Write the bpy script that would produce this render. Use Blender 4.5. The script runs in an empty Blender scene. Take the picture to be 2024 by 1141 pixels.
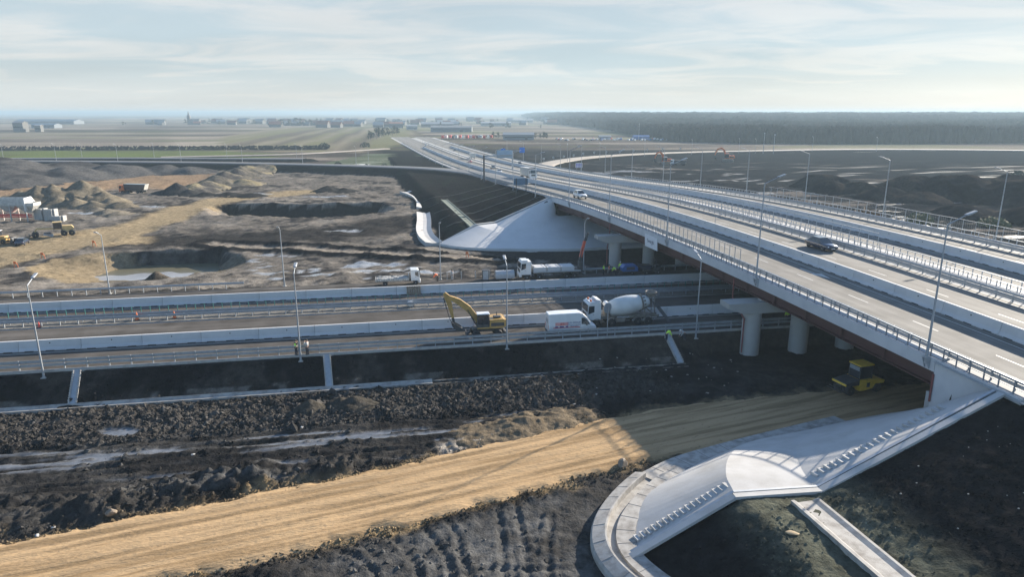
# ---- look of the picture
SUN_E, SKY_E, EXPOSURE = 5.0, .09, 1.5
CLOUD_C, GAP_C = (2.92, 2.98, 2.96), (2.15, 2.54, 2.74); CLOUD_X, CLOUD_Y = 3.1, 1.7
HAZE_D, HAZE_G, HAZE_C, HZ_LOW = 3.0e-4, .15, (.42, .555, .655, 1), 8
import bpy, bmesh, math, random
import numpy as np
from mathutils import Vector, Matrix
R = math.radians
random.seed(7)
SC = bpy.context.scene
COL = SC.collection

# ------------------------------------------------------------------ helpers
def tag(o, label=None, cat=None, group=None, kind=None):
    if label: o['label'] = label
    if cat: o['category'] = cat
    if group: o['group'] = group
    if kind: o['kind'] = kind
    return o

def empty(name, loc=(0, 0, 0), rz=0.0, label=None, cat=None, group=None, rot=None):
    o = bpy.data.objects.new(name, None)
    o.empty_display_size = 0.3
    o.location = loc
    o.rotation_euler = rot if rot else (0, 0, rz)
    COL.objects.link(o)
    return tag(o, label, cat, group)

def copy_tree(o, parent=None):
    c = o.copy()
    COL.objects.link(c)
    if parent is not None:
        c.parent = parent
    for ch in list(o.children):
        copy_tree(ch, c)
    return c

class MB:
    """collects shapes and links them as ONE mesh object"""
    def __init__(s):
        s.v, s.f, s.m, s.sm = [], [], [], []
    def add(s, verts, faces, mi=0, smooth=False):
        b = len(s.v)
        s.v += [tuple(p) for p in verts]
        for f in faces:
            s.f.append(tuple(i + b for i in f)); s.m.append(mi); s.sm.append(smooth)
    def box(s, c, d, mi=0, M=None, bev=0.0):
        x, y, z = d[0] / 2, d[1] / 2, d[2] / 2
        if bev > 0:
            b = min(bev, x * .9, y * .9, z * .9)
            vs = []; 
            for sx in (-1, 1):
                for sy in (-1, 1):
                    for sz in (-1, 1):
                        vs += [(sx * (x - b), sy * (y - b), sz * z), (sx * (x - b), sy * y, sz * (z - b)), (sx * x, sy * (y - b), sz * (z - b))]
            bm = bmesh.new()
            for p in vs: bm.verts.new(p)
            bmesh.ops.convex_hull(bm, input=bm.verts)
            bm.verts.index_update()
            pts = [Vector(p.co) for p in bm.verts]
            fs = [[q.index for q in f.verts] for f in bm.faces]
            bm.free()
        else:
            pts = [Vector((i * x, j * y, k * z)) for i in (-1, 1) for j in (-1, 1) for k in (-1, 1)]
            fs = [(0, 1, 3, 2), (4, 6, 7, 5), (0, 4, 5, 1), (2, 3, 7, 6), (0, 2, 6, 4), (1, 5, 7, 3)]
        c = Vector(c)
        pts = [(M @ p if M else p) + c for p in pts]
        s.add(pts, fs, mi)
    def tube(s, p, q, r0, r1=None, n=8, mi=0, caps=True, smooth=True):
        p, q = Vector(p), Vector(q); r1 = r0 if r1 is None else r1
        d = (q - p).normalized()
        a = d.orthogonal().normalized(); b = d.cross(a)
        vs = []
        for c, r in ((p, r0), (q, r1)):
            for i in range(n):
                t = 2 * math.pi * i / n
                vs.append(c + (a * math.cos(t) + b * math.sin(t)) * r)
        s.add(vs, [(i, (i + 1) % n, n + (i + 1) % n, n + i) for i in range(n)], mi, smooth)
        if caps:
            s.add(vs, [tuple(range(n))[::-1], tuple(range(n, 2 * n))], mi)
    def pipe(s, pts, r, n=6, mi=0):
        for a, b in zip(pts, pts[1:]): s.tube(a, b, r, r, n, mi)
    def beam(s, p, q, w, h, mi=0, up=(0, 0, 1)):
        p, q = Vector(p), Vector(q)
        d = (q - p); L = d.length; d.normalize()
        side = d.cross(Vector(up))
        if side.length < 1e-4: side = d.orthogonal()
        side.normalize(); u = side.cross(d)
        M = Matrix((d, side, u)).transposed()
        s.box((p + q) / 2, (L, w, h), mi, M)
    def prism(s, prof, x0, x1, mi=0, axis='x', M=None):
        """prof: closed polygon of (a,b); extruded along axis. x: (a->y,b->z); y: (a->x,b->z); z: (a->x,b->y)"""
        f = {'x': lambda t, a, b: (t, a, b), 'y': lambda t, a, b: (a, t, b), 'z': lambda t, a, b: (a, b, t)}[axis]
        n = len(prof)
        vs = [Vector(f(x0, a, b)) for a, b in prof] + [Vector(f(x1, a, b)) for a, b in prof]
        if M: vs = [M @ p for p in vs]
        s.add(vs, [(i, (i + 1) % n, n + (i + 1) % n, n + i) for i in range(n)] + [tuple(range(n))[::-1], tuple(range(n, 2 * n))], mi)
    def sweep(s, rings, closed=True, mi=0, caps=True, smooth=False):
        n = len(rings[0]); vs = [p for r in rings for p in r]; fs = []
        for k in range(len(rings) - 1):
            for i in range(n if closed else n - 1):
                j = (i + 1) % n
                fs.append((k * n + i, k * n + j, (k + 1) * n + j, (k + 1) * n + i))
        if closed and caps:
            fs += [tuple(range(n))[::-1], tuple((len(rings) - 1) * n + i for i in range(n))]
        s.add(vs, fs, mi, smooth)
    def lathe(s, prof, n=16, M=None, mi=0, smooth=True):
        """prof: (r, z) list, round the z axis"""
        vs = []
        for r, z in prof:
            for i in range(n):
                t = 2 * math.pi * i / n
                p = Vector((r * math.cos(t), r * math.sin(t), z))
                vs.append(M @ p if M else p)
        fs = [(k * n + i, k * n + (i + 1) % n, (k + 1) * n + (i + 1) % n, (k + 1) * n + i) for k in range(len(prof) - 1) for i in range(n)]
        s.add(vs, fs, mi, smooth)
        if prof[0][0] > 1e-4: s.add(vs[:n], [tuple(range(n))[::-1]], mi)
        if prof[-1][0] > 1e-4: s.add(vs[-n:], [tuple(range(n))], mi)
    def build(s, name, mats, parent=None, recalc=True):
        me = bpy.data.meshes.new(name)
        me.from_pydata([tuple(p) for p in s.v], [], s.f)
        mats = mats if isinstance(mats, (list, tuple)) else [mats]
        for m in mats: me.materials.append(m)
        me.polygons.foreach_set('material_index', s.m)
        me.polygons.foreach_set('use_smooth', s.sm)
        if recalc:
            bm = bmesh.new(); bm.from_mesh(me)
            bmesh.ops.recalc_face_normals(bm, faces=bm.faces)
            bm.to_mesh(me); bm.free()
        me.update()
        o = bpy.data.objects.new(name, me); COL.objects.link(o)
        if parent: o.parent = parent
        return o

# ------------------------------------------------------------------ noise (numpy)
def _hash(ix, iy, seed):
    h = (ix.astype(np.int64) * 374761393 + iy.astype(np.int64) * 668265263 + seed * 974711) & 0xFFFFFFFF
    h = ((h ^ (h >> 13)) * 1274126177) & 0xFFFFFFFF
    h = h ^ (h >> 16)
    return (h & 0xFFFF) / 65535.0
def vnoise(x, y, seed=0):
    ix, iy = np.floor(x), np.floor(y)
    fx, fy = x - ix, y - iy
    fx = fx * fx * fx * (fx * (fx * 6 - 15) + 10); fy = fy * fy * fy * (fy * (fy * 6 - 15) + 10)
    a = _hash(ix, iy, seed); b = _hash(ix + 1, iy, seed); c = _hash(ix, iy + 1, seed); d = _hash(ix + 1, iy + 1, seed)
    return (a * (1 - fx) + b * fx) * (1 - fy) + (c * (1 - fx) + d * fx) * fy
def fbm(x, y, octv=4, seed=0, gain=.5):
    s = 0; a = 1.; t = 0
    for k in range(octv):
        ca, sa = math.cos(k * .9 + .3), math.sin(k * .9 + .3)
        s = s + a * (vnoise(x * ca - y * sa + 17.3 * k, x * sa + y * ca - 9.1 * k, seed + k) - .5) * 2; t += a
        a *= gain; x = x * 2.03; y = y * 2.03
    return s / t
def sstep(a, b, x):
    t = np.clip((x - a) / (b - a), 0, 1); return t * t * (3 - 2 * t)
def dist_poly(x, y, pts, closed=False):
    d = np.full(np.shape(x), 1e9); n = len(pts)
    for i in range(n if closed else n - 1):
        ax, ay = pts[i]; bx, by = pts[(i + 1) % n]
        ex, ey = bx - ax, by - ay; L = ex * ex + ey * ey + 1e-9
        t = np.clip(((x - ax) * ex + (y - ay) * ey) / L, 0, 1)
        d = np.minimum(d, np.hypot(x - ax - t * ex, y - ay - t * ey))
    return d
def inside(x, y, pts):
    r = np.zeros(np.shape(x), bool); n = len(pts)
    for i in range(n):
        ax, ay = pts[i]; bx, by = pts[(i + 1) % n]
        if ay == by: continue
        c = ((ay > y) != (by > y)) & (x < (bx - ax) * (y - ay) / (by - ay) + ax)
        r ^= c
    return r
def sdist(x, y, pts):
    d = dist_poly(x, y, pts, True)
    return np.where(inside(x, y, pts), -d, d)
def smooth_path(pts, step):
    """Catmull-Rom through the points, resampled"""
    P = [Vector(p) for p in pts]; P = [2 * P[0] - P[1]] + P + [2 * P[-1] - P[-2]]
    out = []
    for i in range(1, len(P) - 2):
        a, b, c, d = P[i - 1:i + 3]
        n = max(2, int((c - b).length / step))
        for k in range(n):
            t = k / n
            out.append(.5 * ((2 * b) + (c - a) * t + (2 * a - 5 * b + 4 * c - d) * t * t + (3 * b - a - 3 * c + d) * t ** 3))
    out.append(P[-2].copy())
    return out

# ------------------------------------------------------------------ materials
def _mat(name):
    m = bpy.data.materials.new(name); m.use_nodes = True
    nt = m.node_tree; b = nt.nodes['Principled BSDF']
    return m, nt, b
def mat(name, col, rough=.6, metal=0.0, var=.12, scale=3.0, bump=0.0, bscale=None, spec=.5, emit=None, coat=0.0):
    m, nt, b = _mat(name)
    b.inputs['Roughness'].default_value = rough; b.inputs['Metallic'].default_value = metal
    b.inputs['Specular IOR Level'].default_value = spec; b.inputs['Coat Weight'].default_value = coat
    tc = nt.nodes.new('ShaderNodeTexCoord')
    nz = nt.nodes.new('ShaderNodeTexNoise'); nz.inputs['Scale'].default_value = scale; nz.inputs['Detail'].default_value = 6
    nt.links.new(tc.outputs['Object'], nz.inputs['Vector'])
    mp = nt.nodes.new('ShaderNodeMapRange')
    mp.inputs['From Min'].default_value = .3; mp.inputs['From Max'].default_value = .7
    mp.inputs['To Min'].default_value = 1 - var; mp.inputs['To Max'].default_value = 1 + var
    nt.links.new(nz.outputs['Fac'], mp.inputs['Value'])
    mx = nt.nodes.new('ShaderNodeVectorMath'); mx.operation = 'SCALE'
    mx.inputs[0].default_value = col[:3]
    nt.links.new(mp.outputs['Result'], mx.inputs['Scale'])
    nt.links.new(mx.outputs['Vector'], b.inputs['Base Color'])
    if bump:
        n2 = nt.nodes.new('ShaderNodeTexNoise'); n2.inputs['Scale'].default_value = bscale or scale * 4; n2.inputs['Detail'].default_value = 4
        nt.links.new(tc.outputs['Object'], n2.inputs['Vector'])
        bp = nt.nodes.new('ShaderNodeBump'); bp.inputs['Strength'].default_value = bump; bp.inputs['Distance'].default_value = .03
        nt.links.new(n2.outputs['Fac'], bp.inputs['Height']); nt.links.new(bp.outputs['Normal'], b.inputs['Normal'])
    if emit:
        b.inputs['Emission Color'].default_value = (*emit[:3], 1); b.inputs['Emission Strength'].default_value = emit[3]
    return m

def soil_mat(name):
    """colour from the per-vertex soil map (albedo; alpha = wetness), broken up by noise and bumped"""
    m, nt, b = _mat(name); N = nt.nodes; L = nt.links
    at = N.new('ShaderNodeAttribute'); at.attribute_name = 'soil'
    tc = N.new('ShaderNodeTexCoord')
    n1 = N.new('ShaderNodeTexNoise'); n1.inputs['Scale'].default_value = 1.1; n1.inputs['Detail'].default_value = 8; n1.inputs['Roughness'].default_value = .7
    L.new(tc.outputs['Object'], n1.inputs['Vector'])
    mp = N.new('ShaderNodeMapRange'); mp.inputs['From Min'].default_value = .3; mp.inputs['From Max'].default_value = .72
    mp.inputs['To Min'].default_value = .5; mp.inputs['To Max'].default_value = 1.65
    L.new(n1.outputs['Fac'], mp.inputs['Value'])
    sc = N.new('ShaderNodeVectorMath'); sc.operation = 'SCALE'
    L.new(at.outputs['Color'], sc.inputs[0]); L.new(mp.outputs['Result'], sc.inputs['Scale'])
    L.new(sc.outputs['Vector'], b.inputs['Base Color'])
    rr = N.new('ShaderNodeMapRange'); rr.inputs['To Min'].default_value = .9; rr.inputs['To Max'].default_value = .12
    L.new(at.outputs['Alpha'], rr.inputs['Value']); L.new(rr.outputs['Result'], b.inputs['Roughness'])
    sp = N.new('ShaderNodeMapRange'); sp.inputs['To Min'].default_value = 0; sp.inputs['To Max'].default_value = .5
    L.new(at.outputs['Alpha'], sp.inputs['Value']); L.new(sp.outputs['Result'], b.inputs['Specular IOR Level'])
    n2 = N.new('ShaderNodeTexNoise'); n2.inputs['Scale'].default_value = 3.5; n2.inputs['Detail'].default_value = 7; n2.inputs['Roughness'].default_value = .65
    L.new(tc.outputs['Object'], n2.inputs['Vector'])
    inv = N.new('ShaderNodeMath'); inv.operation = 'SUBTRACT'; inv.inputs[0].default_value = 1.0
    L.new(at.outputs['Alpha'], inv.inputs[1])
    mul = N.new('ShaderNodeMath'); mul.operation = 'MULTIPLY'; L.new(inv.outputs[0], mul.inputs[0]); mul.inputs[1].default_value = .8
    bp = N.new('ShaderNodeBump'); bp.inputs['Distance'].default_value = .22
    L.new(mul.outputs[0], bp.inputs['Strength']); L.new(n2.outputs['Fac'], bp.inputs['Height']); L.new(bp.outputs['Normal'], b.inputs['Normal'])
    return m

def asphalt_mat(name, col, along, streak=.25, spec=.4, rough=.6):
    """paving with wear streaks running along the road direction"""
    m, nt, b = _mat(name); N = nt.nodes; L = nt.links
    b.inputs['Roughness'].default_value = rough; b.inputs['Specular IOR Level'].default_value = spec
    tc = N.new('ShaderNodeTexCoord')
    mpn = N.new('ShaderNodeMapping'); mpn.inputs['Rotation'].default_value = (0, 0, -along)
    L.new(tc.outputs['Object'], mpn.inputs['Vector'])
    m2 = N.new('ShaderNodeMapping'); m2.inputs['Scale'].default_value = (.015, .9, 1)
    L.new(mpn.outputs['Vector'], m2.inputs['Vector'])
    n1 = N.new('ShaderNodeTexNoise'); n1.inputs['Scale'].default_value = 1.0; n1.inputs['Detail'].default_value = 5
    L.new(m2.outputs['Vector'], n1.inputs['Vector'])
    n2 = N.new('ShaderNodeTexNoise'); n2.inputs['Scale'].default_value = .35; n2.inputs['Detail'].default_value = 7
    L.new(tc.outputs['Object'], n2.inputs['Vector'])
    ad = N.new('ShaderNodeMath'); ad.operation = 'ADD'; L.new(n1.outputs['Fac'], ad.inputs[0]); L.new(n2.outputs['Fac'], ad.inputs[1])
    mp = N.new('ShaderNodeMapRange'); mp.inputs['From Min'].default_value = .65; mp.inputs['From Max'].default_value = 1.35
    mp.inputs['To Min'].default_value = 1 - streak; mp.inputs['To Max'].default_value = 1 + streak
    L.new(ad.outputs[0], mp.inputs['Value'])
    sc = N.new('ShaderNodeVectorMath'); sc.operation = 'SCALE'; sc.inputs[0].default_value = col
    L.new(mp.outputs['Result'], sc.inputs['Scale']); L.new(sc.outputs['Vector'], b.inputs['Base Color'])
    n3 = N.new('ShaderNodeTexNoise'); n3.inputs['Scale'].default_value = 25; L.new(tc.outputs['Object'], n3.inputs['Vector'])
    bp = N.new('ShaderNodeBump'); bp.inputs['Strength'].default_value = .15; bp.inputs['Distance'].default_value = .02
    L.new(n3.outputs['Fac'], bp.inputs['Height']); L.new(bp.outputs['Normal'], b.inputs['Normal'])
    return m

def stain_mat(name, col, dark, rough=.8, scale=.8, amount=.5):
    """concrete with blotches, streaks and grime"""
    m, nt, b = _mat(name); N = nt.nodes; L = nt.links
    b.inputs['Roughness'].default_value = rough; b.inputs['Specular IOR Level'].default_value = .25
    tc = N.new('ShaderNodeTexCoord')
    n1 = N.new('ShaderNodeTexNoise'); n1.inputs['Scale'].default_value = scale; n1.inputs['Detail'].default_value = 9; n1.inputs['Roughness'].default_value = .62
    L.new(tc.outputs['Object'], n1.inputs['Vector'])
    mp = N.new('ShaderNodeMapRange'); mp.inputs['From Min'].default_value = .42; mp.inputs['From Max'].default_value = .72
    mp.inputs['To Max'].default_value = amount
    L.new(n1.outputs['Fac'], mp.inputs['Value'])
    mx = N.new('ShaderNodeMix'); mx.data_type = 'RGBA'
    mx.inputs['A'].default_value = (*col, 1); mx.inputs['B'].default_value = (*dark, 1)
    L.new(mp.outputs['Result'], mx.inputs['Factor']); L.new(mx.outputs['Result'], b.inputs['Base Color'])
    n2 = N.new('ShaderNodeTexNoise'); n2.inputs['Scale'].default_value = 9; n2.inputs['Detail'].default_value = 5
    L.new(tc.outputs['Object'], n2.inputs['Vector'])
    bp = N.new('ShaderNodeBump'); bp.inputs['Strength'].default_value = .2; bp.inputs['Distance'].default_value = .03
    L.new(n2.outputs['Fac'], bp.inputs['Height']); L.new(bp.outputs['Normal'], b.inputs['Normal'])
    return m

A_MW = R(10.4)                       # direction of the lower motorway
A_OV = math.atan2(.9735, -.2288)     # direction of the overpass road
M = {}
M['soil'] = soil_mat('soil')
M['asphalt_overpass'] = asphalt_mat('asphalt_overpass', (.178, .169, .153), A_OV, .32, spec=.08, rough=.8)
M['asphalt_motorway'] = asphalt_mat('asphalt_motorway', (.088, .081, .074), A_MW, .42, spec=0, rough=.85)
M['barrier'] = stain_mat('barrier_concrete', (.52, .52, .52), (.38, .39, .40), scale=.5, amount=.6)
M['barrier_dark'] = mat('barrier_recess', (.03, .03, .032))
M['concrete'] = stain_mat('concrete', (.36, .355, .34), (.30, .29, .27), scale=.6, amount=.6)
M['concrete_pale'] = stain_mat('concrete_pale', (.425, .42, .41), (.27, .255, .23), scale=.5, amount=.5)
M['concrete_drain'] = stain_mat('concrete_drain', (.36, .345, .32), (.16, .145, .13), scale=1.2, amount=.9)
M['kerb'] = stain_mat('kerb_concrete', (.40, .385, .36), (.22, .20, .18), scale=1.5, amount=.6)
M['paint'] = mat('road_paint', (.36, .36, .345), rough=.6, var=.12, scale=2)
M['steel'] = mat('galvanised_steel', (.30, .325, .35), rough=.5, metal=.35, var=.12, scale=2)
M['steel_dull'] = mat('dull_steel', (.36, .38, .40), rough=.55, metal=.3, var=.12)
M['rail_dark'] = mat('railing_steel', (.22, .235, .255), rough=.5, metal=.3, var=.12)
M['girder'] = mat('red_brown_paint', (.070, .027, .025), rough=.55, var=.12, scale=.6)
M['red_pipe'] = mat('red_pipe_paint', (.19, .05, .045), rough=.5)
M['green_post'] = mat('green_post_paint', (.03, .15, .13), rough=.5)
M['black'] = mat('black_rubber', (.022, .022, .024), rough=.8)
M['darkgrey'] = mat('dark_grey_metal', (.05, .052, .055), rough=.6, var=.25)
M['glass'] = mat('dark_glass', (.025, .032, .04), rough=.08, var=.05, spec=.8)
M['white'] = mat('white_paint', (.62, .62, .61), rough=.32, var=.06, scale=1.5, coat=.3)
M['white_dirty'] = mat('dirty_white_paint', (.42, .41, .385), rough=.5, var=.22, scale=1.6)
M['yellow'] = mat('yellow_machine_paint', (.40, .245, .075), rough=.45, var=.18, scale=1.4)
M['yellow_dull'] = mat('dusty_yellow_paint', (.50, .36, .16), rough=.6, var=.25, scale=1.4)
M['orange'] = mat('orange_paint', (.62, .15, .04), rough=.5, var=.2)
M['red'] = mat('red_paint', (.52, .05, .04), rough=.45, var=.12)
M['crane_red'] = mat('crane_red_paint', (.50, .075, .04), rough=.45, var=.15)
M['blue'] = mat('blue_paint', (.03, .10, .28), rough=.45, var=.12)
M['sign_blue'] = mat('sign_blue', (.02, .16, .55), rough=.4, var=.05)
M['navy'] = mat('dark_blue_car_paint', (.018, .026, .05), rough=.22, var=.05, coat=.8)
M['silver'] = mat('silver_trim', (.6, .61, .62), rough=.25, metal=.8, var=.05)
M['lamp_glass'] = mat('lamp_glass', (.75, .77, .8), rough=.15, var=.04)
M['tail'] = mat('tail_light', (.4, .02, .02), rough=.25, var=.05)
M['drum'] = mat('mixer_drum_paint', (.52, .53, .52), rough=.4, var=.12, scale=.9)
M['mud'] = mat('muddy_metal', (.16, .145, .125), rough=.8, var=.35, scale=2.5)
M['skin'] = mat('skin', (.42, .26, .19), rough=.6, var=.08)
M['hair'] = mat('dark_hair', (.03, .025, .02), rough=.7)
M['vest'] = mat('hi_vis_yellow', (.58, .92, .08), rough=.7, var=.1)
M['vest_orange'] = mat('hi_vis_orange', (.85, .16, .04), rough=.7, var=.1)
M['reflective'] = mat('reflective_tape', (.75, .77, .75), rough=.3, var=.05)
M['dark_cloth'] = mat('dark_work_cloth', (.025, .03, .045), rough=.85, var=.2)
M['grey_cloth'] = mat('pale_grey_cloth', (.45, .45, .44), rough=.85, var=.15)
M['hardhat'] = mat('white_hard_hat', (.75, .75, .72), rough=.35, var=.05)
M['wood'] = mat('weathered_timber', (.20, .16, .12), rough=.85, var=.3, scale=4)
M['fabric'] = mat('banner_fabric', (.62, .63, .64), rough=.7, var=.08)

# ------------------------------------------------------------------ local frames
EA = (.9836, .1805); NA = (-.1805, .9836)         # lower motorway: along t, across o
US = (-.2288, .9735); WS = (.9735, .2288)         # overpass: along s, across w
def MW(t, o, z): return Vector((EA[0] * t + NA[0] * o, EA[1] * t + NA[1] * o, z))
def OV(s, w, z): return Vector((28.34 + US[0] * s + WS[0] * w, 80 + US[1] * s + WS[1] * w, z))
_S = (np.array([-60, 30, 46, 60, 78, 90, 110, 126, 140, 154, 168, 188, 206, 228, 255, 285, 315, 350, 383, 450, 520, 1300]) - 80) / .9735
_Z = np.array([5.0, 7.75, 8.45, 8.98, 9.5, 9.75, 9.92, 9.86, 9.66, 9.28, 8.78, 7.95, 7.1, 6.2, 5.2, 4.3, 3.55, 2.75, 2.25, 1.75, 1.6, 1.6])
_sf = np.linspace(_S[0], _S[-1], 4000); _zf = np.interp(_sf, _S, _Z)
_k = np.ones(25) / 25; _zf[60:-60] = np.convolve(np.pad(_zf, 12, 'edge'), _k, 'valid')[60:-60]
def ZR(s): return np.interp(s, _sf, _zf)
def OVZ(s, w, dz=0.0): return OV(s, w, float(ZR(s)) + dz)
Z0 = 2.5                                            # lower motorway surface
S_A, S_B = -28.0, 83.0                              # bridge ends

RAMP_L = [(-420, 352, 4.2), (-340, 358, 4.0), (-267, 361, 4.0), (-212, 357, 4.0), (-156, 350, 4.0), (-101, 336, 4.1), (-54, 316, 4.4), (-30, 297, 4.8), (-14, 272, 5.3), (-5, 243, 6.0), (2.5, 212, 7.1)]
RAMP_R = [(16, 300, 3.6), (14, 330, 2.8), (22, 372, 2.4), (48, 420, 2.3), (97, 462, 2.2), (156, 488, 2.2), (258, 512, 2.2), (364, 500, 2.2), (520, 470, 2.2), (800, 420, 2.2)]
SIDE_ROAD = [(-330, 400, 2.6), (-240, 407, 2.6), (-180, 403, 2.6), (-120, 400, 2.6)]
HAUL_NEAR = [(-62, 28.5), (-50, 32.0), (-37, 35.4), (-26, 39.7), (-15, 44.2), (-6, 48.2), (4, 53.2), (12.5, 57.0), (22, 60.2), (33, 62.5), (46, 64.8), (62, 67), (90, 70)]
HAUL_FAR = [(-128, 118), (-112, 127), (-102, 135), (-95, 146), (-92, 157), (-92, 172), (-95, 190), (-96, 206), (-92, 221), (-84, 234), (-72, 244)]
TRACK_TAN = [(-64, 143.5), (-47.6, 139.5), (-31.9, 135.3), (-15, 130.8), (-3, 127.5)]
POND = [(-78.1, 124.7), (-77.2, 133.3), (-70.2, 135.7), (-60.5, 137.1), (-56.5, 128.0), (-58.2, 124.7), (-63.8, 121.5), (-70.3, 119.5)]
PIT = [(-87, 209), (-70, 209), (-57, 209.5), (-47, 212), (-41, 213.5), (-44, 201), (-56, 195), (-76, 198)]
ramp_l = smooth_path(RAMP_L, 4); ramp_r = smooth_path(RAMP_R, 6); side_road = smooth_path(SIDE_ROAD, 8)
haul_near = [(p.x, p.y) for p in smooth_path([(a, b, 0) for a, b in HAUL_NEAR], 1.0)]
haul_far = [(p.x, p.y) for p in smooth_path([(a, b, 0) for a, b in HAUL_FAR], 2.0)]

def path_emb(x, y, path, half, slope):
    """height of a road embankment along a 3-D polyline"""
    out = np.full(np.shape(x), -50.0)
    for a, b in zip(path, path[1:]):
        ex, ey = b.x - a.x, b.y - a.y; L = ex * ex + ey * ey + 1e-9
        t = np.clip(((x - a.x) * ex + (y - a.y) * ey) / L, 0, 1)
        d = np.hypot(x - a.x - t * ex, y - a.y - t * ey)
        z = a.z + (b.z - a.z) * t - .25 - np.maximum(0, d - half) * slope
        out = np.maximum(out, z)
    return out

RX_L = ramp_l[::3] + [ramp_l[-1]]; RX_R = ramp_r[::3] + [ramp_r[-1]]; RX_S = side_road
def emb_profile(w, zr):
    """side slope of the overpass embankment, with a berm"""
    w = -w
    top = zr - .3
    berm = np.minimum(3.3, top)
    z = np.where(w < .6, top, top + (berm - top) * np.clip((w - .6) / 15.9, 0, 1))
    z = np.where(w > 21.5, berm - (w - 21.5) * .40, z)
    return z

def height(x, y, detail=True):
    """terrain height; returns z, and masks used for colouring"""
    t = x * EA[0] + y * EA[1]; o = x * NA[0] + y * NA[1]
    s = (x - 28.34) * US[0] + (y - 80) * US[1]; w = (x - 28.34) * WS[0] + (y - 80) * WS[1]
    far = sstep(106, 112, o)
    base = 1.0 * far + 0.0
    base = base + far * sstep(300, 700, y) * .6
    rough = np.where(o < 74, 1.0, np.where(o < 107, 0.0, 1.0))
    # rolling plain far off
    base = base + sstep(700, 3000, y) * (fbm(x / 900, y / 900, 3, 5) * 3 + 1.5)
    # rising ground under the forest
    fr = sstep(0, 1, (x - 150 - (y - 620) * -.04) / 120) * sstep(620, 1900, y) * 13
    base = base + fr
    # lower motorway bank
    toe = np.interp(t, [34, 39], [70.3, 73.4]); toe2 = 73.9
    bank = np.interp(np.clip((o - toe) / np.maximum(toe2 - toe, .3), 0, 1), [0, 1], [0.15, 2.32])
    tail = np.where(o > 106.6, 2.3 - (o - 106.6) * .26, 2.32)
    mwz = np.where(o < toe, -9, np.where(o < toe2, bank, tail))
    mwb = (o >= toe) & (o < toe2)
    z = np.maximum(base, mwz)
    z = np.where((o > toe2) & (o < 106.8), 2.3, z)
    # worksite pits on the far left
    d = sdist(x, y, POND); ang = np.arctan2(y - 128, x + 67)
    k = np.interp(ang, [-3.1416, -2.4, -1.5, -.6, 0, .5, 1.0, 2.2, 2.75, 3.1416], [.26, .25, .28, .30, .42, .75, 3.2, 3.2, .5, .26])
    pz = np.where(d < 0, -2.3, -1.7 + d * k)
    d2 = sdist(x, y, PIT); ang2 = np.arctan2(y - 204, (x + 63) * .35)
    k2 = np.interp(ang2, [-3.1416, -1.6, -.3, .35, .7, 2.4, 2.8, 3.1416], [.55, .30, .45, .9, 3.0, 3.0, .9, .55])
    pz2 = np.where(d2 < 0, -3.4, -3.4 + d2 * k2)
    pit = np.minimum(pz, pz2)
    pitmask = pit < z
    leftside = (o > 107) & (x < 0)
    z = np.where(leftside, np.minimum(z, pit), z)
    # overpass embankments
    zr = ZR(s)
    prof = np.where(w < -.6, emb_profile(w, zr), np.where(w > 47, zr - .3 - (w - 47) * .5, zr - .32))
    qn = s + 33.6 - np.clip(-w, 0, 40) * -.05            # beyond the near end of the fill
    qn = np.where(w > 0, s + 30.5, qn + .5)
    near = prof - np.maximum(0, qn) * np.where(w > 0, 3.2, 1.1)
    qf = -(s - 83.0 + np.clip(-w, 0, 40) * .42)
    qf = np.where(w > 0, 83.5 - s, qf)
    farm = prof - np.maximum(0, qf) * 1.1
    emb = np.where(s < 27, near, farm)
    embm = emb > z
    on_mw = (o > toe2) & (o < 106.8)
    z = np.where(on_mw, z, np.maximum(z, emb))
    e2 = path_emb(x, y, RX_L, 6.2, .5)
    e3 = path_emb(x, y, RX_R, 6.5, .35)
    e4 = path_emb(x, y, RX_S, 5.0, .35)
    for e in (e2, e3, e4):
        ee = np.where(on_mw, -50, e); embm = embm | (ee > z); z = np.maximum(z, ee)
    flat_ov = (w > -.6) & (w < 47) & ((s < -28) | (s > 83))
    # roads stay smooth
    dn = dist_poly(x, y, haul_near[::4] + [haul_near[-1]])
    df = dist_poly(x, y, HAUL_FAR)
    dt = dist_poly(x, y, TRACK_TAN)
    info = dict(t=t, o=o, s=s, w=w, bank=mwb, emb=embm & ~on_mw, pit=pitmask & leftside, pd=d, pd2=d2, dn=dn, df=df, dt=dt, on_mw=on_mw, flat=flat_ov, rampd=np.minimum(e2, 99))
    if not detail: return z, info
    quiet = np.minimum(sstep(3.8, 5.0, dn), 1) * np.minimum(sstep(2, 6, df) * .85 + .15, 1)
    quiet = np.where(flat_ov | on_mw, 0, quiet)
    ramps = np.maximum(np.maximum(e2, e3), e4) > z - .05
    quiet = np.where(ramps & (np.abs(z - np.maximum(np.maximum(e2, e3), e4)) < .05), quiet * .3, quiet)
    nearf = (o < 74)
    # clods and ruts in the near mud
    clod = np.abs(fbm(x / 1.5, y / 1.5, 4, 3)) * .30 + np.abs(fbm(x / .62, y / .62, 3, 9)) * .34 + fbm(x / .42, y / .42, 2, 13) * .10
    rowm = sstep(60.5, 62.5, o) * (1 - sstep(68.3, 69.2, o)) * (1 - sstep(22, 34, t))
    rut = np.sin((o * 1.0 + fbm(t / 14, o / 5, 3, 21) * 1.6) * 4.3) * .06 + fbm(t / 5, o / .5, 4, 23) * .14
    rutm = sstep(49, 51, o) * (1 - sstep(60, 62, o)) * sstep(4.5, 8, dn)
    gm = ((o < 52) & (dn > 4))
    mudamp = np.where(mwb, .30, .50 + .55 * rowm)
    mudamp = np.where(embm, .34, mudamp)
    dz = np.where(nearf, clod * mudamp - .1 + rut * rutm * 1.2 + fbm(x / 6, y / 6, 3, 31) * .18, 0)
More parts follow.
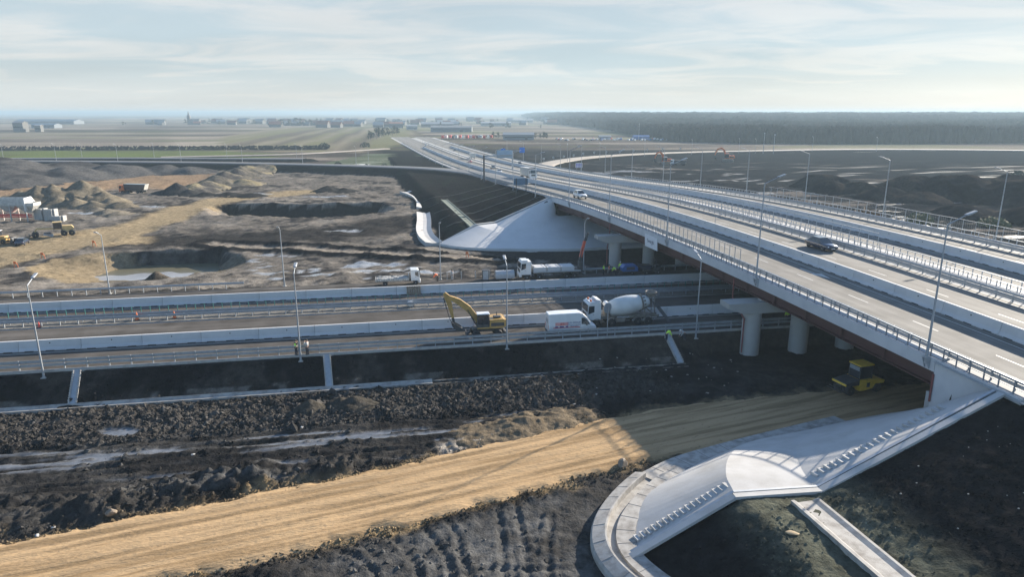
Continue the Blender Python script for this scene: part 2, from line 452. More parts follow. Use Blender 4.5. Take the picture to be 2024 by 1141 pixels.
    # shoulder of the near dirt road: loose clods and a dark heap row on its far side
    side = (x + 6) * -.415 + (y - 48.2) * .91
    heap = sstep(4.3, 5.2, dn) * (1 - sstep(6.0, 8.5, dn)) * np.where(side > 0, 1, .45)
    heaprow = heap * (np.clip(fbm(x / 2.4, y / 2.4, 3, 51) + .25, 0, 1) * .7 + np.abs(fbm(x / .7, y / .7, 3, 53)) * .5) * (x < -13)
    dz = dz + np.where(nearf & ~embm & ~mwb, heaprow + heap * np.abs(fbm(x / .8, y / .8, 3, 57)) * .5, 0)
    # second row of dumped clods
    hr = dist_poly(x, y, [(-37, 45), (-32.4, 45.2), (-28.2, 46.6), (-24.4, 48.4), (-20.5, 50.2)])
    dz = dz + np.where(nearf, (1 - sstep(.4, 2.4, hr)) * (.38 + .5 * fbm(x / 1.6, y / 1.6, 3, 61) + .7 * np.abs(fbm(x / .6, y / .6, 3, 63))), 0)
    # tyre ruts fanning off the dirt road at the bottom
    for pl in (((-8.0, 35.8), (-8.9, 38.0), (-10.6, 39.6), (-13.0, 40.6)), ((-5.6, 35.8), (-6.0, 38.2), (-7.6, 40.6), (-10.0, 42.2)), ((-3.6, 36.6), (-4.2, 39.0), (-5.4, 41.2), (-6.9, 43.4)), ((-2.2, 36), (-3.4, 39.6), (-3.9, 42), (-5.2, 44.2)), ((1.2, 34), (.9, 40), (.2, 45.8)), ((-.5, 34), (-.6, 40), (-1.0, 45.2)), ((2.4, 34), (2.4, 40), (2.9, 44)), ((-6, 36.4), (-1, 38.2), (3.6, 38.0))):
        dd = dist_poly(x, y, list(pl)); lug = fbm(x / .5, y / .5, 2, 241) * .06
        dz = dz + np.where(nearf, np.exp(-((dd - .42) / .15) ** 2) * .10 - np.exp(-(dd / .32) ** 2) * (.09 + lug), 0)
    dz = np.where(nearf, dz, fbm(x / 9, y / 9, 5, 71) * .55 * (1 - sstep(330, 420, y)) + np.abs(fbm(x / 2.6, y / 2.6, 4, 77)) * .75 * (1 - sstep(250, 330, y)))
    rside = (w > 46) & ~nearf
    dz = np.where(rside, dz * 1.0 + fbm(x / 26, y / 26, 4, 81) * 1.3 * (1 - sstep(420, 520, y)) * sstep(48, 70, w), dz)
    # spoil ridge in front of the tan track
    dz = dz + np.where(~nearf & (np.abs(dt - 3.4) < 1.6), (1.6 - np.abs(dt - 3.4)) * .4, 0) * (dt < 8)
    # puddles lie flat in the hollows
    streak = fbm(t / 9, o / .7, 4, 131)
    rutz = nearf * sstep(47, 50, o) * (1 - sstep(59.5, 61.5, o)) * sstep(4.5, 7, dn)
    pud = rutz * sstep(.24, .40, streak + fbm(x / 30, y / 30, 4, 111) * .25 - dz * .9) * (x < 2)
    pd1 = np.exp(-(((x + 36) / 2.6) ** 2 + ((y - 57.6) / 1.1) ** 2) * 1.3) + .35 * fbm(x / 1.8, y / 1.8, 4, 121)
    pud = np.maximum(pud, nearf * sstep(.42, .55, pd1))
    info['pud'] = pud; info['rutz'] = rutz; info['streak'] = streak
    dz = dz * (1 - pud) + pud * -.06
    dz = dz * quiet
    dz = np.where(embm & ~nearf, dz * .35, dz)
    conef = ~nearf & (s < 84) & (s > 52) & (w > -33) & (w < 46) & (np.hypot(x - 9, (y - 160)) < 34)
    dz = np.where(conef, np.minimum(dz, 0) - .15, dz)
    z2 = z + dz
    z2 = np.where(d < -.5, np.minimum(z2, -2.0), z2)
    # puddles: flatten the hollows
    return z2, info

SOIL_DARK = np.array([.0145, .014, .0145]); SOIL_MUD = np.array([.038, .036, .034]); SOIL_GREY = np.array([.080, .079, .077])
SOIL_TAN = np.array([.28, .205, .115]); SOIL_PALE = np.array([.19, .17, .145]); SOIL_ORANGE = np.array([.215, .15, .095])
FIELD = np.array([.16, .138, .115]); GREEN = np.array([.085, .10, .04]); FIELD_DARK = np.array([.06, .052, .046])
def mixc(c, col, m): 
    m = np.clip(m, 0, 1)[..., None]; return c * (1 - m) + col * m
def soil_colour(x, y, z, I):
    o, w, s, t = I['o'], I['w'], I['s'], I['t']
    n1 = fbm(x / 7, y / 7, 5, 101); n2 = fbm(x / 30, y / 30, 4, 111); n3 = fbm(x / 1.8, y / 1.8, 4, 121)
    c = np.zeros(x.shape + (3,)) + SOIL_MUD
    wet = np.zeros(x.shape)
    near = o < 74
    # --- near ground
    c = mixc(c, SOIL_DARK, sstep(-.25, .35, n1 + n3 * .5) * .85 * near)
    c = mixc(c, np.array([.060, .055, .050]), near * sstep(60.5, 63, o) * (1 - sstep(68, 70, o)) * (1 - sstep(15, 30, t)) * (.55 + n3 * .4))
    gm = near * (1 - sstep(-1, 3, (x - 5.5) + (y - 45) * .2)) * sstep(4.6, 6.4, I['dn']) * (((x + 6) * -.415 + (y - 48.2) * .91) < 0)
    c = mixc(c, SOIL_GREY * 1.1, gm * np.clip(.55 + n3 * .7 + n1 * .6, 0, 1) * sstep(-16, -8, x))
    streak, rutz = I['streak'], I['rutz']
    c = mixc(c, SOIL_GREY * 1.05, rutz * sstep(.0, .55, streak) * .8 * (x < 3))
    pud = I['pud']
    wet = np.maximum(wet, pud)
    c = mixc(c, np.array([.11, .11, .112]), pud * .9)
    c = mixc(c, SOIL_TAN * .8, near * (1 - sstep(3.6, 5.6, I['dn'] + n3 * 1.6)) * .85)
    pale = dist_poly(x, y, [(-5.5, 54.4), (-2.2, 55.9)])
    c = mixc(c, SOIL_PALE * 1.3, near * (1 - sstep(.5, 1.6, pale + n3 * 1.0)))
    # --- far worksite on the left
    L = (o > 106.8) & (w < 10)
    ring = inside(x, y, [(-420, 345), (-260, 352), (-150, 340), (-60, 312), (-20, 270), (-5, 225), (0, 165), (-12, 140), (20, 118), (-70, 100), (-150, 90), (-420, 60)])
    wl = (L & ring).astype(float)
    c = mixc(c, np.array([.128, .114, .098]), wl)
    c = mixc(c, SOIL_DARK * 1.9, wl * sstep(.10, .40, n1 * .8 + n2 * .55 + n3 * .75 + fbm(x / .9 , y / .9, 2, 127) * .3) * .9)
    c = mixc(c, SOIL_PALE * 1.05, wl * sstep(.12, .42, -n1 + .5 * n2) * .8)
    strip = dist_poly(x, y, [(-82, 150), (-62, 152), (-40, 156), (-30, 172)])
    c = mixc(c, SOIL_DARK * 1.15, wl * (1 - sstep(6, 13, strip + n1 * 9)) * .85)
    orng = sdist(x, y, [(-230, 235), (-200, 262), (-192, 300), (-178, 316), (-134, 316), (-118, 268), (-116, 250), (-141, 250), (-165, 228)])
    c = mixc(c, SOIL_ORANGE, wl * (1 - sstep(-6, 8, orng + n2 * 12)) * .95)
    c = mixc(c, SOIL_TAN * np.array([.86, .92, 1.02]), wl * (1 - sstep(5.2, 8.0, I['df'] + n1 * 2.2)))
    fork = sdist(x, y, [(-94, 122), (-90, 138), (-80, 147), (-82, 152), (-100, 165), (-112, 140), (-125, 120)])
    c = mixc(c, SOIL_TAN * np.array([.86, .92, 1.02]), wl * (1 - sstep(-1, 2.5, fork + n1 * 2)))
    c = mixc(c, np.array([.22, .19, .155]), (o > 106.8) * (1 - sstep(1.1, 1.9, I['dt'] + n3 * .5)) * (w < 8))
    c = mixc(c, SOIL_DARK, wl * sstep(1.7, 2.3, I['dt']) * (1 - sstep(4.6, 5.6, I['dt'])) * .95)
    # pond bowl: sandy left slope, back wall painted dark for its shade, khaki shallows
    pd = I['pd']; ang = np.arctan2(y - 128, x + 67)
    bowl = wl * I['pit']
    c = mixc(c, np.array([.19, .15, .095]), bowl * (pd < 30) * ((ang > 2.5) | (ang < -1.9)) * .9)
    c = mixc(c, SOIL_DARK * 1.5, bowl * (pd < 30) * ((ang > .5) & (ang < 2.4)) * (.8 + n3 * .3))
    c = mixc(c, np.array([.13, .11, .08]), bowl * (pd < 30) * ((ang < .5) & (ang > -1.9)) * .8)
    pd2 = I['pd2']
    c = mixc(c, np.array([.20, .17, .135]), bowl * (pd2 < 16) * (y < 203) * (.8 + n3 * .3))  # front slope of the long pit painted pale for the sun on it
    c = mixc(c, SOIL_DARK * 1.2, bowl * (pd2 < 10) * (y > 208) * (pd2 > -.5))  # back wall of the long pit painted dark as its shaded face
    wp = wl * ((fbm(x / 5, y / 2.5, 4, 141) + .25 * n3) > .27) * inside(x, y, [(-54, 118), (-50, 134), (-27, 128), (-10, 118), (-34, 110)])
    c = mixc(c, np.array([.26, .26, .255]), wp * .9); wet = np.maximum(wet, wp * .9)
    for px_, py_, rx_, ry_ in ((-121, 214, 5, 2.0), (-108, 204, 4, 1.5), (-88, 237, 6, 1.8), (-64, 230, 9, 1.2), (-40, 160, 5, 1.6), (-118, 189, 5, 1.4), (-150, 243, 6, 1.4)):
        e = ((x - px_) / rx_) ** 2 + ((y - py_) / ry_) ** 2 + n3 * .6
        m_ = wl * (1 - sstep(.6, 1.1, e)); wet = np.maximum(wet, m_ * .85); c = mixc(c, np.array([.24, .24, .235]), m_)
    # --- right of the overpass
    Rm = ((w > 44) & (o > 106.8) & (y < 560)).astype(float)
    c = mixc(c, np.array([.019, .021, .024]), Rm * .95)
    c = mixc(c, np.array([.055, .05, .046]), Rm * sstep(.12, .5, n1 + .3 * n2) * (1 - sstep(60, 130, w)) * .9)
    st2 = fbm(x / 40 + y / 90, y / 5, 4, 151)
    c = mixc(c, np.array([.16, .14, .12]), Rm * sstep(.36, .48, st2) * sstep(52, 64, w) * (1 - sstep(340, 420, y)) * .8)
    wr = Rm * sstep(.44, .52, fbm(x / 22, y / 4, 4, 161)) * sstep(55, 70, w) * (1 - sstep(330, 380, y))
    wet = np.maximum(wet, wr * .55); c = mixc(c, np.array([.16, .165, .17]), wr * .7)
    # --- embankments
    em = I['emb'] & ~I['flat']
    c = mixc(c, SOIL_DARK * .92, em * .96)
    c = mixc(c, np.array([.105, .107, .080]), em * (y < 60) * (w < 0) * sstep(-24.5, -20.5, w) * (1 - sstep(-16, -12, w)) * (.75 + n3 * .4))  # berm flat painted paler, its sunlit brightness put into the soil colour
    c = mixc(c, np.array([.019, .025, .018]), em * (y > 120) * sstep(0, .5, fbm(s / 14, w / 1.2, 4, 171)) * .5)
    c = mixc(c, SOIL_DARK * .9, I['bank'] * .97); c = mixc(c, np.array([.050, .043, .037]), I['bank'] * sstep(-.05, .45, n3 * .7 + n1 + .25 * fbm(t / 1.2, o / 5, 3, 251) + np.where(t > 5, .18, 0)) * .75)
    c = mixc(c, SOIL_PALE, (I['bank'] & (np.abs(o - 70.6) < .5)) * sstep(-.1, .3, n3) * .5)
    # --- farmland
    Fm = np.where((y > 318) & ~(ring & L) & ~em & (Rm < .5) & (o > 150), 1., 0.)
    Fm = np.where((Rm > .5), sstep(500, 545, y), Fm)
    Fm = np.where(y > 545, 1, Fm)
    strp = fbm(x / 400 + 3, y / 60, 4, 181); st3 = fbm((x * .96 + y * .28) / 260, (y * .96 - x * .28) / 28, 4, 191)
    f = np.zeros_like(c) + FIELD
    f = mixc(f, FIELD_DARK, sstep(.05, .25, strp) * .9); f = mixc(f, np.array([.215, .185, .15]), sstep(.05, .25, -strp))
    # strip fields: each with its own tone
    a_ = np.floor((x * .90 + y * .44) / 85); b_ = np.floor((y * .9 - x * .44) / 420)
    tone = _hash(a_, b_, 77); f = f * (.72 + .62 * tone)[..., None]
    f = mixc(f, GREEN * 1.25, (_hash(a_, b_, 78) > .74) * (x > -320) * (y > 540) * .4)
    f = mixc(f, GREEN, sstep(.10, .34, st3) * np.interp(y, [380, 600, 1500], [.75, .6, .35]))
    fz = inside(x, y, [(-215, 505), (-105, 480), (-98, 560), (-112, 900), (-190, 1250), (-420, 1250), (-330, 800)]) * 1.
    st5 = vnoise((x + y * .152) / 9, y / 900, 211); f = mixc(f, np.array([.19, .165, .12]), fz * .8); f = mixc(f, np.array([.125, .125, .065]), fz * sstep(.45, .65, st5) * .8); f = mixc(f, np.array([.085, .072, .06]), fz * sstep(.62, .8, vnoise((x + y * .152) / 14, y / 900, 213)) * .8)
    gs = inside(x, y, [(-420, 425), (-225, 420), (-150, 430), (-140, 470), (-215, 505), (-420, 520)]) * 1.
    f = mixc(f, np.array([.10, .125, .042]), gs * (.75 + .4 * n2))
    f = mixc(f, FIELD_DARK * .7, ((y > 523 + x * .05) & (y < 537 + x * .05) & (x < -140)) * .9)
    gsl = inside(x, y, [(-105, 385), (-75, 352), (-20, 305), (-15, 330), (-45, 470), (-95, 470)]) * 1.
    f = mixc(f, np.array([.075, .095, .058]), gsl * .8); f = mixc(f, np.array([.17, .19, .145]), gsl * sstep(.15, .4, n1) * .7)
    sn = dist_poly(x, y, [(-118, 378), (-98, 372), (-80, 375)]); f = mixc(f, np.array([.6, .6, .58]), (1 - sstep(1.5, 3.5, sn + n3 * 2)))
    c = c * (1 - Fm[..., None]) + f * Fm[..., None]
    wet = wet * (1 - Fm)
    return np.clip(c, .006, .9), wet

def grid_mesh(name, ts, os_, fz=None):
    T, O = np.meshgrid(ts, os_)
    X = EA[0] * T + NA[0] * O; Y = EA[1] * T + NA[1] * O
    Z, I = height(X, Y)
    C, W = soil_colour(X, Y, Z, I)
    nx, ny = len(ts), len(os_)
    me = bpy.data.meshes.new(name)
    me.vertices.add(nx * ny)
    me.vertices.foreach_set('co', np.stack([X, Y, Z], -1).astype(np.float32).ravel())
    i = (np.arange(ny - 1)[:, None] * nx + np.arange(nx - 1)[None, :]).ravel()
    q = np.stack([i, i + 1, i + nx + 1, i + nx], -1)
    me.loops.add(q.size); me.loops.foreach_set('vertex_index', q.ravel().astype(np.int32))
    me.polygons.add(len(q))
    me.polygons.foreach_set('loop_start', np.arange(0, q.size, 4, dtype=np.int32))
    me.polygons.foreach_set('use_smooth', np.ones(len(q), bool))
    at = me.color_attributes.new('soil', 'FLOAT_COLOR', 'POINT')
    at.data.foreach_set('color', np.concatenate([C, W[..., None]], -1).astype(np.float32).ravel())
    me.materials.append(M['soil']); me.update(); me.validate()
    o = bpy.data.objects.new(name, me); COL.objects.link(o)
    return tag(o, kind='structure')

def grow(a, b, step, k=1.18, n=200):
    """from a to b with growing steps"""
    out = []; d = step; x = a; sg = 1 if b > a else -1
    while (b - x) * sg > 0:
        x += sg * d; d *= k; out.append(min(x, b) if sg > 0 else max(x, b))
    return out
def axis(lo, fine_lo, fine_hi, step, hi, k=1.18):
    f = list(np.arange(fine_lo, fine_hi + 1e-6, step))
    return np.array(sorted(set(np.round(list(reversed(grow(fine_lo, lo, step, k))) + f + grow(fine_hi, hi, step, k), 4))))
FARX = 14000
ts1 = axis(-FARX, -62, 62, .2, FARX, 1.25); os1 = axis(-400, 27, 76, .2, 76, 1.3)
ts2 = axis(-FARX, -300, 130, .9, FARX, 1.12)
os2 = np.concatenate([np.arange(76, 106, 2.0), np.arange(106, 240, .7), np.arange(240, 440, 1.7), [440]])
ts3 = axis(-FARX, -900, 900, 9, FARX, 1.08); os3 = np.array([440] + grow(440, FARX, 4, 1.045))
grid_mesh('ground', ts1, os1); grid_mesh('ground', ts2, os2); grid_mesh('ground', ts3, os3)

def H(x, y):
    z, _ = height(np.array([float(x)]), np.array([float(y)])); return float(z[0])
# ================================================================== roads
def sheet(name, fn, ss, ws, material, kind='structure', parent=None):
    """a paved sheet over parameters ss x ws"""
    vs = [fn(s, w) for s in ss for w in ws]; n = len(ws)
    fs = [(i * n + j, i * n + j + 1, (i + 1) * n + j + 1, (i + 1) * n + j) for i in range(len(ss) - 1) for j in range(n - 1)]
    mb = MB(); mb.add(vs, fs)
    o = mb.build(name, material, parent)
    if kind: tag(o, kind=kind)
    return o
def merge_strips(name, strips, material, kind='structure'):
    mb = MB()
    for fn, ss, ws in strips:
        vs = [fn(s, w) for s in ss for w in ws]; n = len(ws)
        mb.add(vs, [(i * n + j, i * n + j + 1, (i + 1) * n + j + 1, (i + 1) * n + j) for i in range(len(ss) - 1) for j in range(n - 1)])
    o = mb.build(name, material)
    return tag(o, kind=kind) if kind else o
fs_ = lambda a, b, d: list(np.linspace(a, b, max(2, int(abs(b - a) / d) + 1)))
SS = fs_(-62, 230, 4) + fs_(236, 1250, 14)
# overpass carriageways (on the fill and over the bridge decks)
sheet('overpass_road', lambda s, w: OVZ(s, w, .006), SS, [1.75, 10.95, 21.1], M['asphalt_overpass'])
sheet('overpass_road', lambda s, w: OVZ(s, w, .006), SS, [26.4, 33.3, 43.4], M['asphalt_overpass'])
SS_OFF = [[s for s in SS if s < S_A] + [S_A - .1], [S_B + .1] + [s for s in SS if s > S_B]]
merge_strips('verge_strip', [(lambda s, w: OVZ(s, w, .003), SS, [21.1, 26.4])] + [(lambda s, w: OVZ(s, w, .004), q, a) for q in SS_OFF for a in ([-.35, 1.75], [43.4, 46.8])], M['concrete'])
# lower motorway
TT = fs_(-420, 640, 8)
merge_strips('motorway_road', [(lambda t, o: MW(t, o, Z0), TT, a) for a in ([74.3, 90.3], [93.2, 106.4])], M['asphalt_motorway'])
merge_strips('median_strip', [(lambda t, o: MW(t, o, Z0 - .01), TT, [90.3, 93.2])], mat('median_gravel', (.14, .13, .115), rough=.9, var=.3, scale=3, bump=.5))
# painted lines
mk = []
def solid(fn, ss, c, wd, z): mk.append((lambda s, w, z=z, fn=fn: fn(s, w, z), ss, [c - wd / 2, c + wd / 2]))
for o_, wd in ((90.0, .22), (97.4, .22), (80.2, .2), (99.6, .2), (81.9, .18)):
    solid(lambda t, o, z: MW(t, o, Z0 + z), TT, o_, wd, .005)
for w_ in (9.6, 20.3, 2.2, 12.0, 32.0, 35.0, 42.6, 27.2):
    solid(lambda s, w, z: OVZ(s, w, z), SS, w_, .15, .011)
for w_ in (6.1, 16.2, 29.6, 38.8):
    for k in range(90):
        s0 = -58 + k * 9.0
        solid(lambda s, w, z: OVZ(s, w, z), [s0, s0 + 3.0], w_, .13, .011)
merge_strips('road_markings', mk, M['paint'])
# painted arrow on the near carriageway of the overpass
ar = MB()
def arow(s0, w0):
    P = [(0, -.13), (0, .13), (3.0, .13), (3.0, -.13)]; Q = [(-2.2, .35), (.2, .95), (.2, .13), (0, .13), (0, -.13), (.2, -.13), (.2, -.55)]
    for poly in (P, Q):
        ar.add([OVZ(s0 + a, w0 + b, .013) for a, b in poly], [tuple(range(len(poly)))])
arow(-1.5, 8.3); arow(52, 8.3)
tag(ar.build('road_markings', M['paint']), kind='structure')

def ribbon(name, path, half, material, dz=.04, n=5, crown=0.0, jitter=0.0, drop=.5, kind='structure'):
    """a road along a 3-D path, flanks dropping into the ground"""
    vs = []; m = n + 2; P = [Vector(p) for p in path]
    for i, p in enumerate(P):
        a, b = P[max(0, i - 1)], P[min(len(P) - 1, i + 1)]
        d = Vector((b.x - a.x, b.y - a.y, 0)).normalized(); r = Vector((d.y, -d.x, 0))
        j = jitter * math.sin(i * 1.7) * math.cos(i * .53)
        ws = [-(half + j) - .5] + list(np.linspace(-(half + j), half + j, n)) + [half + j + .5]
        for k, w in enumerate(ws):
            e = k in (0, m - 1)
            vs.append(p + r * w + Vector((0, 0, dz + crown * (1 - (w / half) ** 2) - (drop if e else 0))))
    mb = MB(); mb.add(vs, [(i * m + j, i * m + j + 1, (i + 1) * m + j + 1, (i + 1) * m + j) for i in range(len(P) - 1) for j in range(m - 1)], 0, True)
    o = mb.build(name, material)
    return tag(o, kind=kind) if kind else o
M['asphalt_ramp'] = asphalt_mat('asphalt_ramp', (.11, .107, .103), 0.0, .15)
M['ramp_dirt'] = mat('ramp_dust', (.28, .245, .205), rough=.9, var=.2, scale=.2)
ribbon('ramp_road', ramp_l, 4.8, M['asphalt_ramp'], .05)
ribbon('ramp_road', ramp_r, 5.2, M['ramp_dirt'], .05)
ribbon('side_road', side_road, 4.2, M['asphalt_ramp'], .05)
ribbon('side_road', smooth_path([(-215, 425, 1.6), (-150, 452, 1.6), (-118, 490, 1.6), (-95, 528, 1.6)], 12), 3.0, M['ramp_dirt'], .5)
# near dirt road: packed tan sand with wheel streaks and dark wet spots
def dirt_mat(name):
    m, nt, b = _mat(name); N = nt.nodes; L = nt.links
    b.inputs['Roughness'].default_value = .95; b.inputs['Specular IOR Level'].default_value = 0
    tc = N.new('ShaderNodeTexCoord')
    m1 = N.new('ShaderNodeMapping'); m1.inputs['Rotation'].default_value = (0, 0, -R(23))
    L.new(tc.outputs['Object'], m1.inputs['Vector'])
    m2 = N.new('ShaderNodeMapping'); m2.inputs['Scale'].default_value = (.09, 1.5, 1); L.new(m1.outputs['Vector'], m2.inputs['Vector'])
    n1 = N.new('ShaderNodeTexNoise'); n1.inputs['Scale'].default_value = 1.0; n1.inputs['Detail'].default_value = 6; L.new(m2.outputs['Vector'], n1.inputs['Vector'])
    m3 = N.new('ShaderNodeMapping'); m3.inputs['Scale'].default_value = (.8, 2.6, 1); L.new(m1.outputs['Vector'], m3.inputs['Vector'])
    n2 = N.new('ShaderNodeTexNoise'); n2.inputs['Scale'].default_value = 2.0; n2.inputs['Detail'].default_value = 8; n2.inputs['Roughness'].default_value = .72; L.new(m3.outputs['Vector'], n2.inputs['Vector'])
    cr = N.new('ShaderNodeValToRGB'); e = cr.color_ramp.elements
    e[0].position = .38; e[0].color = (.245, .168, .093, 1); e[1].position = .57; e[1].color = (.40, .278, .158, 1)
    L.new(n1.outputs['Fac'], cr.inputs['Fac'])
    mp = N.new('ShaderNodeMapRange'); mp.inputs['From Min'].default_value = .58; mp.inputs['From Max'].default_value = .68; mp.inputs['To Max'].default_value = .75
    L.new(n2.outputs['Fac'], mp.inputs['Value'])
    mx = N.new('ShaderNodeMix'); mx.data_type = 'RGBA'; mx.inputs['B'].default_value = (.11, .08, .05, 1)
    L.new(mp.outputs['Result'], mx.inputs['Factor']); L.new(cr.outputs['Color'], mx.inputs['A']); L.new(mx.outputs['Result'], b.inputs['Base Color'])
    wv = N.new('ShaderNodeTexNoise'); wv.inputs['Scale'].default_value = 3.2; wv.inputs['Detail'].default_value = 8
    L.new(m3.outputs['Vector'], wv.inputs['Vector'])
    ad = N.new('ShaderNodeMath'); ad.operation = 'ADD'; L.new(wv.outputs['Fac'], ad.inputs[0]); L.new(n1.outputs['Fac'], ad.inputs[1])
    bp = N.new('ShaderNodeBump'); bp.inputs['Strength'].default_value = .55; bp.inputs['Distance'].default_value = .14
    L.new(ad.outputs[0], bp.inputs['Height']); L.new(bp.outputs['Normal'], b.inputs['Normal'])
    return m
M['dirt_road'] = dirt_mat('dirt_road')
def near_road():
    P = haul_near; vs = []; nn = 45; half = 4.7
    for i, p in enumerate(P):
        a, b = P[max(0, i - 1)], P[min(len(P) - 1, i + 1)]
        d = Vector((b[0] - a[0], b[1] - a[1])).normalized(); r = Vector((d.y, -d.x))
        for k in range(nn):
            u = -1 + 2 * k / (nn - 1)
            w = u * half
            vs.append((p[0] + r.x * w, p[1] + r.y * w, i, u))
    a = np.array(vs); x, y, u = a[:, 0], a[:, 1], a[:, 3]
    edge = np.abs(u) + fbm(x / 1.3, y / 1.3, 4, 201) * .13
    z = .20 + fbm(x / 3, y / 3, 3, 205) * .05 + np.abs(fbm(x / .7, y / .7, 3, 209)) * .03 - sstep(.74, 1.06, edge) * .42
    for c, wd in ((-.52, .05), (-.30, .05), (.12, .05), (.36, .05), (.58, .04)):
        z -= np.exp(-((u - c - fbm(x / 25, y / 25, 2, 217) * .10) / wd) ** 2) * .075
    # track ridges close to the edges
    for c in (-.76, -.71, .74):
        z += np.exp(-((u - c) / .022) ** 2) * .09 * (.4 + .6 * np.sign(np.sin((x * .9 + y * .4) * 9)))
    mb = MB(); mb.add(np.stack([x, y, z], -1).tolist(), [(i * nn + j, i * nn + j + 1, (i + 1) * nn + j + 1, (i + 1) * nn + j) for i in range(len(P) - 1) for j in range(nn - 1)], 0, True)
    tag(mb.build('dirt_road', M['dirt_road']), kind='structure')
haul_near = [(p.x, p.y) for p in smooth_path([(a, b, 0) for a, b in HAUL_NEAR], .35)]
near_road()
# pond in the borrow pit
pm = MB(); pp = [(-84, 116), (-84, 137), (-70, 141), (-54, 140), (-52, 126), (-54, 117)]
pm.add([(a, b, -1.5) for a, b in pp], [tuple(range(6))])
mw_, nt_, b_ = _mat('pond_water'); b_.inputs['Base Color'].default_value = (.12, .108, .068, 1); b_.inputs['Roughness'].default_value = .3; b_.inputs['Specular IOR Level'].default_value = .22
n_ = nt_.nodes.new('ShaderNodeTexNoise'); n_.inputs['Scale'].default_value = .8; bp_ = nt_.nodes.new('ShaderNodeBump'); bp_.inputs['Strength'].default_value = .04
nt_.links.new(n_.outputs['Fac'], bp_.inputs['Height']); nt_.links.new(bp_.outputs['Normal'], b_.inputs['Normal'])
tag(pm.build('pond_water', mw_), kind='structure')
# pale sheet painting the sky reflection on the near half of the pond
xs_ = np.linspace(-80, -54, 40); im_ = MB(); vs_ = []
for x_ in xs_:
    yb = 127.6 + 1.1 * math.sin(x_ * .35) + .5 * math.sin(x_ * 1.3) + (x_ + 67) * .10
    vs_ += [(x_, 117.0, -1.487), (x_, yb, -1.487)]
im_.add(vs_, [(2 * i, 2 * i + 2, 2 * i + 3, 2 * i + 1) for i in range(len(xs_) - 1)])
tag(im_.build('pond_sky_reflection', mat('painted_reflection', (.30, .30, .30), rough=.25, var=.15, scale=.3)), kind='structure')

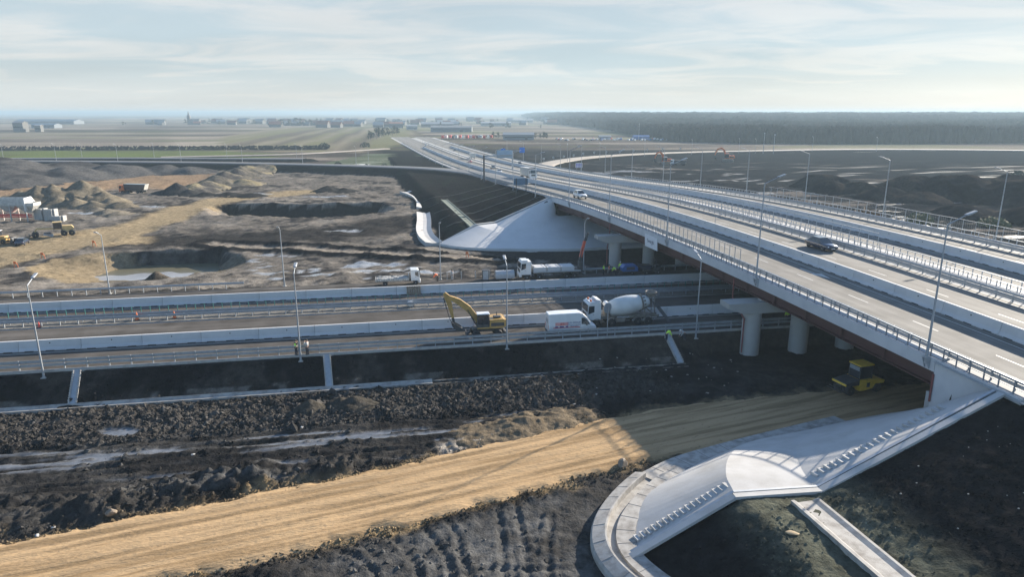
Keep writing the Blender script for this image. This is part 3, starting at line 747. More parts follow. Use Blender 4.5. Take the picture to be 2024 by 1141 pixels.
# ================================================================== bridges
def deck_ring(s, prof):
    return [OVZ(s, w, z) for w, z in prof]
BS = fs_(S_A, S_B, 3)
S_P1, S_P2 = -1.5, 42.8
def make_bridge(w0, w1, label, near):
    root = empty('overpass_bridge', OVZ(27, (w0 + w1) / 2, 0), label=label, cat='bridge')
    inv = Matrix.Translation(-root.location)
    def put(mb, name, m):
        mb.v = [tuple(Vector(p) - root.location) for p in mb.v]
        return mb.build(name, m, root)
    mb = MB(); mb.sweep([deck_ring(s, [(w0 + .35, -.02), (w1 - .35, -.02), (w1 - .35, -.42), (w0 + .35, -.42)]) for s in BS]); put(mb, 'deck_slab', M['concrete'])
    for a, sg in ((w0, 1), (w1, -1)):
        mb = MB(); mb.sweep([deck_ring(s, [(a, .14), (a + sg * 1.45, .14), (a + sg * 1.45, -.015), (a + sg * .36, -.015), (a + sg * .36, -.95), (a, -.95)]) for s in BS]); put(mb, 'edge_beam', M['barrier'])
    n = 4 if near else 4
    for k in range(n):
        c = w0 + 1.35 + (w1 - w0 - 2.7) * k / (n - 1)
        mb = MB()
        mb.sweep([deck_ring(s, [(c - .45, -.43), (c + .45, -.43), (c + .45, -.50), (c + .06, -.52), (c + .06, -2.5), (c + .4, -2.52), (c + .4, -2.62), (c - .4, -2.62), (c - .4, -2.52), (c - .06, -2.5), (c - .06, -.52), (c - .45, -.50)]) for s in BS])
        for s in fs_(S_A + 1, S_B - 1, 5.5):
            mb.beam(OVZ(s, c - .25, -.55), OVZ(s, c - .25, -2.5), .02, .36, 0, up=US + (0,))
        put(mb, 'girder', M['girder'])
    mb = MB()
    for s in fs_(S_A + 2, S_B - 2, 7.5):
        mb.beam(OVZ(s, w0 + 1.5, -1.4), OVZ(s, w1 - 1.5, -1.4), .14, .8)
    put(mb, 'cross_beam', M['girder'])
    # end diaphragms: closed red boxes at the bearings
    for s in (S_A + .3, S_B - .3):
        mb = MB(); mb.box(OVZ(s, (w0 + w1) / 2, -1.62), (w1 - w0 - 1.7, .9, 2.3), 0, Matrix.Rotation(math.atan2(WS[1], WS[0]), 3, 'Z')); put(mb, 'end_diaphragm', M['girder'])
    # piers: cap with columns, set square to the motorway
    for sp in (S_P1, S_P2):
        c0 = OV(sp, w0 + .2, 0); zt = float(ZR(sp)) - 2.78
        ex = Vector((EA[0], EA[1], 0)); ny = Vector((NA[0], NA[1], 0))
        pts = lambda a, b, z: c0 + ex * a + ny * b + Vector((0, 0, z))
        a0, a1 = (-3.7, 21.6) if near else (-.9, 21.5)
        mb = MB()
        A = [pts(a0, -1.15, zt), pts(a1, -1.15, zt), pts(a1, 1.15, zt), pts(a0, 1.15, zt)]
        B = [pts(a0, -1.15, zt - .62), pts(a0 + .01, 1.15, zt - .62), pts(a0 + 1.9, 1.15, zt - 1.3), pts(a0 + 1.9, -1.15, zt - 1.3), pts(a1, -1.15, zt - 1.3), pts(a1, 1.15, zt - 1.3)]
        mb.add(A + B, [(0, 1, 2, 3), (0, 3, 5, 4), (4, 5, 6, 7), (7, 6, 9, 8), (1, 8, 9, 2), (0, 4, 7, 8, 1), (3, 2, 9, 6, 5)])
        for k in range(4):
            mb.box(pts(1.15 + k * 6.4, 0, zt + .075), (.8, .8, .15), 0, Matrix.Rotation(R(10.4), 3, 'Z'))
        pc = put(mb, 'pier_cap', M['concrete'])
        for k in range(4):
            mb = MB(); p = pts(k * 6.45 + (0 if near else 1.2), 0, 0); g = H(p.x, p.y)
            mb.tube(p + Vector((0, 0, min(0, g - .6))), p + Vector((0, 0, zt - 1.3)), 1.1, 1.1, 28)
            c = put(mb, 'pier_column', M['concrete']); c.parent = pc
    # abutment seats
    for s, sg in ((S_A, -1), (S_B, 1)):
        mb = MB()
        rot = Matrix.Rotation(math.atan2(WS[1], WS[0]), 3, 'Z')
        zr = float(ZR(s))
        mb.box(OV(s + sg * .3, (w0 + w1) / 2 + .1, zr - 4.2), (w1 - w0 - .1, 1.7, 2.7), 0, rot)
        mb.box(OV(s + sg * 1.4, (w0 + w1) / 2, zr - 2.6), (w1 - w0, 1.2, 5.0), 0, rot)
        put(mb, 'abutment', M['concrete'])
    return root
bridge_a = make_bridge(0.0, 23.7, 'near deck of the overpass with red brown girders and a pale concrete edge beam', True)
bridge_b = make_bridge(24.7, 46.4, 'far deck of the overpass standing beyond the double railing gap', False)
# wing walls beside the abutments
def wing(s0, s1, label, w=.0):
    mb = MB(); ss = fs_(s0, s1, 1.2); n = len(ss)
    rings = []
    for k, s in enumerate(ss):
        f = k / (n - 1); zb = -5.6 + 1.2 * f
        rings.append([OVZ(s, w, .14), OVZ(s, w + .5, .14), OVZ(s, w + .5, zb - .5), OVZ(s, w, zb - .5)])
    mb.sweep(rings)
    return tag(mb.build('wing_wall', M['barrier']), label, 'retaining wall')
wing(S_A - .05, S_A - 7.6, 'sloping pale wing wall next to the near end of the red girder')
wing(S_B + .05, S_B + 6.0, 'pale wing wall above the far cone of bluish paving')

# ================================================================== paved cones (abutment slopes)
def patch(rows, sub=4):
    """rows: list of lists of points (same length), refined by linear interpolation"""
    out = []
    for a, b in zip(rows, rows[1:]):
        for k in range(sub):
            f = k / sub; out.append([Vector(p).lerp(Vector(q), f) for p, q in zip(a, b)])
    out.append([Vector(p) for p in rows[-1]])
    return out
def paving(name, rows, m, label, cat, thick=.25):
    mb = MB(); G = rows; nr, nc = len(G), len(G[0])
    vs = [p for r in G for p in r]; 
    mb.add(vs, [(i * nc + j, i * nc + j + 1, (i + 1) * nc + j + 1, (i + 1) * nc + j) for i in range(nr - 1) for j in range(nc - 1)], 0, False)
    # skirt
    edge = [G[0][j] for j in range(nc)] + [G[i][-1] for i in range(1, nr)] + [G[-1][j] for j in range(nc - 2, -1, -1)] + [G[i][0] for i in range(nr - 2, 0, -1)]
    ne = len(edge); low = [p - Vector((0, 0, thick * 3)) for p in edge]
    mb.add(edge + low, [(i, (i + 1) % ne, ne + (i + 1) % ne, ne + i) for i in range(ne)], 0)
    o = mb.build(name, m); return tag(o, label, cat)
# near cone: columns = round the cone, rows = from the top down (top, berm inner, berm outer, toe)
tops = [(35.7, 47.3, 8.5), (35.25, 48.6, 7.6), (34.85, 50.2, 6.4), (34.5, 52.0, 5.0), (34.6, 53.4, 4.25), (38.5, 54.3, 4.25), (48, 56.6, 4.3), (62, 60.0, 4.3), (84, 65.4, 4.3)]
bins = [(21.0, 42.4, 3.35), (21.1, 44.8, 3.3), (22.0, 48.0, 3.1), (24.3, 51.6, 2.4), (28.4, 54.9, 1.9), (36.5, 57.5, 2.2), (46.8, 60.1, 2.2), (61, 63.4, 2.2), (83, 68.8, 2.2)]
bous = [(15.2, 41.8, 3.3), (15.4, 44.2, 3.25), (16.9, 48.0, 2.7), (20.2, 52.9, 1.35), (27.2, 56.0, 1.1), (36.1, 58.6, 1.5), (46.5, 61.1, 1.5), (60.7, 64.5, 1.5), (82.7, 70, 1.5)]
toes = [(7.9, 39.2, .45), (8.9, 44.0, .45), (11.4, 47.6, .45), (18.3, 52.9, .45), (26.3, 56.8, .4), (35.4, 60.4, .4), (45.8, 62.9, .4), (60, 66.3, .4), (82, 71.6, .4)]
def dense(l, n=6):
    return smooth_path(l, .8) if False else [Vector(l[i]).lerp(Vector(l[i + 1]), k / n) for i in range(len(l) - 1) for k in range(n)] + [Vector(l[-1])]
def smoothrow(l, n=6):
    P = [Vector(p) for p in l]; P = [2 * P[0] - P[1]] + P + [2 * P[-1] - P[-2]]; out = []
    for i in range(1, len(P) - 2):
        a, b, c, d = P[i - 1:i + 3]
        for k in range(n):
            t = k / n
            out.append(.5 * ((2 * b) + (c - a) * t + (2 * a - 5 * b + 4 * c - d) * t * t + (3 * b - a - 3 * c + d) * t ** 3))
    out.append(P[-2].copy()); return out
rows = [smoothrow(r) for r in (tops, bins, bous, toes)]
paving('slope_paving', patch(rows, 4), M['concrete_pale'], 'pale paved concrete cone with a flat ledge below the near bridge end', 'slope paving')
# far cone
tops2 = [(9.2, 161.2, 9.0), (9.7, 160.4, 8.2), (10.2, 159.3, 6.6), (10.6, 158.2, 5.2), (14.5, 159.0, 5.2), (24, 161.2, 5.2), (40, 165, 5.2), (58, 169.2, 5.2)]
bin2 = [(-3.6, 152.6, 4.3), (-2.6, 149.9, 4.0), (1.9, 146.2, 3.2), (9.6, 146.8, 2.9), (15.5, 152, 3.3), (25.8, 154.5, 3.3), (41.6, 158.3, 3.3), (59.7, 162.4, 3.3)]
bou2 = [(-7.6, 150.0, 4.2), (-4.9, 147.6, 3.7), (1.0, 144.2, 2.7), (9.8, 144.8, 2.4), (16.5, 147.6, 2.4), (26.8, 150.0, 2.4), (42.8, 153.6, 2.4), (60.8, 158, 2.4)]
toe2_ = [(-15.6, 143.6, 1.35), (-11.0, 140.0, 1.35), (-3.5, 137.8, 1.4), (10.5, 137.4, 1.4), (19.0, 139.2, 1.4), (29.2, 141.6, 1.4), (45.0, 145.2, 1.4), (63, 149.5, 1.4)]
rows2 = [smoothrow(r) for r in (tops2, bin2, bou2, toe2_)]
paving('slope_paving', patch(rows2, 4), stain_mat('concrete_clean', (.52, .52, .515), (.40, .40, .39), scale=.3, amount=.5), 'bluish paved concrete cone below the far bridge end', 'slope paving')
# kerb along the soil edge of both cones, and steps of notched blocks on the near one
def edge_kerb(pts, wd, ht, m, name, label, cat):
    mb = MB()
    for a, b in zip(pts, pts[1:]): mb.beam(Vector(a), Vector(b), wd, ht)
    return tag(mb.build(name, m), label, cat)
kA = [(35.9, 46.5, 8.5), (21.1, 41.75, 3.4), (15.0, 41.1, 3.35), (7.6, 38.5, .45)]
edge_kerb(kA, .5, .22, M['concrete_pale'], 'edge_kerb', 'pale kerb beam between the near paved cone and the dark soil slope', 'kerb')
gut = [(35.75, 47.05, 8.52), (21.05, 42.2, 3.42), (15.1, 41.6, 3.36), (7.75, 38.98, .5)]
edge_kerb(gut, .22, .2, M['steel_dull'], 'drain_gutter', 'thin dark gutter running beside the near cone kerb', 'gutter')
def steps(a, b, n, label):
    mb = MB(); a, b = Vector(a), Vector(b); d = (b - a); dh = Vector((d.x, d.y, 0)).normalized(); rz = math.atan2(dh.y, dh.x)
    rot = Matrix.Rotation(rz, 3, 'Z')
    for k in range(n):
        p = a.lerp(b, (k + .5) / n)
        mb.box(p + Vector((0, 0, .03)), ((b - a).length / n * .55, .62, .17), 0, rot)
    return tag(mb.build('step_flight', M['concrete_pale']), label, 'steps')
steps((32.6, 47.6, 7.0), (21.3, 43.6, 3.45), 22, 'upper flight of notched concrete steps on the near paved cone')
steps((15.2, 42.9, 3.2), (8.2, 40.2, .6), 17, 'lower flight of notched concrete steps on the near paved cone')
edge_kerb([(9.0, 161.6, 9.0), (-3.9, 153.2, 4.4), (-7.9, 150.5, 4.3), (-15.8, 144.0, 1.0)], .6, .3, M['concrete_pale'], 'edge_kerb', 'pale kerb beam on the soil edge of the far paved cone', 'kerb')

# ================================================================== drains
M['concrete_joint'] = mat('concrete_joint', (.19, .18, .17), rough=.9)
def profile_along(path, prof, mb, mi=0):
    P = [Vector(p) for p in path]; rings = []
    for i, p in enumerate(P):
        a, b = P[max(0, i - 1)], P[min(len(P) - 1, i + 1)]
        d = Vector((b.x - a.x, b.y - a.y, 0)).normalized(); r = Vector((d.y, -d.x, 0))
        rings.append([p + r * w + Vector((0, 0, z)) for w, z in prof])
    mb.sweep(rings, True, mi)
# curved channel round the near cone (drain): kerb wall, channel and aprons
dr = empty('drain_channel', (7, 42, .5), label='curved pale concrete drain channel round the foot of the near cone', cat='drain')
cpath = smooth_path([(13.0, 50.6, .35), (10.5, 48.0, .35), (8.6, 45.4, .35), (7.25, 42.8, .35), (6.7, 40.4, .35), (6.95, 38.3, .35), (8.0, 36.2, .35), (9.9, 33.6, .35), (12.0, 30, .35)], .5)
def child_world(mb, name, m, root):
    mb.v = [tuple(Vector(p) - root.location) for p in mb.v]; return mb.build(name, m, root)
def joints(mb, pth, w0_, w1_, z0_, z1_):
    for i in range(2, len(pth) - 1, 3):
        a, b = pth[i - 1], pth[i + 1]; d = Vector((b.x - a.x, b.y - a.y, 0)).normalized(); r = Vector((d.y, -d.x, 0))
        mb.beam(pth[i] + r * w0_ + Vector((0, 0, z0_)), pth[i] + r * w1_ + Vector((0, 0, z1_)), .03, .016, 1)
JM = [M['concrete_drain'], M['concrete_joint']]
mb = MB(); joints(mb, cpath[6:], .44, 1.26, .545, .27); profile_along(cpath[6:], [(1.4, .02), (1.28, .26), (.42, .54), (.30, .54), (.30, -.3), (1.4, -.3)], mb); child_world(mb, 'outer_apron', JM, dr)
mb = MB(); profile_along(cpath, [(.30, .02), (-.35, .02), (-.35, -.3), (.30, -.3)], mb); child_world(mb, 'channel_floor', M['concrete_drain'], dr)
mb = MB(); joints(mb, cpath, -.36, -1.58, .228, .306); profile_along(cpath, [(-.35, .22), (-1.6, .30), (-1.6, -.3), (-.35, -.3)], mb); child_world(mb, 'inner_apron', JM, dr)
apr = smooth_path([(10.6, 48.7, .3), (14, 51.4, .3), (19, 54.0, .3), (24, 56.3, .3), (31, 59.4, .3)], .8)
mb = MB(); joints(mb, apr, -.65, 1.25, .13, .225); profile_along(apr, [(-.7, .12), (1.3, .22), (1.3, -.4), (-.7, -.4)], mb); child_world(mb, 'toe_slab', JM, dr)
# ditch along the berm
mb = MB(); profile_along([OV(s, -17.6, 3.42) for s in fs_(-36.5, -60, 2)], [(-1.0, -.25), (-1.0, .10), (-.8, .10), (-.45, -.02), (.6, -.02), (.9, .22), (1.15, .22), (1.15, -.25)], mb)
tag(mb.build('berm_ditch', M['concrete_drain']), 'straight concrete ditch with a bright kerb crossing the soil below the near cone', 'drain')
# toe drain of the lower motorway
TD = fs_(-110, 4, 3)
mb = MB(); profile_along([MW(t, 69.75, .12) for t in TD], [(-.52, -.2), (-.52, .12), (-.36, .12), (-.2, -.04), (.25, -.04), (.42, .05), (.52, .05), (.52, -.3)], mb)
tag(mb.build('toe_drain', M['concrete_drain']), 'long concrete toe drain below the dark motorway bank', 'drain')
mb = MB(); profile_along([MW(t, 69.75, .02) for t in fs_(4, 33.5, 2)], [(-.45, -.2), (-.45, .10), (-.32, .10), (-.2, -.04), (.25, -.04), (.42, .05), (.5, .05), (.5, -.3)], mb)
tag(mb.build('toe_drain', mat('soiled_concrete', (.16, .145, .125), rough=.95, var=.6, scale=1.2)), 'soiled part of the toe drain, half buried towards the overpass', 'drain')
def bank_chute(t0, t1, label):
    root = empty('bank_chute', MW(t0, 74, Z0), label=label, cat='drain chute')
    mb = MB()
    ex = Vector((EA[0], EA[1], 0))
    fl = [MW(t0, 74.0, Z0 + .03), MW(t0, 73.7, Z0 - .05)] + [MW(t0 + (t1 - t0) * f, 73.7 - 3.5 * f, 2.42 - 2.18 * f) for f in np.linspace(.03, 1, 14)]
    mb.sweep([[p + ex * -.3, p + ex * .3, p + ex * .3 - Vector((0, 0, .3)), p + ex * -.3 - Vector((0, 0, .3))] for p in fl]); child_world(mb, 'chute_floor', M['steel_dull'], root)
    for sg in (-1, 1):
        mb = MB()
        for k in range(13):
            p = fl[2 + k] + ex * sg * .34
            mb.box(p + Vector((0, 0, .07)), (.12, .18, .2), 0, Matrix.Rotation(A_MW, 3, 'Z'))
        mb.sweep([[p + ex * sg * a + Vector((0, 0, z)) for a, z in ((.29, .07), (.41, .07), (.41, -.3), (.29, -.3))] for p in fl[2:]])
        child_world(mb, 'chute_kerb', M['kerb'], root)
    mb = MB()
    pr = [(-2.2, .0), (-.9, -.12), (-.42, -.45), (.42, -.45), (.9, -.12), (2.2, .0)]
    mb.add([MW(t0 + a, 74.32 + b, Z0 + .03) for a, b in pr] + [MW(t0 + a, 74.32 + b, Z0 - .4) for a, b in pr], [tuple(range(6)), (0, 1, 7, 6), (1, 2, 8, 7), (2, 3, 9, 8), (3, 4, 10, 9), (4, 5, 11, 10)])
    child_world(mb, 'inlet_slab', M['kerb'], root)
    return root
bank_chute(-32.5, -31.9, 'notched drain chute down the dark bank, beside the slanting lamp post')
bank_chute(-7.3, -6.9, 'notched drain chute down the dark bank, right of the two people')
bank_chute(32.6, 32.9, 'shaded drain chute down the bank below the mixer truck')
# kerb line of the motorway
mb = MB(); profile_along([MW(t, 74.22, Z0) for t in fs_(-120, 60, 6)], [(-.12, -.3), (-.12, .07), (.12, .07), (.12, -.3)], mb)
tag(mb.build('roadside_kerb', M['kerb']), 'pale kerb line along the near edge of the lower motorway', 'kerb')
# chute, drain and lines on the far embankment
mb = MB(); bp = [OV(s, -19.2, 3.45) for s in fs_(76.5, 130, 3)]
profile_along(bp, [(-1.0, -.3), (-1.0, .1), (-.75, .1), (-.5, 0), (.5, 0), (.8, .14), (1.0, .14), (1.0, -.3)], mb)
tag(mb.build('berm_ditch', mat('mossy_concrete', (.12, .14, .11), rough=.9, var=.4)), 'greenish ditch on the ledge of the dark far embankment', 'drain')
def toe_strip(pts, label):
    mb = MB(); profile_along(smooth_path(pts, 2.5), [(-1.9, -1.2), (-1.9, .35), (-.3, .0), (.6, .0), (1.7, .4), (1.7, -1.2)], mb)
    return tag(mb.build('toe_drain', M['concrete_pale']), label, 'drain')
toe_strip([(-16.6, 143.5, 1.45), (-18.8, 150, 1.5), (-20.8, 160, 1.5), (-22.6, 175, 1.5), (-24.6, 189, 1.5)], 'pale curved toe drain left of the far paved cone')
toe_strip([(-26.0, 199, 1.5), (-28.0, 213, 1.5), (-32.0, 228, 1.5), (-37.5, 240, 1.5)], 'short pale toe drain curving round the far embankment corner')
M['gutter'] = mat('weathered_gutter', (.10, .11, .105), rough=.9, var=.3)
for k, s in enumerate((90, 101, 113, 126, 140)):
    mb = MB(); pts = []
    for w in fs_(-.8, -24.5, 2):
        p = OV(s + (-.8 - w) * -.1, w, 0); p.z = H(p.x, p.y) + .12; pts.append(p)
    for a, b in zip(pts, pts[1:]): mb.beam(a, b, .22, .06)
    tag(mb.build('slope_gutter', M['gutter']), 'thin pale gutter line running down the dark far embankment', 'drain', 'gutter lines on the far embankment')

# ================================================================== barriers, guard rails, railings
def barrier_mesh(L, hole, notch=3):
    mb = MB()
    pr = [(-.40, 0), (-.40, .10), (-.33, .14), (-.20, .38), (-.12, 1.2), (.12, 1.2), (.20, .38), (.33, .14), (.40, .10), (.40, 0)]
    h = L / 2 - .02
    mb.prism(pr, -h, h, 0, 'x')
    mb.box((0, 0, 1.207), (2 * h, .26, .014), 0)
    for k in range(notch):
        x = (k + .5) / notch * L - L / 2
        mb.box((x, 0, .035), (.9, .83, .07), 1)
    if hole:
        for sg in (-1, 1):
            mb.tube((0, sg * .135, .85), (0, sg * .185, .85), .07, .07, 10, 1)
    for sg in (-1, 1): mb.box((sg * (h + .012), 0, .6), (.02, .2, 1.1), 1)
    return mb
def barrier_row(fr, s0, s1, L, label, group, hole=True):
    proto = None; n = int((s1 - s0) / L)
    for k in range(n):
        a, b = s0 + k * L, s0 + (k + 1) * L
        p, q = fr(a), fr(b); d = q - p
        if proto is None:
            proto = barrier_mesh(L, hole).build('concrete_barrier', [M['barrier'], M['barrier_dark']]); o = proto
            tag(o, label, 'barrier', group)
        else:
            o = proto.copy(); COL.objects.link(o)
        o.location = (p + q) / 2 + Vector((0, 0, .012))
        o.rotation_euler = (0, -math.atan2(d.z, math.hypot(d.x, d.y)), math.atan2(d.y, d.x))
barrier_row(lambda t: MW(t, 81.15, Z0), -118, 74, 6.4, 'concrete barrier block in the near row along the lower motorway', 'near row of barrier blocks on the lower motorway')
barrier_row(lambda t: MW(t, 98.6, Z0), -140, 90, 6.4, 'concrete barrier block in the far row along the lower motorway, before the flatbed trucks', 'far row of barrier blocks on the lower motorway', False)
barrier_row(lambda s: OVZ(s, 11.0), -56, 480, 6.4, 'concrete barrier block in the row left of the dark car on the overpass', 'near row of barrier blocks on the overpass')
barrier_row(lambda s: OVZ(s, 33.4), -20, 480, 6.4, 'concrete barrier block in the row on the far deck of the overpass', 'far row of barrier blocks on the overpass')

W_PROF = [(0, .0), (.07, .05), (.07, .11), (0, .155), (0, .165), (.07, .21), (.07, .27), (0, .32), (-.025, .32), (.045, .265), (.045, .215), (-.025, .165), (-.025, .155), (.045, .105), (.045, .055), (-.025, 0)]
B_PROF = [(0, 0), (.08, .06), (.08, .24), (0, .30), (-.03, .30), (-.03, 0)]
def rail_sweep(fr, ss, off, z, prof, sgn=1):
    mb = MB()
    mb.sweep([[fr(s, off + sgn * a, z + b) for a, b in prof] for s in ss]); return mb
def posts_split(fr, ss, off, h, sz, name, mats, root, key, zb=-.2, ax=0.0):
    """posts: the 100 nearest the camera as parts, the rest as one part"""
    pts = [(s, fr(s, off, 0)) for s in ss]
    pts.sort(key=lambda q: q[1].length)
    first = None
    rest = MB()
    for k, (s, p) in enumerate(pts):
        if k < 100:
            if first is None:
                mb = MB(); mb.box((0, 0, (h + zb) / 2), (sz[0], sz[1], h - zb), 0)
                first = mb.build(name, mats, root); o = first
            else:
                o = first.copy(); COL.objects.link(o)
            o.location = p - root.location; o.rotation_euler = (0, 0, ax)
        else:
            rest.box(p - root.location + Vector((0, 0, (h + zb) / 2)), (sz[0], sz[1], h - zb), 0, Matrix.Rotation(ax, 3, 'Z'))
    if rest.v: tag(rest.build(name + 's', mats, root), kind='stuff')
def guardrail(fr, ss_r, ss_p, off, label, zs=(.42,), prof=W_PROF, sgn=1, h=.8, ax=0.0, both=False, m='steel'):
    root = empty('guard_rail', fr((ss_p[0] + ss_p[-1]) / 2, off, 0), label=label, cat='guard rail')
    for z in zs:
        mb = rail_sweep(fr, ss_r, off + sgn * .08, z, prof, sgn)
        if both:
            b2 = rail_sweep(fr, ss_r, off - sgn * .08, z, prof, -sgn); mb.add(b2.v, b2.f)
        child_world(mb, 'rail_beam', M[m], root)
    posts_split(fr, ss_p, off, h, (.1, .12), 'post', M[m], root, 0, ax=ax)
    return root
fM = lambda t, o, z: MW(t, o, Z0 + z)
fO = lambda s, w, z: OVZ(s, w, z)
ar_ = np.arange
guardrail(fM, fs_(-100, 60, 8), ar_(-92, 58, 2.15), 74.55, 'two rail guard rail along the near edge of the lower motorway, behind the two people', (.30, .72), B_PROF, 1, 1.05, A_MW)
guardrail(fM, fs_(-110, 80, 8), ar_(-100, 78, 2.1), 91.1, 'double sided guard rail in the median of the lower motorway, nearer line', (.5,), W_PROF, -1, .82, A_MW, True)
guardrail(fM, fs_(-110, 80, 8), ar_(-100, 78, 2.1), 92.4, 'double sided guard rail in the median of the lower motorway, line with green stakes behind', (.5,), W_PROF, 1, .82, A_MW, True)
guardrail(fM, fs_(-130, -22, 8), ar_(-128, -23, 1.95), 106.9, 'guard rail on the far edge of the lower motorway, in front of the pond', (.62,), B_PROF, -1, .9, A_MW)
guardrail(fM, fs_(26, 66, 8), ar_(26, 66, 2), 106.9, 'guard rail in the shade under the overpass on the far motorway edge', (.5,), W_PROF, -1, .8, A_MW)
sf = empty('stake_fence', MW(0, 93.5, Z0), label='row of green stakes with a thin wire line in the motorway median', cat='fence')
posts_split(fM, ar_(-66, 76, 1.12), 93.5, 1.35, (.07, .07), 'stake', M['green_post'], sf, 0, ax=A_MW)
mb = MB(); mb.pipe([MW(t, 93.5, Z0 + 1.12) - sf.location for t in fs_(18, 76, 8)], .035); mb.build('wire', M['steel'], sf)
# free standing white posts without a rail, in front of the muddy field
ps = empty('bare_posts', MW(12, 107, Z0), label='line of bare white guard rail posts between the two trucks', cat='posts')
posts_split(fM, ar_(9, 33, 2.3), 106.9, 1.15, (.12, .14), 'post', M['white_dirty'], ps, 0, ax=A_MW)
gO = fs_(-60, 240, 6) + fs_(250, 560, 20)
aO = math.atan2(US[1], US[0])
guardrail(fO, gO, ar_(-58, 240, 2.0), 1.25, 'blue grey guard rail behind the near railing of the overpass', (.28, .60), B_PROF, 1, .92, aO)
guardrail(fO, gO, ar_(-58, 240, 2.0), 21.35, 'blue grey guard rail beside the dark car, on the median side of the near deck', (.42, .74), B_PROF, -1, 1.0, aO)
guardrail(fO, gO, ar_(-40, 240, 2.0), 43.7, 'blue grey guard rail on the outer side of the far deck', (.42, .74), B_PROF, -1, 1.0, aO)
def railing(off, s0, s1, step, label, m='rail_dark', mid=(.18, .62), lat=0):
    ss = ar_(s0, s1, step)
    root = empty('bridge_railing', OVZ((s0 + s1) / 2, off, 0), label=label, cat='railing')
    mb = MB(); rs = fs_(s0, s1, 5)
    mb.sweep([[OVZ(s, off + a, z) for a, z in ((-.06, 1.2), (.06, 1.2), (.06, 1.28), (-.06, 1.28))] for s in rs]); child_world(mb, 'top_rail', M['steel'], root)
    for z in mid:
        mb = MB(); mb.sweep([[OVZ(s, off + a, z + b) for a, b in ((-.025, 0), (.025, 0), (.025, .05), (-.025, .05))] for s in rs]); child_world(mb, 'lower_rail', M[m], root)
    posts_split(fO, ss, off, 1.21, (.09, .07), 'post', M[m], root, 0, zb=.0, ax=aO)
    return root
railing(.22, -46, 150, 1.25, 'near railing on the outer edge of the overpass, with closely spaced dark posts')
railing(23.2, -46, 120, 1.25, 'first of the two railings at the gap between the decks, beside the dark car', 'steel_dull')
railing(25.2, -46, 120, 1.25, 'second of the two railings at the gap between the decks, farther from the dark car', 'steel_dull')
railing(45.6, -40, 150, 1.25, 'railing on the outermost edge of the far deck', 'steel_dull')
def screen(off, s0, s1, label, step=1.9, h=2.5):
    root = empty('protective_screen', OVZ((s0 + s1) / 2, off, 0), label=label, cat='mesh screen')
    rs = fs_(s0, s1, 4)
    for z in (h,):
        mb = MB(); mb.sweep([[OVZ(s, off + a, z + b) for a, b in ((-.03, 0), (.03, 0), (.03, .06), (-.03, .06))] for s in rs]); child_world(mb, 'top_rail', M['steel_dull'], root)
    posts_split(fO, ar_(s0, s1 + .1, step), off, h, (.06, .06), 'post', M['steel_dull'], root, 0, zb=.0, ax=aO)
    mb = MB()
    for s in ar_(s0, s1, .38): mb.box(OVZ(s, off, h / 2 + .5), (.008, .008, h - 1.0))
    child_world(mb, 'mesh_panel', M['steel_dull'], root)
screen(.10, 2, 48, 'tall thin mesh screen on the near railing above the motorway', 1.25, 2.7)
screen(25.05, 8, 50, 'tall thin mesh screen on the middle railing above the motorway', 1.9, 2.5)
screen(46.0, -36, 66, 'tall pale mesh screen along the outermost railing of the far deck', 2.3, 2.6)
# down pipes beside the piers
def downpipe(pts, label, r=.09):
    mb = MB(); mb.pipe(pts, r, 8); return tag(mb.build('drain_pipe', M['red_pipe']), label, 'pipe')
_p = OV(S_P1 - .6, -.75, 0)
downpipe([OV(3.2, .25, 8.4), OV(3.2, .25, 6.9), OV(3.2, .25, 5.9), _p + Vector((-.4, .1, 4.6)), _p + Vector((-.4, .1, .4))], 'red drain pipe kinking down beside the nearest pier column')
downpipe([OV(S_P2 + 3, .2, 8.6), OV(S_P2 + 3, .2, 6.2), OV(S_P2 + 1.2, -.9, 4.7), OV(S_P2 + 1.2, -.9, 1.2)], 'red drain pipe beside the far pier column behind the green vests')
downpipe([OV(S_A - .1, -.08, 7.6), OV(S_A - .1, -.08, 5.2)], 'short red pipe on the corner of the girder end')
# ================================================================== vehicles (local axes: x forward, y left, z up)
def wheel(root, x, y, r, w, rim=.55, name='wheel', tm='black', rm='steel_dull', n=20):
    mb = MB(); h = w / 2
    Mx = Matrix.Rotation(math.pi / 2, 4, 'X')
    mb.lathe([(r * rim, -h), (r * .93, -h), (r, -h * .6), (r, h * .6), (r * .93, h), (r * rim, h)], n, Mx)
    o = mb.build(name, M[tm], root); o.location = (x, y, r)
    mb = MB(); mb.lathe([(0, -h * .8), (r * rim, -h * .86), (r * rim, h * .86), (0, h * .8)], n, Mx)
    for sg in (-1, 1):
        mb.tube((0, sg * h * .7, 0), (0, sg * h * 1.02, 0), r * .2, r * .16, 10)
        for k in range(5):
            a = k * 2 * math.pi / 5
            mb.box((r * rim * .6 * math.cos(a), sg * h * .84, r * rim * .6 * math.sin(a)), (r * .1, .02, r * .1))
    mb.build('rim', M[rm], o)
    return o
def loft(mb, st, mi=0, smooth=False):
    """st: (x, zb, zs, zt, hb, hs, ht) stations: base, shoulder and roof heights with half widths"""
    rings = []
    for x, zb, zs, zt, hb, hs, ht in st:
        r = min(.07, (zt - zs) * .3 + .01)
        half = [(hb * .92, zb), (hb, zb + .08), (hs, (zb + zs) / 2), (hs, zs - .04), (hs - .02, zs), (ht, zt - r), (ht - r * 1.1, zt)]
        rings.append([Vector((x, y, z)) for y, z in half] + [Vector((x, -y, z)) for y, z in reversed(half)])
    mb.sweep(rings, True, mi, True, smooth)
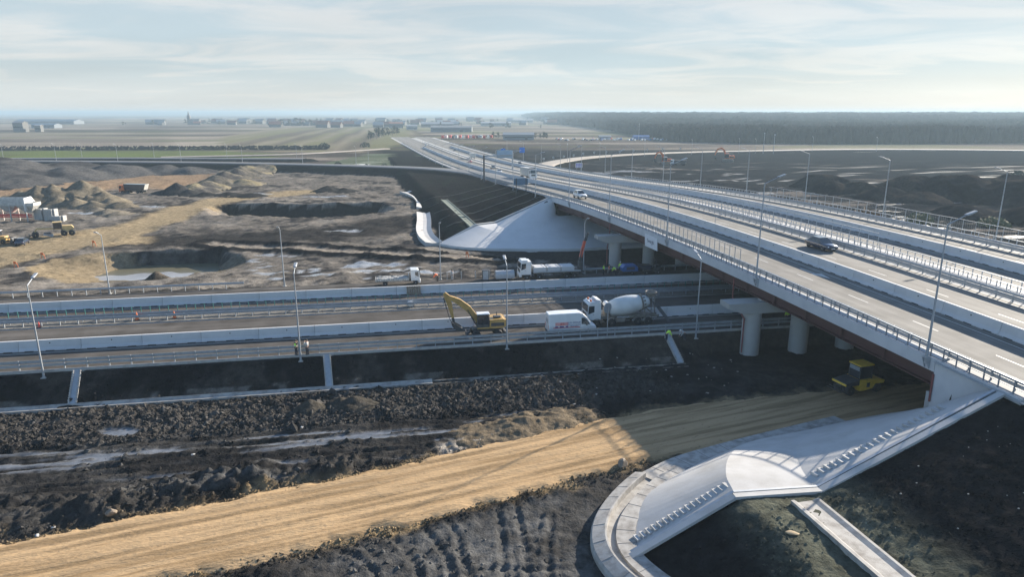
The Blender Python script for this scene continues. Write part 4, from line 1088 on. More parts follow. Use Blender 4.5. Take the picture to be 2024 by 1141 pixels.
def text_obj(txt, size, m, root, loc, rot, name='lettering', depth=.004, sx=1.0):
    cu = bpy.data.curves.new('t', 'FONT'); cu.body = txt; cu.size = size; cu.extrude = depth; cu.align_x = 'CENTER'; cu.align_y = 'CENTER'
    t = bpy.data.objects.new('t', cu); COL.objects.link(t)
    dg = bpy.context.evaluated_depsgraph_get(); me = bpy.data.meshes.new_from_object(t.evaluated_get(dg))
    bpy.data.objects.remove(t); bpy.data.curves.remove(cu)
    me.materials.clear(); me.materials.append(m)
    o = bpy.data.objects.new(name, me); COL.objects.link(o); o.parent = root
    o.location = loc; o.rotation_euler = rot; o.scale = (sx, 1, 1)
    return o
def quad(mb, a, b, c, d, t=.012, mi=0):
    """thin slab over the quad abcd, standing proud along its normal"""
    P = [Vector(p) for p in (a, b, c, d)]; n = (P[1] - P[0]).cross(P[3] - P[0]).normalized() * t
    mb.add([p - n for p in P] + [p + n for p in P], [(0, 1, 2, 3), (7, 6, 5, 4), (0, 4, 5, 1), (1, 5, 6, 2), (2, 6, 7, 3), (3, 7, 4, 0)], mi)
def P_(mb, name, m, root): return mb.build(name, M[m] if isinstance(m, str) else m, root)

def make_car(name, loc, rz, paint, label, cat='car', kind='sedan', group=None, detail=True, scale=1.0, pitch=0.0):
    root = empty(name, loc, 0, label, cat, group, rot=(0, pitch, rz)); root.scale = (scale,) * 3
    W = .90; suv = kind == 'suv'; dz = .12 if suv else 0
    H_ = (1.68 if suv else 1.45)
    sh = (1.02 if suv else .90)
    mb = MB()
    lo = [(-2.3, .42 + dz, sh - .22, sh - .1, .70, .74, .66), (-2.2, .30 + dz, sh - .06, sh, .80, .84, .74), (-1.5, .26 + dz, sh - .02, sh + .02, .84, W, .80), (0, .25 + dz, sh - .02, sh + .01, .86, W, .80), (1.0, .26 + dz, sh - .03, sh, .85, W, .80), (1.7, .28 + dz, sh - .12, sh - .04, .83, .88, .74), (2.15, .32 + dz, sh - .24, sh - .14, .78, .80, .64), (2.3, .42 + dz, sh - .32, sh - .26, .66, .68, .55)]
    loft(mb, lo, 0, True)
    P_(mb, 'body', paint, root)
    # cabin
    r0, r1, f1, f0 = (-2.15, -1.7, .25, 1.05) if suv else (-1.75, -1.05, .28, 1.15)
    mb = MB(); zb, zt = sh - .01, H_
    hb, ht = .80, .60
    cab = lambda x0, x1, a, b: [Vector((x0, a, zb)), Vector((x1, b, zt))]
    ring = [(r0, hb, zb), (r1, ht, zt), (f1, ht, zt), (f0, hb, zb)]
    v = [Vector((x, y, z)) for x, y, z in ring] + [Vector((x, -y, z)) for x, y, z in ring]
    mb.add(v, [(0, 1, 2, 3), (7, 6, 5, 4), (1, 5, 6, 2), (3, 2, 6, 7), (0, 4, 5, 1)])
    mb.box(((r1 + f1) / 2, 0, zt + .01), (f1 - r1 + .1, ht * 2 - .05, .03), 0, None, .012)
    P_(mb, 'roof', paint, root)
    def lerp3(a, b, f): return a.lerp(b, f)
    mb = MB(); a, b, c, d = v[3], v[2], v[6], v[7]
    quad(mb, a.lerp(b, .06).lerp(d, .05), a.lerp(b, .94).lerp(c, .05), d.lerp(c, .94).lerp(b, .05), d.lerp(c, .06).lerp(a, .05), .008); P_(mb, 'windscreen', 'glass', root)
    mb = MB(); a, b, c, d = v[0], v[1], v[5], v[4]
    quad(mb, d.lerp(c, .12).lerp(a, .06), d.lerp(c, .9).lerp(b, .06), a.lerp(b, .9).lerp(c, .06), a.lerp(b, .12).lerp(d, .06), .008); P_(mb, 'rear_window', 'glass', root)
    if detail:
        for sg in (1, -1):
            A = [Vector((x, y * sg, z)) for x, y, z in ring]
            for g0, g1 in ((.10, .47), (.52, .90)):
                mb = MB(); q = [A[0].lerp(A[3], g0).lerp(A[1].lerp(A[2], g0), .12), A[0].lerp(A[3], g1).lerp(A[1].lerp(A[2], g1), .12), A[0].lerp(A[3], g1).lerp(A[1].lerp(A[2], g1), .88), A[0].lerp(A[3], g0).lerp(A[1].lerp(A[2], g0), .88)]
                if sg < 0: q = q[::-1]
                quad(mb, *q, .008); P_(mb, 'side_window', 'glass', root)
            mb = MB(); mb.box((2.12, sg * .58, sh - .24), (.22, .26, .12), 0, Matrix.Rotation(-sg * .35, 3, 'Z'), .03); P_(mb, 'headlight', 'lamp_glass', root)
            mb = MB(); mb.box((-2.22, sg * .62, sh - .14), (.12, .24, .14), 0, None, .02); P_(mb, 'tail_light', 'tail', root)
            mb = MB(); mb.box((.82, sg * .98, sh + .06), (.1, .18, .13), 0, None, .03); P_(mb, 'mirror', paint, root)
            for hx in (-.55, .45):
                mb = MB(); mb.box((hx, sg * .905, sh - .16), (.18, .025, .03)); P_(mb, 'door_handle', 'silver', root)
        mb = MB(); mb.box((2.27, 0, .55 + dz), (.08, .95, .16)); P_(mb, 'grille', 'darkgrey', root)
        mb = MB(); mb.box((2.31, 0, .42 + dz), (.02, .5, .11)); P_(mb, 'number_plate', 'white', root)
    for x in (-1.35, 1.38):
        for sg in (1, -1): wheel(root, x, sg * .80, .33 + dz * .3, .21, .62, rm='silver', n=16)
    return root
def along_ov(s, w, back=True):
    p = OVZ(s, w, .012); d = (OVZ(s - 1, w) - OVZ(s + 1, w)) if back else (OVZ(s + 1, w) - OVZ(s - 1, w))
    return p, math.atan2(d.y, d.x), -math.atan2(d.z, math.hypot(d.x, d.y))
def ov_car(s, w, paint, label, kind='sedan', back=True, detail=True, scale=1.0, name='passenger_car'):
    p, rz, pt = along_ov(s, w, back); return make_car(name, p, rz, paint, label, 'car', kind, None, detail, scale, pt)
M['grey_car'] = mat('grey_car_paint', (.12, .125, .13), rough=.3, coat=.6); M['red_car'] = mat('red_car_paint', (.35, .03, .03), rough=.3, coat=.6)
ov_car(11.2, 18.5, 'navy', 'dark blue saloon car driving beside the guard rail on the overpass', scale=1.12)
ov_car(79.0, 5.6, 'white', 'white off road car with a dark windscreen near the far end of the overpass', 'suv', scale=1.1)
ov_car(205, 13.6, 'white', 'white car following left of the white lorry on the overpass road')
ov_car(236, 17.5, 'grey_car', 'dark grey car with pale front in the middle of the far road')
ov_car(292, 16.5, 'red_car', 'dull red car farther back on the far road')
ov_car(425, 28.5, 'grey_car', 'tiny dark car far off on the right carriageway', back=False, detail=False)
ov_car(268, 37.5, 'navy', 'dark car heading away on the outer right lane beyond the gantry', back=False, detail=False)
ov_car(500, 16, 'white', 'tiny white car far off before the road bend', detail=False)

# ---- lorry heading towards the camera
def cab_over(root, x0, L, Wd, zb, zt, paint, screen=True, slope=.12):
    """a flat-fronted lorry cab from x0 (rear) to x0+L (front)"""
    h = Wd / 2; mb = MB()
    pr = [(x0, zb), (x0 + L, zb), (x0 + L, zb + (zt - zb) * .48), (x0 + L - slope, zt - .12), (x0 + L - slope - .22, zt), (x0, zt)]
    bmv = [(x, y, z) for y in (-h, h) for x, z in pr]
    n = len(pr)
    mb.add(bmv, [tuple(range(n)), tuple(range(n, 2 * n))[::-1]] + [(i, i + n, (i + 1) % n + n, (i + 1) % n) for i in range(n)])
    P_(mb, 'cab', paint, root)
    zs = zb + (zt - zb) * .50
    mb = MB(); quad(mb, (x0 + L + .005, h * .9, zs), (x0 + L - slope * .85 + .005, h * .88, zt - .22), (x0 + L - slope * .85 + .005, -h * .88, zt - .22), (x0 + L + .005, -h * .9, zs), .012); P_(mb, 'windscreen', 'glass', root)
    for sg in (1, -1):
        mb = MB(); y = sg * (h + .004); q = [(x0 + L * .48, y, zs - .02), (x0 + L - .14, y, zs - .30), (x0 + L - .20, y, zt - .30), (x0 + L * .48, y, zt - .30)]
        quad(mb, *(q if sg < 0 else q[::-1]), .01); P_(mb, 'side_window', 'glass', root)
        mb = MB(); mb.box((x0 + L + .05, sg * (h + .16), zs + .35), (.1, .16, .5), 0, None, .03); mb.beam((x0 + L - .05, sg * h, zs + .5), (x0 + L + .05, sg * (h + .16), zs + .5), .03, .03); P_(mb, 'mirror', 'darkgrey', root)
        mb = MB(); mb.box((x0 + L * .55, sg * (h + .012), zb + (zt - zb) * .34), (.16, .03, .05)); P_(mb, 'door_handle', 'darkgrey', root)
        mb = MB(); mb.box((x0 + L + .02, sg * h * .72, zb + .12), (.06, .34, .2), 0, None, .02); P_(mb, 'headlight', 'lamp_glass', root)
    mb = MB(); mb.box((x0 + L + .015, 0, zb + (zt - zb) * .28), (.05, Wd * .62, (zt - zb) * .22)); P_(mb, 'grille', 'darkgrey', root)
    mb = MB(); mb.box((x0 + L - .05, 0, zb - .18), (.36, Wd * .98, .42), 0, None, .05); P_(mb, 'bumper', paint, root)
def lorry():
    p, rz, pt = along_ov(163, 15.2)
    root = empty('semi_trailer_lorry', p, 0, 'white lorry with a pale box trailer coming towards the overpass, behind the sign panel', 'lorry', rot=(0, pt, rz))
    cab_over(root, 4.6, 2.1, 2.45, .85, 3.6, 'white')
    mb = MB(); mb.box((-1.8, 0, 2.55), (11.6, 2.5, 2.75), 0, None, .05); P_(mb, 'box_body', 'white_dirty', root)
    mb = MB(); mb.box((-1.0, 0, .95), (13.0, .9, .3)); mb.box((4.9, 0, 3.75), (1.1, 2.2, .5), 0, None, .15); P_(mb, 'chassis', 'darkgrey', root)
    for x in (5.7, 2.6, -4.0, -5.3, -6.6):
        for sg in (1, -1): wheel(root, x, sg * 1.05, .5, .34, .5, n=14)
lorry()
def van2():
    p, rz, pt = along_ov(330, 24.5, False)
    root = empty('box_lorry', p, 0, 'small pale box lorry heading away on the far right carriageway', 'lorry', rot=(0, pt, rz))
    cab_over(root, 2.0, 1.7, 2.2, .8, 2.6, 'white'); mb = MB(); mb.box((-1.1, 0, 2.2), (6.0, 2.4, 2.5), 0, None, .05); P_(mb, 'box_body', 'white_dirty', root)
    for x in (2.7, -2.6):
        for sg in (1, -1): wheel(root, x, sg * .95, .45, .3, .5, n=12)
van2()

# ---- panel van on the motorway
def panel_van():
    p = MW(21.3, 76.62, Z0 + .006)
    root = empty('panel_van', p, A_MW, 'white high roof panel van with red and blue lettering, parked behind the mixer lorry', 'van')
    mb = MB()
    st = [(-2.95, .42, 1.25, 2.52, .90, .93, .80), (-2.88, .32, 1.3, 2.62, .95, .98, .82), (-1.5, .30, 1.3, 2.66, .96, .99, .84), (.9, .30, 1.3, 2.66, .96, .99, .84), (1.35, .30, 1.28, 2.52, .96, .99, .80), (1.85, .30, 1.25, 2.05, .95, .98, .76), (2.25, .30, 1.2, 1.55, .94, .96, .80), (2.42, .32, 1.1, 1.28, .93, .95, .82), (2.85, .36, .92, 1.06, .88, .90, .74), (3.02, .44, .78, .86, .74, .76, .60)]
    loft(mb, st, 0, False); P_(mb, 'body', 'white', root)
    mb = MB(); quad(mb, (2.30, .74, 1.50), (1.46, .70, 2.42), (1.46, -.70, 2.42), (2.30, -.74, 1.50), .03); P_(mb, 'windscreen', 'glass', root)
    for sg in (1, -1):
        mb = MB(); q = [(1.10, sg * .985, 1.30), (2.18, sg * .955, 1.22), (1.80, sg * .86, 1.80), (1.45, sg * .845, 2.06), (1.10, sg * .885, 2.06)]
        n = Vector((0, sg * .014, .004)); V = [Vector(x) for x in q]
        mb.add([x - n for x in V] + [x + n for x in V], [tuple(range(5)), tuple(range(5, 10))[::-1]] + [(i, (i + 1) % 5, (i + 1) % 5 + 5, i + 5) for i in range(5)]); P_(mb, 'side_window', 'glass', root)
        mb = MB(); mb.box((2.72, sg * .72, .86), (.3, .3, .2), 0, None, .05); P_(mb, 'headlight', 'lamp_glass', root)
        mb = MB(); mb.box((-2.93, sg * .84, 1.05), (.06, .14, .5)); P_(mb, 'tail_light', 'tail', root)
        mb = MB(); mb.box((1.72, sg * 1.08, 1.30), (.14, .2, .3), 0, None, .03); P_(mb, 'mirror', 'darkgrey', root)
        mb = MB(); mb.box((-.3, sg * .992, .55), (4.6, .02, .10)); mb.box((.98, sg * .993, 1.0), (.012, .012, 1.4)); P_(mb, 'side_trim', 'steel_dull', root)
        for x in (-1.75, 1.95): wheel(root, x, sg * .88, .36, .22, .58)
    mb = MB(); mb.box((-2.96, 0, 1.5), (.02, .02, 2.0)); mb.box((-2.965, .3, 1.75), (.02, .5, .5)); mb.box((-2.965, -.3, 1.75), (.02, .5, .5)); P_(mb, 'rear_door_seams', 'steel_dull', root)
    mb = MB(); mb.box((-2.98, 0, .42), (.12, 1.7, .18)); P_(mb, 'bumper', 'darkgrey', root)
    # side livery: pink panel with red letters, three blue lines and a red stripe
    side = -1
    pink = mat('pink_livery', (.62, .28, .26), rough=.4, var=.15)
    mb = MB(); mb.box((-1.35, -.977, 1.40), (1.55, .03, .02)); quad(mb, (-2.15, -.985, 1.22), (-.55, -.985, 1.22), (-.55, -.962, 1.62), (-2.15, -.962, 1.62), .018); P_(mb, 'livery_panel', pink, root)
    mb = MB(); mb.box((-.75, -.993, .98), (3.3, .016, .09)); P_(mb, 'livery_stripe', 'red', root)
    dark = mat('livery_dark_blue', (.03, .05, .2), rough=.4)
    mb = MB()
    for x, w_ in ((-2.0, .34), (-1.35, .5), (-.72, .3)): mb.box((x, -.996, 1.09), (w_, .014, .15), 0, None, .03)
    P_(mb, 'livery_pictures', dark, root)
    rx = (math.pi / 2, 0, 0)
    text_obj('JES', .36, M['red'], root, (-1.3, -1.012, 1.42), (math.pi / 2 - .05, 0, 0), sx=1.2)
    text_obj('LUX GROUP', .31, dark, root, (.15, -1.0, 1.54), (math.pi / 2 - .05, 0, 0), sx=.95)
    text_obj('MONTAJ SI SERVICE', .19, dark, root, (.15, -1.01, 1.27), rx, sx=1.0)
    text_obj('RUTIERE', .20, dark, root, (.22, -1.012, 1.10), rx, sx=1.3)
    return root
panel_van()

# ---- mixer lorry, facing left
def mixer():
    root = empty('concrete_mixer_lorry', MW(28.2, 78.92, Z0 + .006), A_MW + math.pi, 'concrete mixer lorry with a big white drum, standing in the overpass shade', 'mixer lorry')
    cab_over(root, 2.75, 1.75, 2.4, 1.05, 3.15, 'white', slope=.16)
    mb = MB(); mb.box((3.4, 0, 3.22), (1.5, 2.1, .16), 0, None, .06); mb.box((3.0, 0, 3.40), (.7, 2.0, .26), 0, Matrix.Rotation(-.25, 3, 'Y'), .06); P_(mb, 'roof_spoiler', 'white', root)
    mb = MB(); mb.lathe([(.0, 0), (.13, 0), (.12, .2), (.05, .24), (0, .24)], 12); b = P_(mb, 'beacon', 'orange', root); b.location = (3.9, -.6, 3.30)
    b2 = b.copy(); COL.objects.link(b2); b2.parent = root; b2.location = (3.9, .6, 3.30)
    mb = MB()
    for sg in (1, -1): mb.box((-.6, sg * .42, .98), (9.2, .12, .26))
    for x in (-4.8, -2.5, 0, 2.3): mb.box((x, 0, .98), (.14, .9, .2))
    mb.box((-.2, 0, 1.18), (7.6, 1.0, .16)); P_(mb, 'chassis', 'mud', root)
    for x in (3.25, 1.25, -2.15, -3.55):
        for sg in (1, -1): wheel(root, x, sg * 1.02, .52, .36, .56, rm='mud')
        for sg in (1, -1):
            mb = MB(); rr = []
            for k in range(11):
                a = math.pi * k / 10
                rr.append([(x + math.cos(a) * q, sg * y, .52 + math.sin(a) * q) for q, y in ((.60, .84), (.60, 1.22), (.66, 1.22), (.66, .84))])
            mb.sweep(rr); P_(mb, 'mudguard', 'mud', root)
    # drum, tilted up to the rear (rear is -x)
    tilt = R(9); D = Matrix.Translation((-.95, 0, 2.42)) @ Matrix.Rotation(-(math.pi / 2) + tilt, 4, 'Y')
    mb = MB(); prof = [(.0, -2.45), (.62, -2.4), (.85, -2.25), (1.12, -1.2), (1.17, -.4), (1.17, .35), (1.06, 1.1), (.92, 1.75), (.88, 2.0), (.80, 2.3), (.62, 2.75), (.5, 2.95), (.40, 2.95), (.36, 2.7)]
    mb.lathe([(a * 1.04, b_ * 1.0) for a, b_ in prof], 36, D); dr_ = P_(mb, 'drum', 'drum', root)
    mb = MB(); mb.lathe([(.955, 1.80), (1.02, 1.80), (1.02, 2.02), (.93, 2.02)], 36, D); P_(mb, 'drum_ring', 'mud', root)
    mb = MB()
    for k in range(12):
        a = k * math.pi / 6
        mb.add([D @ Vector((.905 * math.cos(a + q), .905 * math.sin(a + q), z)) for q, z in ((0, 2.1), (.26, 2.1), (.26, 2.35), (0, 2.35))], [(0, 1, 2, 3)])
    P_(mb, 'drum_stain', 'mud', root)
    # stands, hopper, chute, ladder
    mb = MB()
    for sg in (1, -1):
        mb.beam((1.75, sg * .55, 1.25), (1.6, sg * .35, 2.0), .12, .12); mb.beam((-3.1, sg * .75, 1.2), (-3.25, sg * .55, 2.35), .14, .14); mb.beam((-4.4, sg * .6, 1.2), (-3.2, sg * .6, 2.3), .1, .1)
        mb.beam((-4.55, sg * .62, 1.1), (-4.5, sg * .5, 3.4), .09, .09)
    mb.box((1.72, 0, 1.7), (.5, 1.2, 1.1), 0, None, .08); mb.box((-3.3, 0, 2.2), (.25, 1.4, .3)); P_(mb, 'drum_stand', 'mud', root)
    mb = MB(); mb.tube((1.55, .35, 2.55), (1.55, -.85, 2.55), .36, .36, 20); mb.tube((1.55, -.86, 2.55), (1.55, -.9, 2.55), .3, .2, 20); P_(mb, 'water_tank', 'white', root)
    mb = MB()
    mb.lathe([(.32, 0), (.75, .62), (.75, .72), (.70, .72), (.28, .04)], 16, Matrix.Translation((-4.15, 0, 3.35))); mb.box((-4.5, 0, 3.55), (.8, 1.3, .1)); P_(mb, 'hopper', 'mud', root)
    mb = MB(); c0, c1 = Vector((-4.5, .15, 2.65)), Vector((-5.7, 2.6, .62)); rings = []
    for k in range(9):
        p = c0.lerp(c1, k / 8); rings.append([p + Vector((dx, dy, dz)) for dx, dy, dz in ((-.26, -.12, .22), (-.16, -.08, 0), (.16, .08, 0), (.26, .12, .22), (.22, .1, .24), (.13, .07, .05), (-.13, -.07, .05), (-.22, -.1, .24))])
    mb.sweep(rings); P_(mb, 'discharge_chute', 'darkgrey', root)
    mb = MB()
    for sg in (-.22, .22): mb.beam((-4.95, -.7 + sg, .8), (-4.75, -.7 + sg, 3.6), .05, .05)
    for k in range(8): mb.beam((-4.92 + k * .025, -.92, 1.0 + k * .33), (-4.92 + k * .025, -.48, 1.0 + k * .33), .04, .04)
    P_(mb, 'ladder', 'steel_dull', root)
    mb = MB(); mb.box((.1, -1.0, .85), (1.1, .5, .55), 0, None, .05); mb.box((.1, 1.0, .85), (1.0, .5, .5), 0, None, .05); P_(mb, 'fuel_tank', 'mud', root)
    mb = MB()
    for sg in (1, -1): mb.beam((-4.4, sg * 1.1, .75), (-1.4, sg * 1.1, .75), .06, .12); mb.beam((-1.0, sg * 1.12, 1.2), (.6, sg * 1.12, 1.25), .06, .1)
    P_(mb, 'side_guard', 'steel_dull', root)
mixer()

# ---- wheeled excavator, boom raised to the left
def arm_box(mb, pts, wd, mi=0):
    """a boxed arm along the (x, z, half depth) outline"""
    P = []
    for i, (x, z, h) in enumerate(pts):
        a = pts[max(0, i - 1)]; b = pts[min(len(pts) - 1, i + 1)]
        d = Vector((b[0] - a[0], b[1] - a[1])).normalized(); P.append(((x - d.y * h, z + d.x * h), (x + d.y * h, z - d.x * h)))
    mb.sweep([[(u[0], -wd / 2, u[1]), (u[0], wd / 2, u[1]), (l[0], wd / 2, l[1]), (l[0], -wd / 2, l[1])] for u, l in P], True, mi)
def cylinder(root, a, b, r=.075, y=0.0):
    mb = MB(); a, b = Vector((a[0], y, a[1])), Vector((b[0], y, b[1])); mid = a.lerp(b, .55)
    mb.tube(a, mid, r, r, 12); mb.tube(mid, b, r * .55, r * .55, 10); return P_(mb, 'hydraulic_cylinder', 'darkgrey', root)
def bucket(mb, ox, oz, s=1.0, wd=1.0, ang=0.0):
    pr = [(0, 0), (.22, .12), (.30, -.25), (.18, -.72), (-.12, -1.02), (-.5, -1.12), (-.42, -1.0), (-.12, -.86), (.06, -.62), (.14, -.25), (.02, -.1)]
    ca, sa = math.cos(ang), math.sin(ang)
    q = [(ox + (x * ca - z * sa) * s, oz + (x * sa + z * ca) * s) for x, z in pr]
    n = len(q); h = wd / 2
    mb.add([(x, -h, z) for x, z in q] + [(x, h, z) for x, z in q], [(i, (i + 1) % n, n + (i + 1) % n, n + i) for i in range(n)])
    side = [q[0], q[2], q[3], q[4], q[5], (ox + (-.42 * ca + .75 * sa) * s, oz + (-.42 * sa - .75 * ca) * s)]
    for y in (-h, h):
        mb.add([(x, y - .02, z) for x, z in side] + [(x, y + .02, z) for x, z in side], [tuple(range(6)), tuple(range(6, 12))[::-1]] + [(i, (i + 1) % 6, (i + 1) % 6 + 6, i + 6) for i in range(6)])
    for k in range(5):
        y = -h + wd * (k + .5) / 5
        mb.beam((q[4][0], y, q[4][1]), (q[5][0] - .14 * ca, y, q[5][1] - .14 * sa), .09, .07)
def excavator(loc, rz, label, paint='yellow', tracked=False, boom=None, stick=None, bk=None, name='excavator', scale=1.0, wcab=None):
    root = empty(name, loc, rz, label, 'excavator'); root.scale = (scale,) * 3
    if tracked:
        for sg in (1, -1):
            mb = MB(); pr = []
            for k in range(9): a = math.pi / 2 + math.pi * k / 8; pr.append((-1.6 + .45 * math.cos(a), .47 + .45 * math.sin(a)))
            for k in range(9): a = -math.pi / 2 + math.pi * k / 8; pr.append((1.6 + .45 * math.cos(a), .47 + .45 * math.sin(a)))
            mb.prism([(x, z) for x, z in pr], sg * 1.2 - .28, sg * 1.2 + .28, 0, 'y'); P_(mb, 'track', 'mud', root)
        mb = MB(); mb.box((0, 0, .7), (2.2, 1.9, .5)); P_(mb, 'undercarriage', 'darkgrey', root)
    else:
        mb = MB(); mb.box((0, 0, .95), (3.5, .95, .42), 0, None, .06); mb.box((1.35, 0, .62), (.3, 1.7, .3)); mb.box((-1.25, 0, .62), (.3, 1.7, .3)); P_(mb, 'undercarriage', 'darkgrey', root)
        for x in (1.35, -1.25):
            for sg in (1, -1):
                wheel(root, x, sg * .98, .52, .5, .5, rm='mud')
        mb = MB(); mb.beam((2.0, 0, .75), (2.35, 0, .45), .5, .2); mb.prism([(2.35, .08), (2.30, .35), (2.38, .65), (2.46, .66), (2.42, .36), (2.47, .08)], -1.2, 1.2, 0, 'y'); P_(mb, 'dozer_blade', 'darkgrey', root)
        mb = MB(); mb.box((-2.05, 0, .6), (.3, 2.2, .5), 0, None, .05); mb.box((-2.0, 1.0, .28), (.22, .45, .3)); mb.box((-2.0, -1.0, .28), (.22, .45, .3)); P_(mb, 'outrigger', 'darkgrey', root)
    mb = MB(); mb.lathe([(.75, 1.05), (.75, 1.28)], 20); P_(mb, 'slew_ring', 'darkgrey', root)
    mb = MB(); mb.box((-.35, 0, 1.38), (3.2, 2.3, .2), 0, None, .05); P_(mb, 'turntable', paint, root)
    mb = MB(); mb.prism([(-2.0, 1.5), (-2.05, 2.25), (-1.85, 2.42), (-.25, 2.35), (-.2, 1.5)], -1.15, 1.15, 0, 'y'); mb.box((.55, -.72, 1.85), (1.3, .75, .72), 0, None, .06); P_(mb, 'engine_hood', paint, root)
    mb = MB(); mb.prism([(-2.3, 1.42), (-2.36, 2.0), (-2.2, 2.3), (-2.0, 2.3), (-2.0, 1.42)], -1.1, 1.1, 0, 'y'); P_(mb, 'counterweight', paint, root)
    for sg in (1, -1):
        mb = MB(); mb.box((-1.15, sg * 1.155, 1.78), (1.55, .02, .42)); P_(mb, 'side_panel', 'darkgrey', root)
    mb = MB(); mb.tube((-1.3, -.5, 2.35), (-1.3, -.5, 2.85), .05, .05, 8); mb.box((-1.2, .3, 2.5), (.9, .7, .16), 0, None, .05); P_(mb, 'exhaust', 'darkgrey', root)
    # cab
    cy = .62
    mb = MB(); cz0, cz1 = 1.48, 3.02
    for x in (-.15, 1.28):
        for sg in (-.46, .46): mb.beam((x, cy + sg, cz0), (x - (.12 if x > 1 else 0), cy + sg, cz1), .09, .09)
    mb.box((.56, cy, cz0 + .18), (1.45, .98, .36)); mb.beam((.6, cy + .46, cz0), (.55, cy + .46, cz1), .07, .07); P_(mb, 'cab_frame', 'darkgrey', root)
    mb = MB(); mb.box((.52, cy, cz1 + .05), (1.55, 1.05, .14), 0, None, .06); P_(mb, 'cab_roof', wcab or 'white', root)
    mb = MB(); mb.box((.56, cy, 2.35), (1.28, .90, 1.1)); P_(mb, 'cab_glass', 'glass', root)
    boom = boom or [(.9, 1.9, .27), (2.2, 3.6, .36), (3.3, 4.5, .34), (4.7, 5.25, .16)]
    stick = stick or [(4.95, 5.6, .16), (4.62, 5.1, .36), (4.35, 4.2, .28), (4.02, 2.55, .13)]
    mb = MB(); arm_box(mb, boom, .42); P_(mb, 'boom', paint, root)
    mb = MB(); arm_box(mb, stick, .34); P_(mb, 'stick', paint, root)
    bx, bz = stick[-1][0], stick[-1][1]
    mb = MB(); mb.beam((bx, 0, bz), (bx - .1, 0, bz - .5), .3, .3); bucket(mb, bx - .05, bz - .55, *(bk or (1.15, 1.0, -.5))); P_(mb, 'bucket', 'darkgrey', root)
    for y in (.3, -.3): cylinder(root, (1.35, 1.7), (boom[1][0] + .1, boom[1][1] - .1), .085, y)
    cylinder(root, (boom[1][0] + .5, boom[1][1] + .75), (stick[0][0], stick[0][1]), .075)
    cylinder(root, (stick[1][0] + .42, stick[1][1] - .1), (bx + .42, bz + .05), .065)
    mb = MB(); mb.beam((bx + .42, 0, bz + .05), (bx, 0, bz + .25), .2, .06); mb.beam((bx + .42, 0, bz + .05), (bx + .15, 0, bz - .55), .2, .06); P_(mb, 'bucket_link', 'darkgrey', root)
    return root
excavator(MW(11.05, 77.0, Z0 + .006), A_MW + math.pi, 'yellow wheeled excavator holding its boom over the lower motorway')

# ---- pneumatic roller under the bridge
def roller():
    p = Vector((36.1, 66.5, .30))
    root = empty('road_roller', p, math.atan2(-.30, -.95), 'yellow rubber tyred road roller parked in the shade under the overpass', 'roller')
    M['roller_yellow'] = mat('roller_yellow_paint', (.78, .50, .05), rough=.4, var=.12)
    for x, ys in ((1.75, (-.78, -.26, .26, .78)), (-1.65, (-.78, -.26, .26, .78))):
        for y in ys: wheel(root, x, y, .50, .44, .5, rm='darkgrey')
    mb = MB(); mb.prism([(-2.35, .95), (-2.45, 1.25), (-1.6, 1.52), (.55, 1.52), (.75, 1.38), (.75, .40), (.2, .36), (-.95, .52), (-1.25, 1.0)], -1.0, 1.0, 0, 'y'); P_(mb, 'body', 'roller_yellow', root)
    mb = MB(); mb.prism([(.75, 1.02), (.75, 1.58), (2.3, 1.32), (2.45, 1.12), (2.4, 1.02)], -.95, .95, 0, 'y'); P_(mb, 'hood', 'darkgrey', root)
    mb = MB(); mb.box((2.46, 0, 1.18), (.12, 1.96, .22), 0, None, .04); P_(mb, 'front_trim', 'roller_yellow', root)
    mb = MB(); mb.box((1.75, 0, .95), (1.5, .7, .2)); mb.beam((2.4, 0, .7), (3.0, 0, .55), .1, .1); mb.beam((3.0, -1, .5), (3.0, 1, .5), .06, .06); mb.beam((2.75, -1, .62), (2.75, 1, .62), .05, .05); P_(mb, 'front_axle', 'darkgrey', root)
    mb = MB()
    for x in (-.95, .62):
        for sg in (-.72, .72): mb.beam((x, sg, 1.5), (x - (.06 if x > 0 else -.03), sg, 2.95), .09, .09)
    P_(mb, 'cab_frame', 'darkgrey', root)
    mb = MB(); mb.box((-.17, 0, 2.2), (1.48, 1.40, 1.36)); P_(mb, 'cab_glass', 'glass', root)
    mb = MB(); mb.box((-.18, 0, 3.0), (1.85, 1.65, .16), 0, None, .06); P_(mb, 'cab_roof', 'roller_yellow', root)
    for sg in (1, -1):
        mb = MB(); mb.box((-.35, sg * 1.005, .95), (.4, .02, .5)); P_(mb, 'vent_panel', 'darkgrey', root)
    mb = MB(); mb.box((.66, 0, 2.62), (.03, 1.3, .42)); P_(mb, 'sun_blind', 'steel', root)
roller()

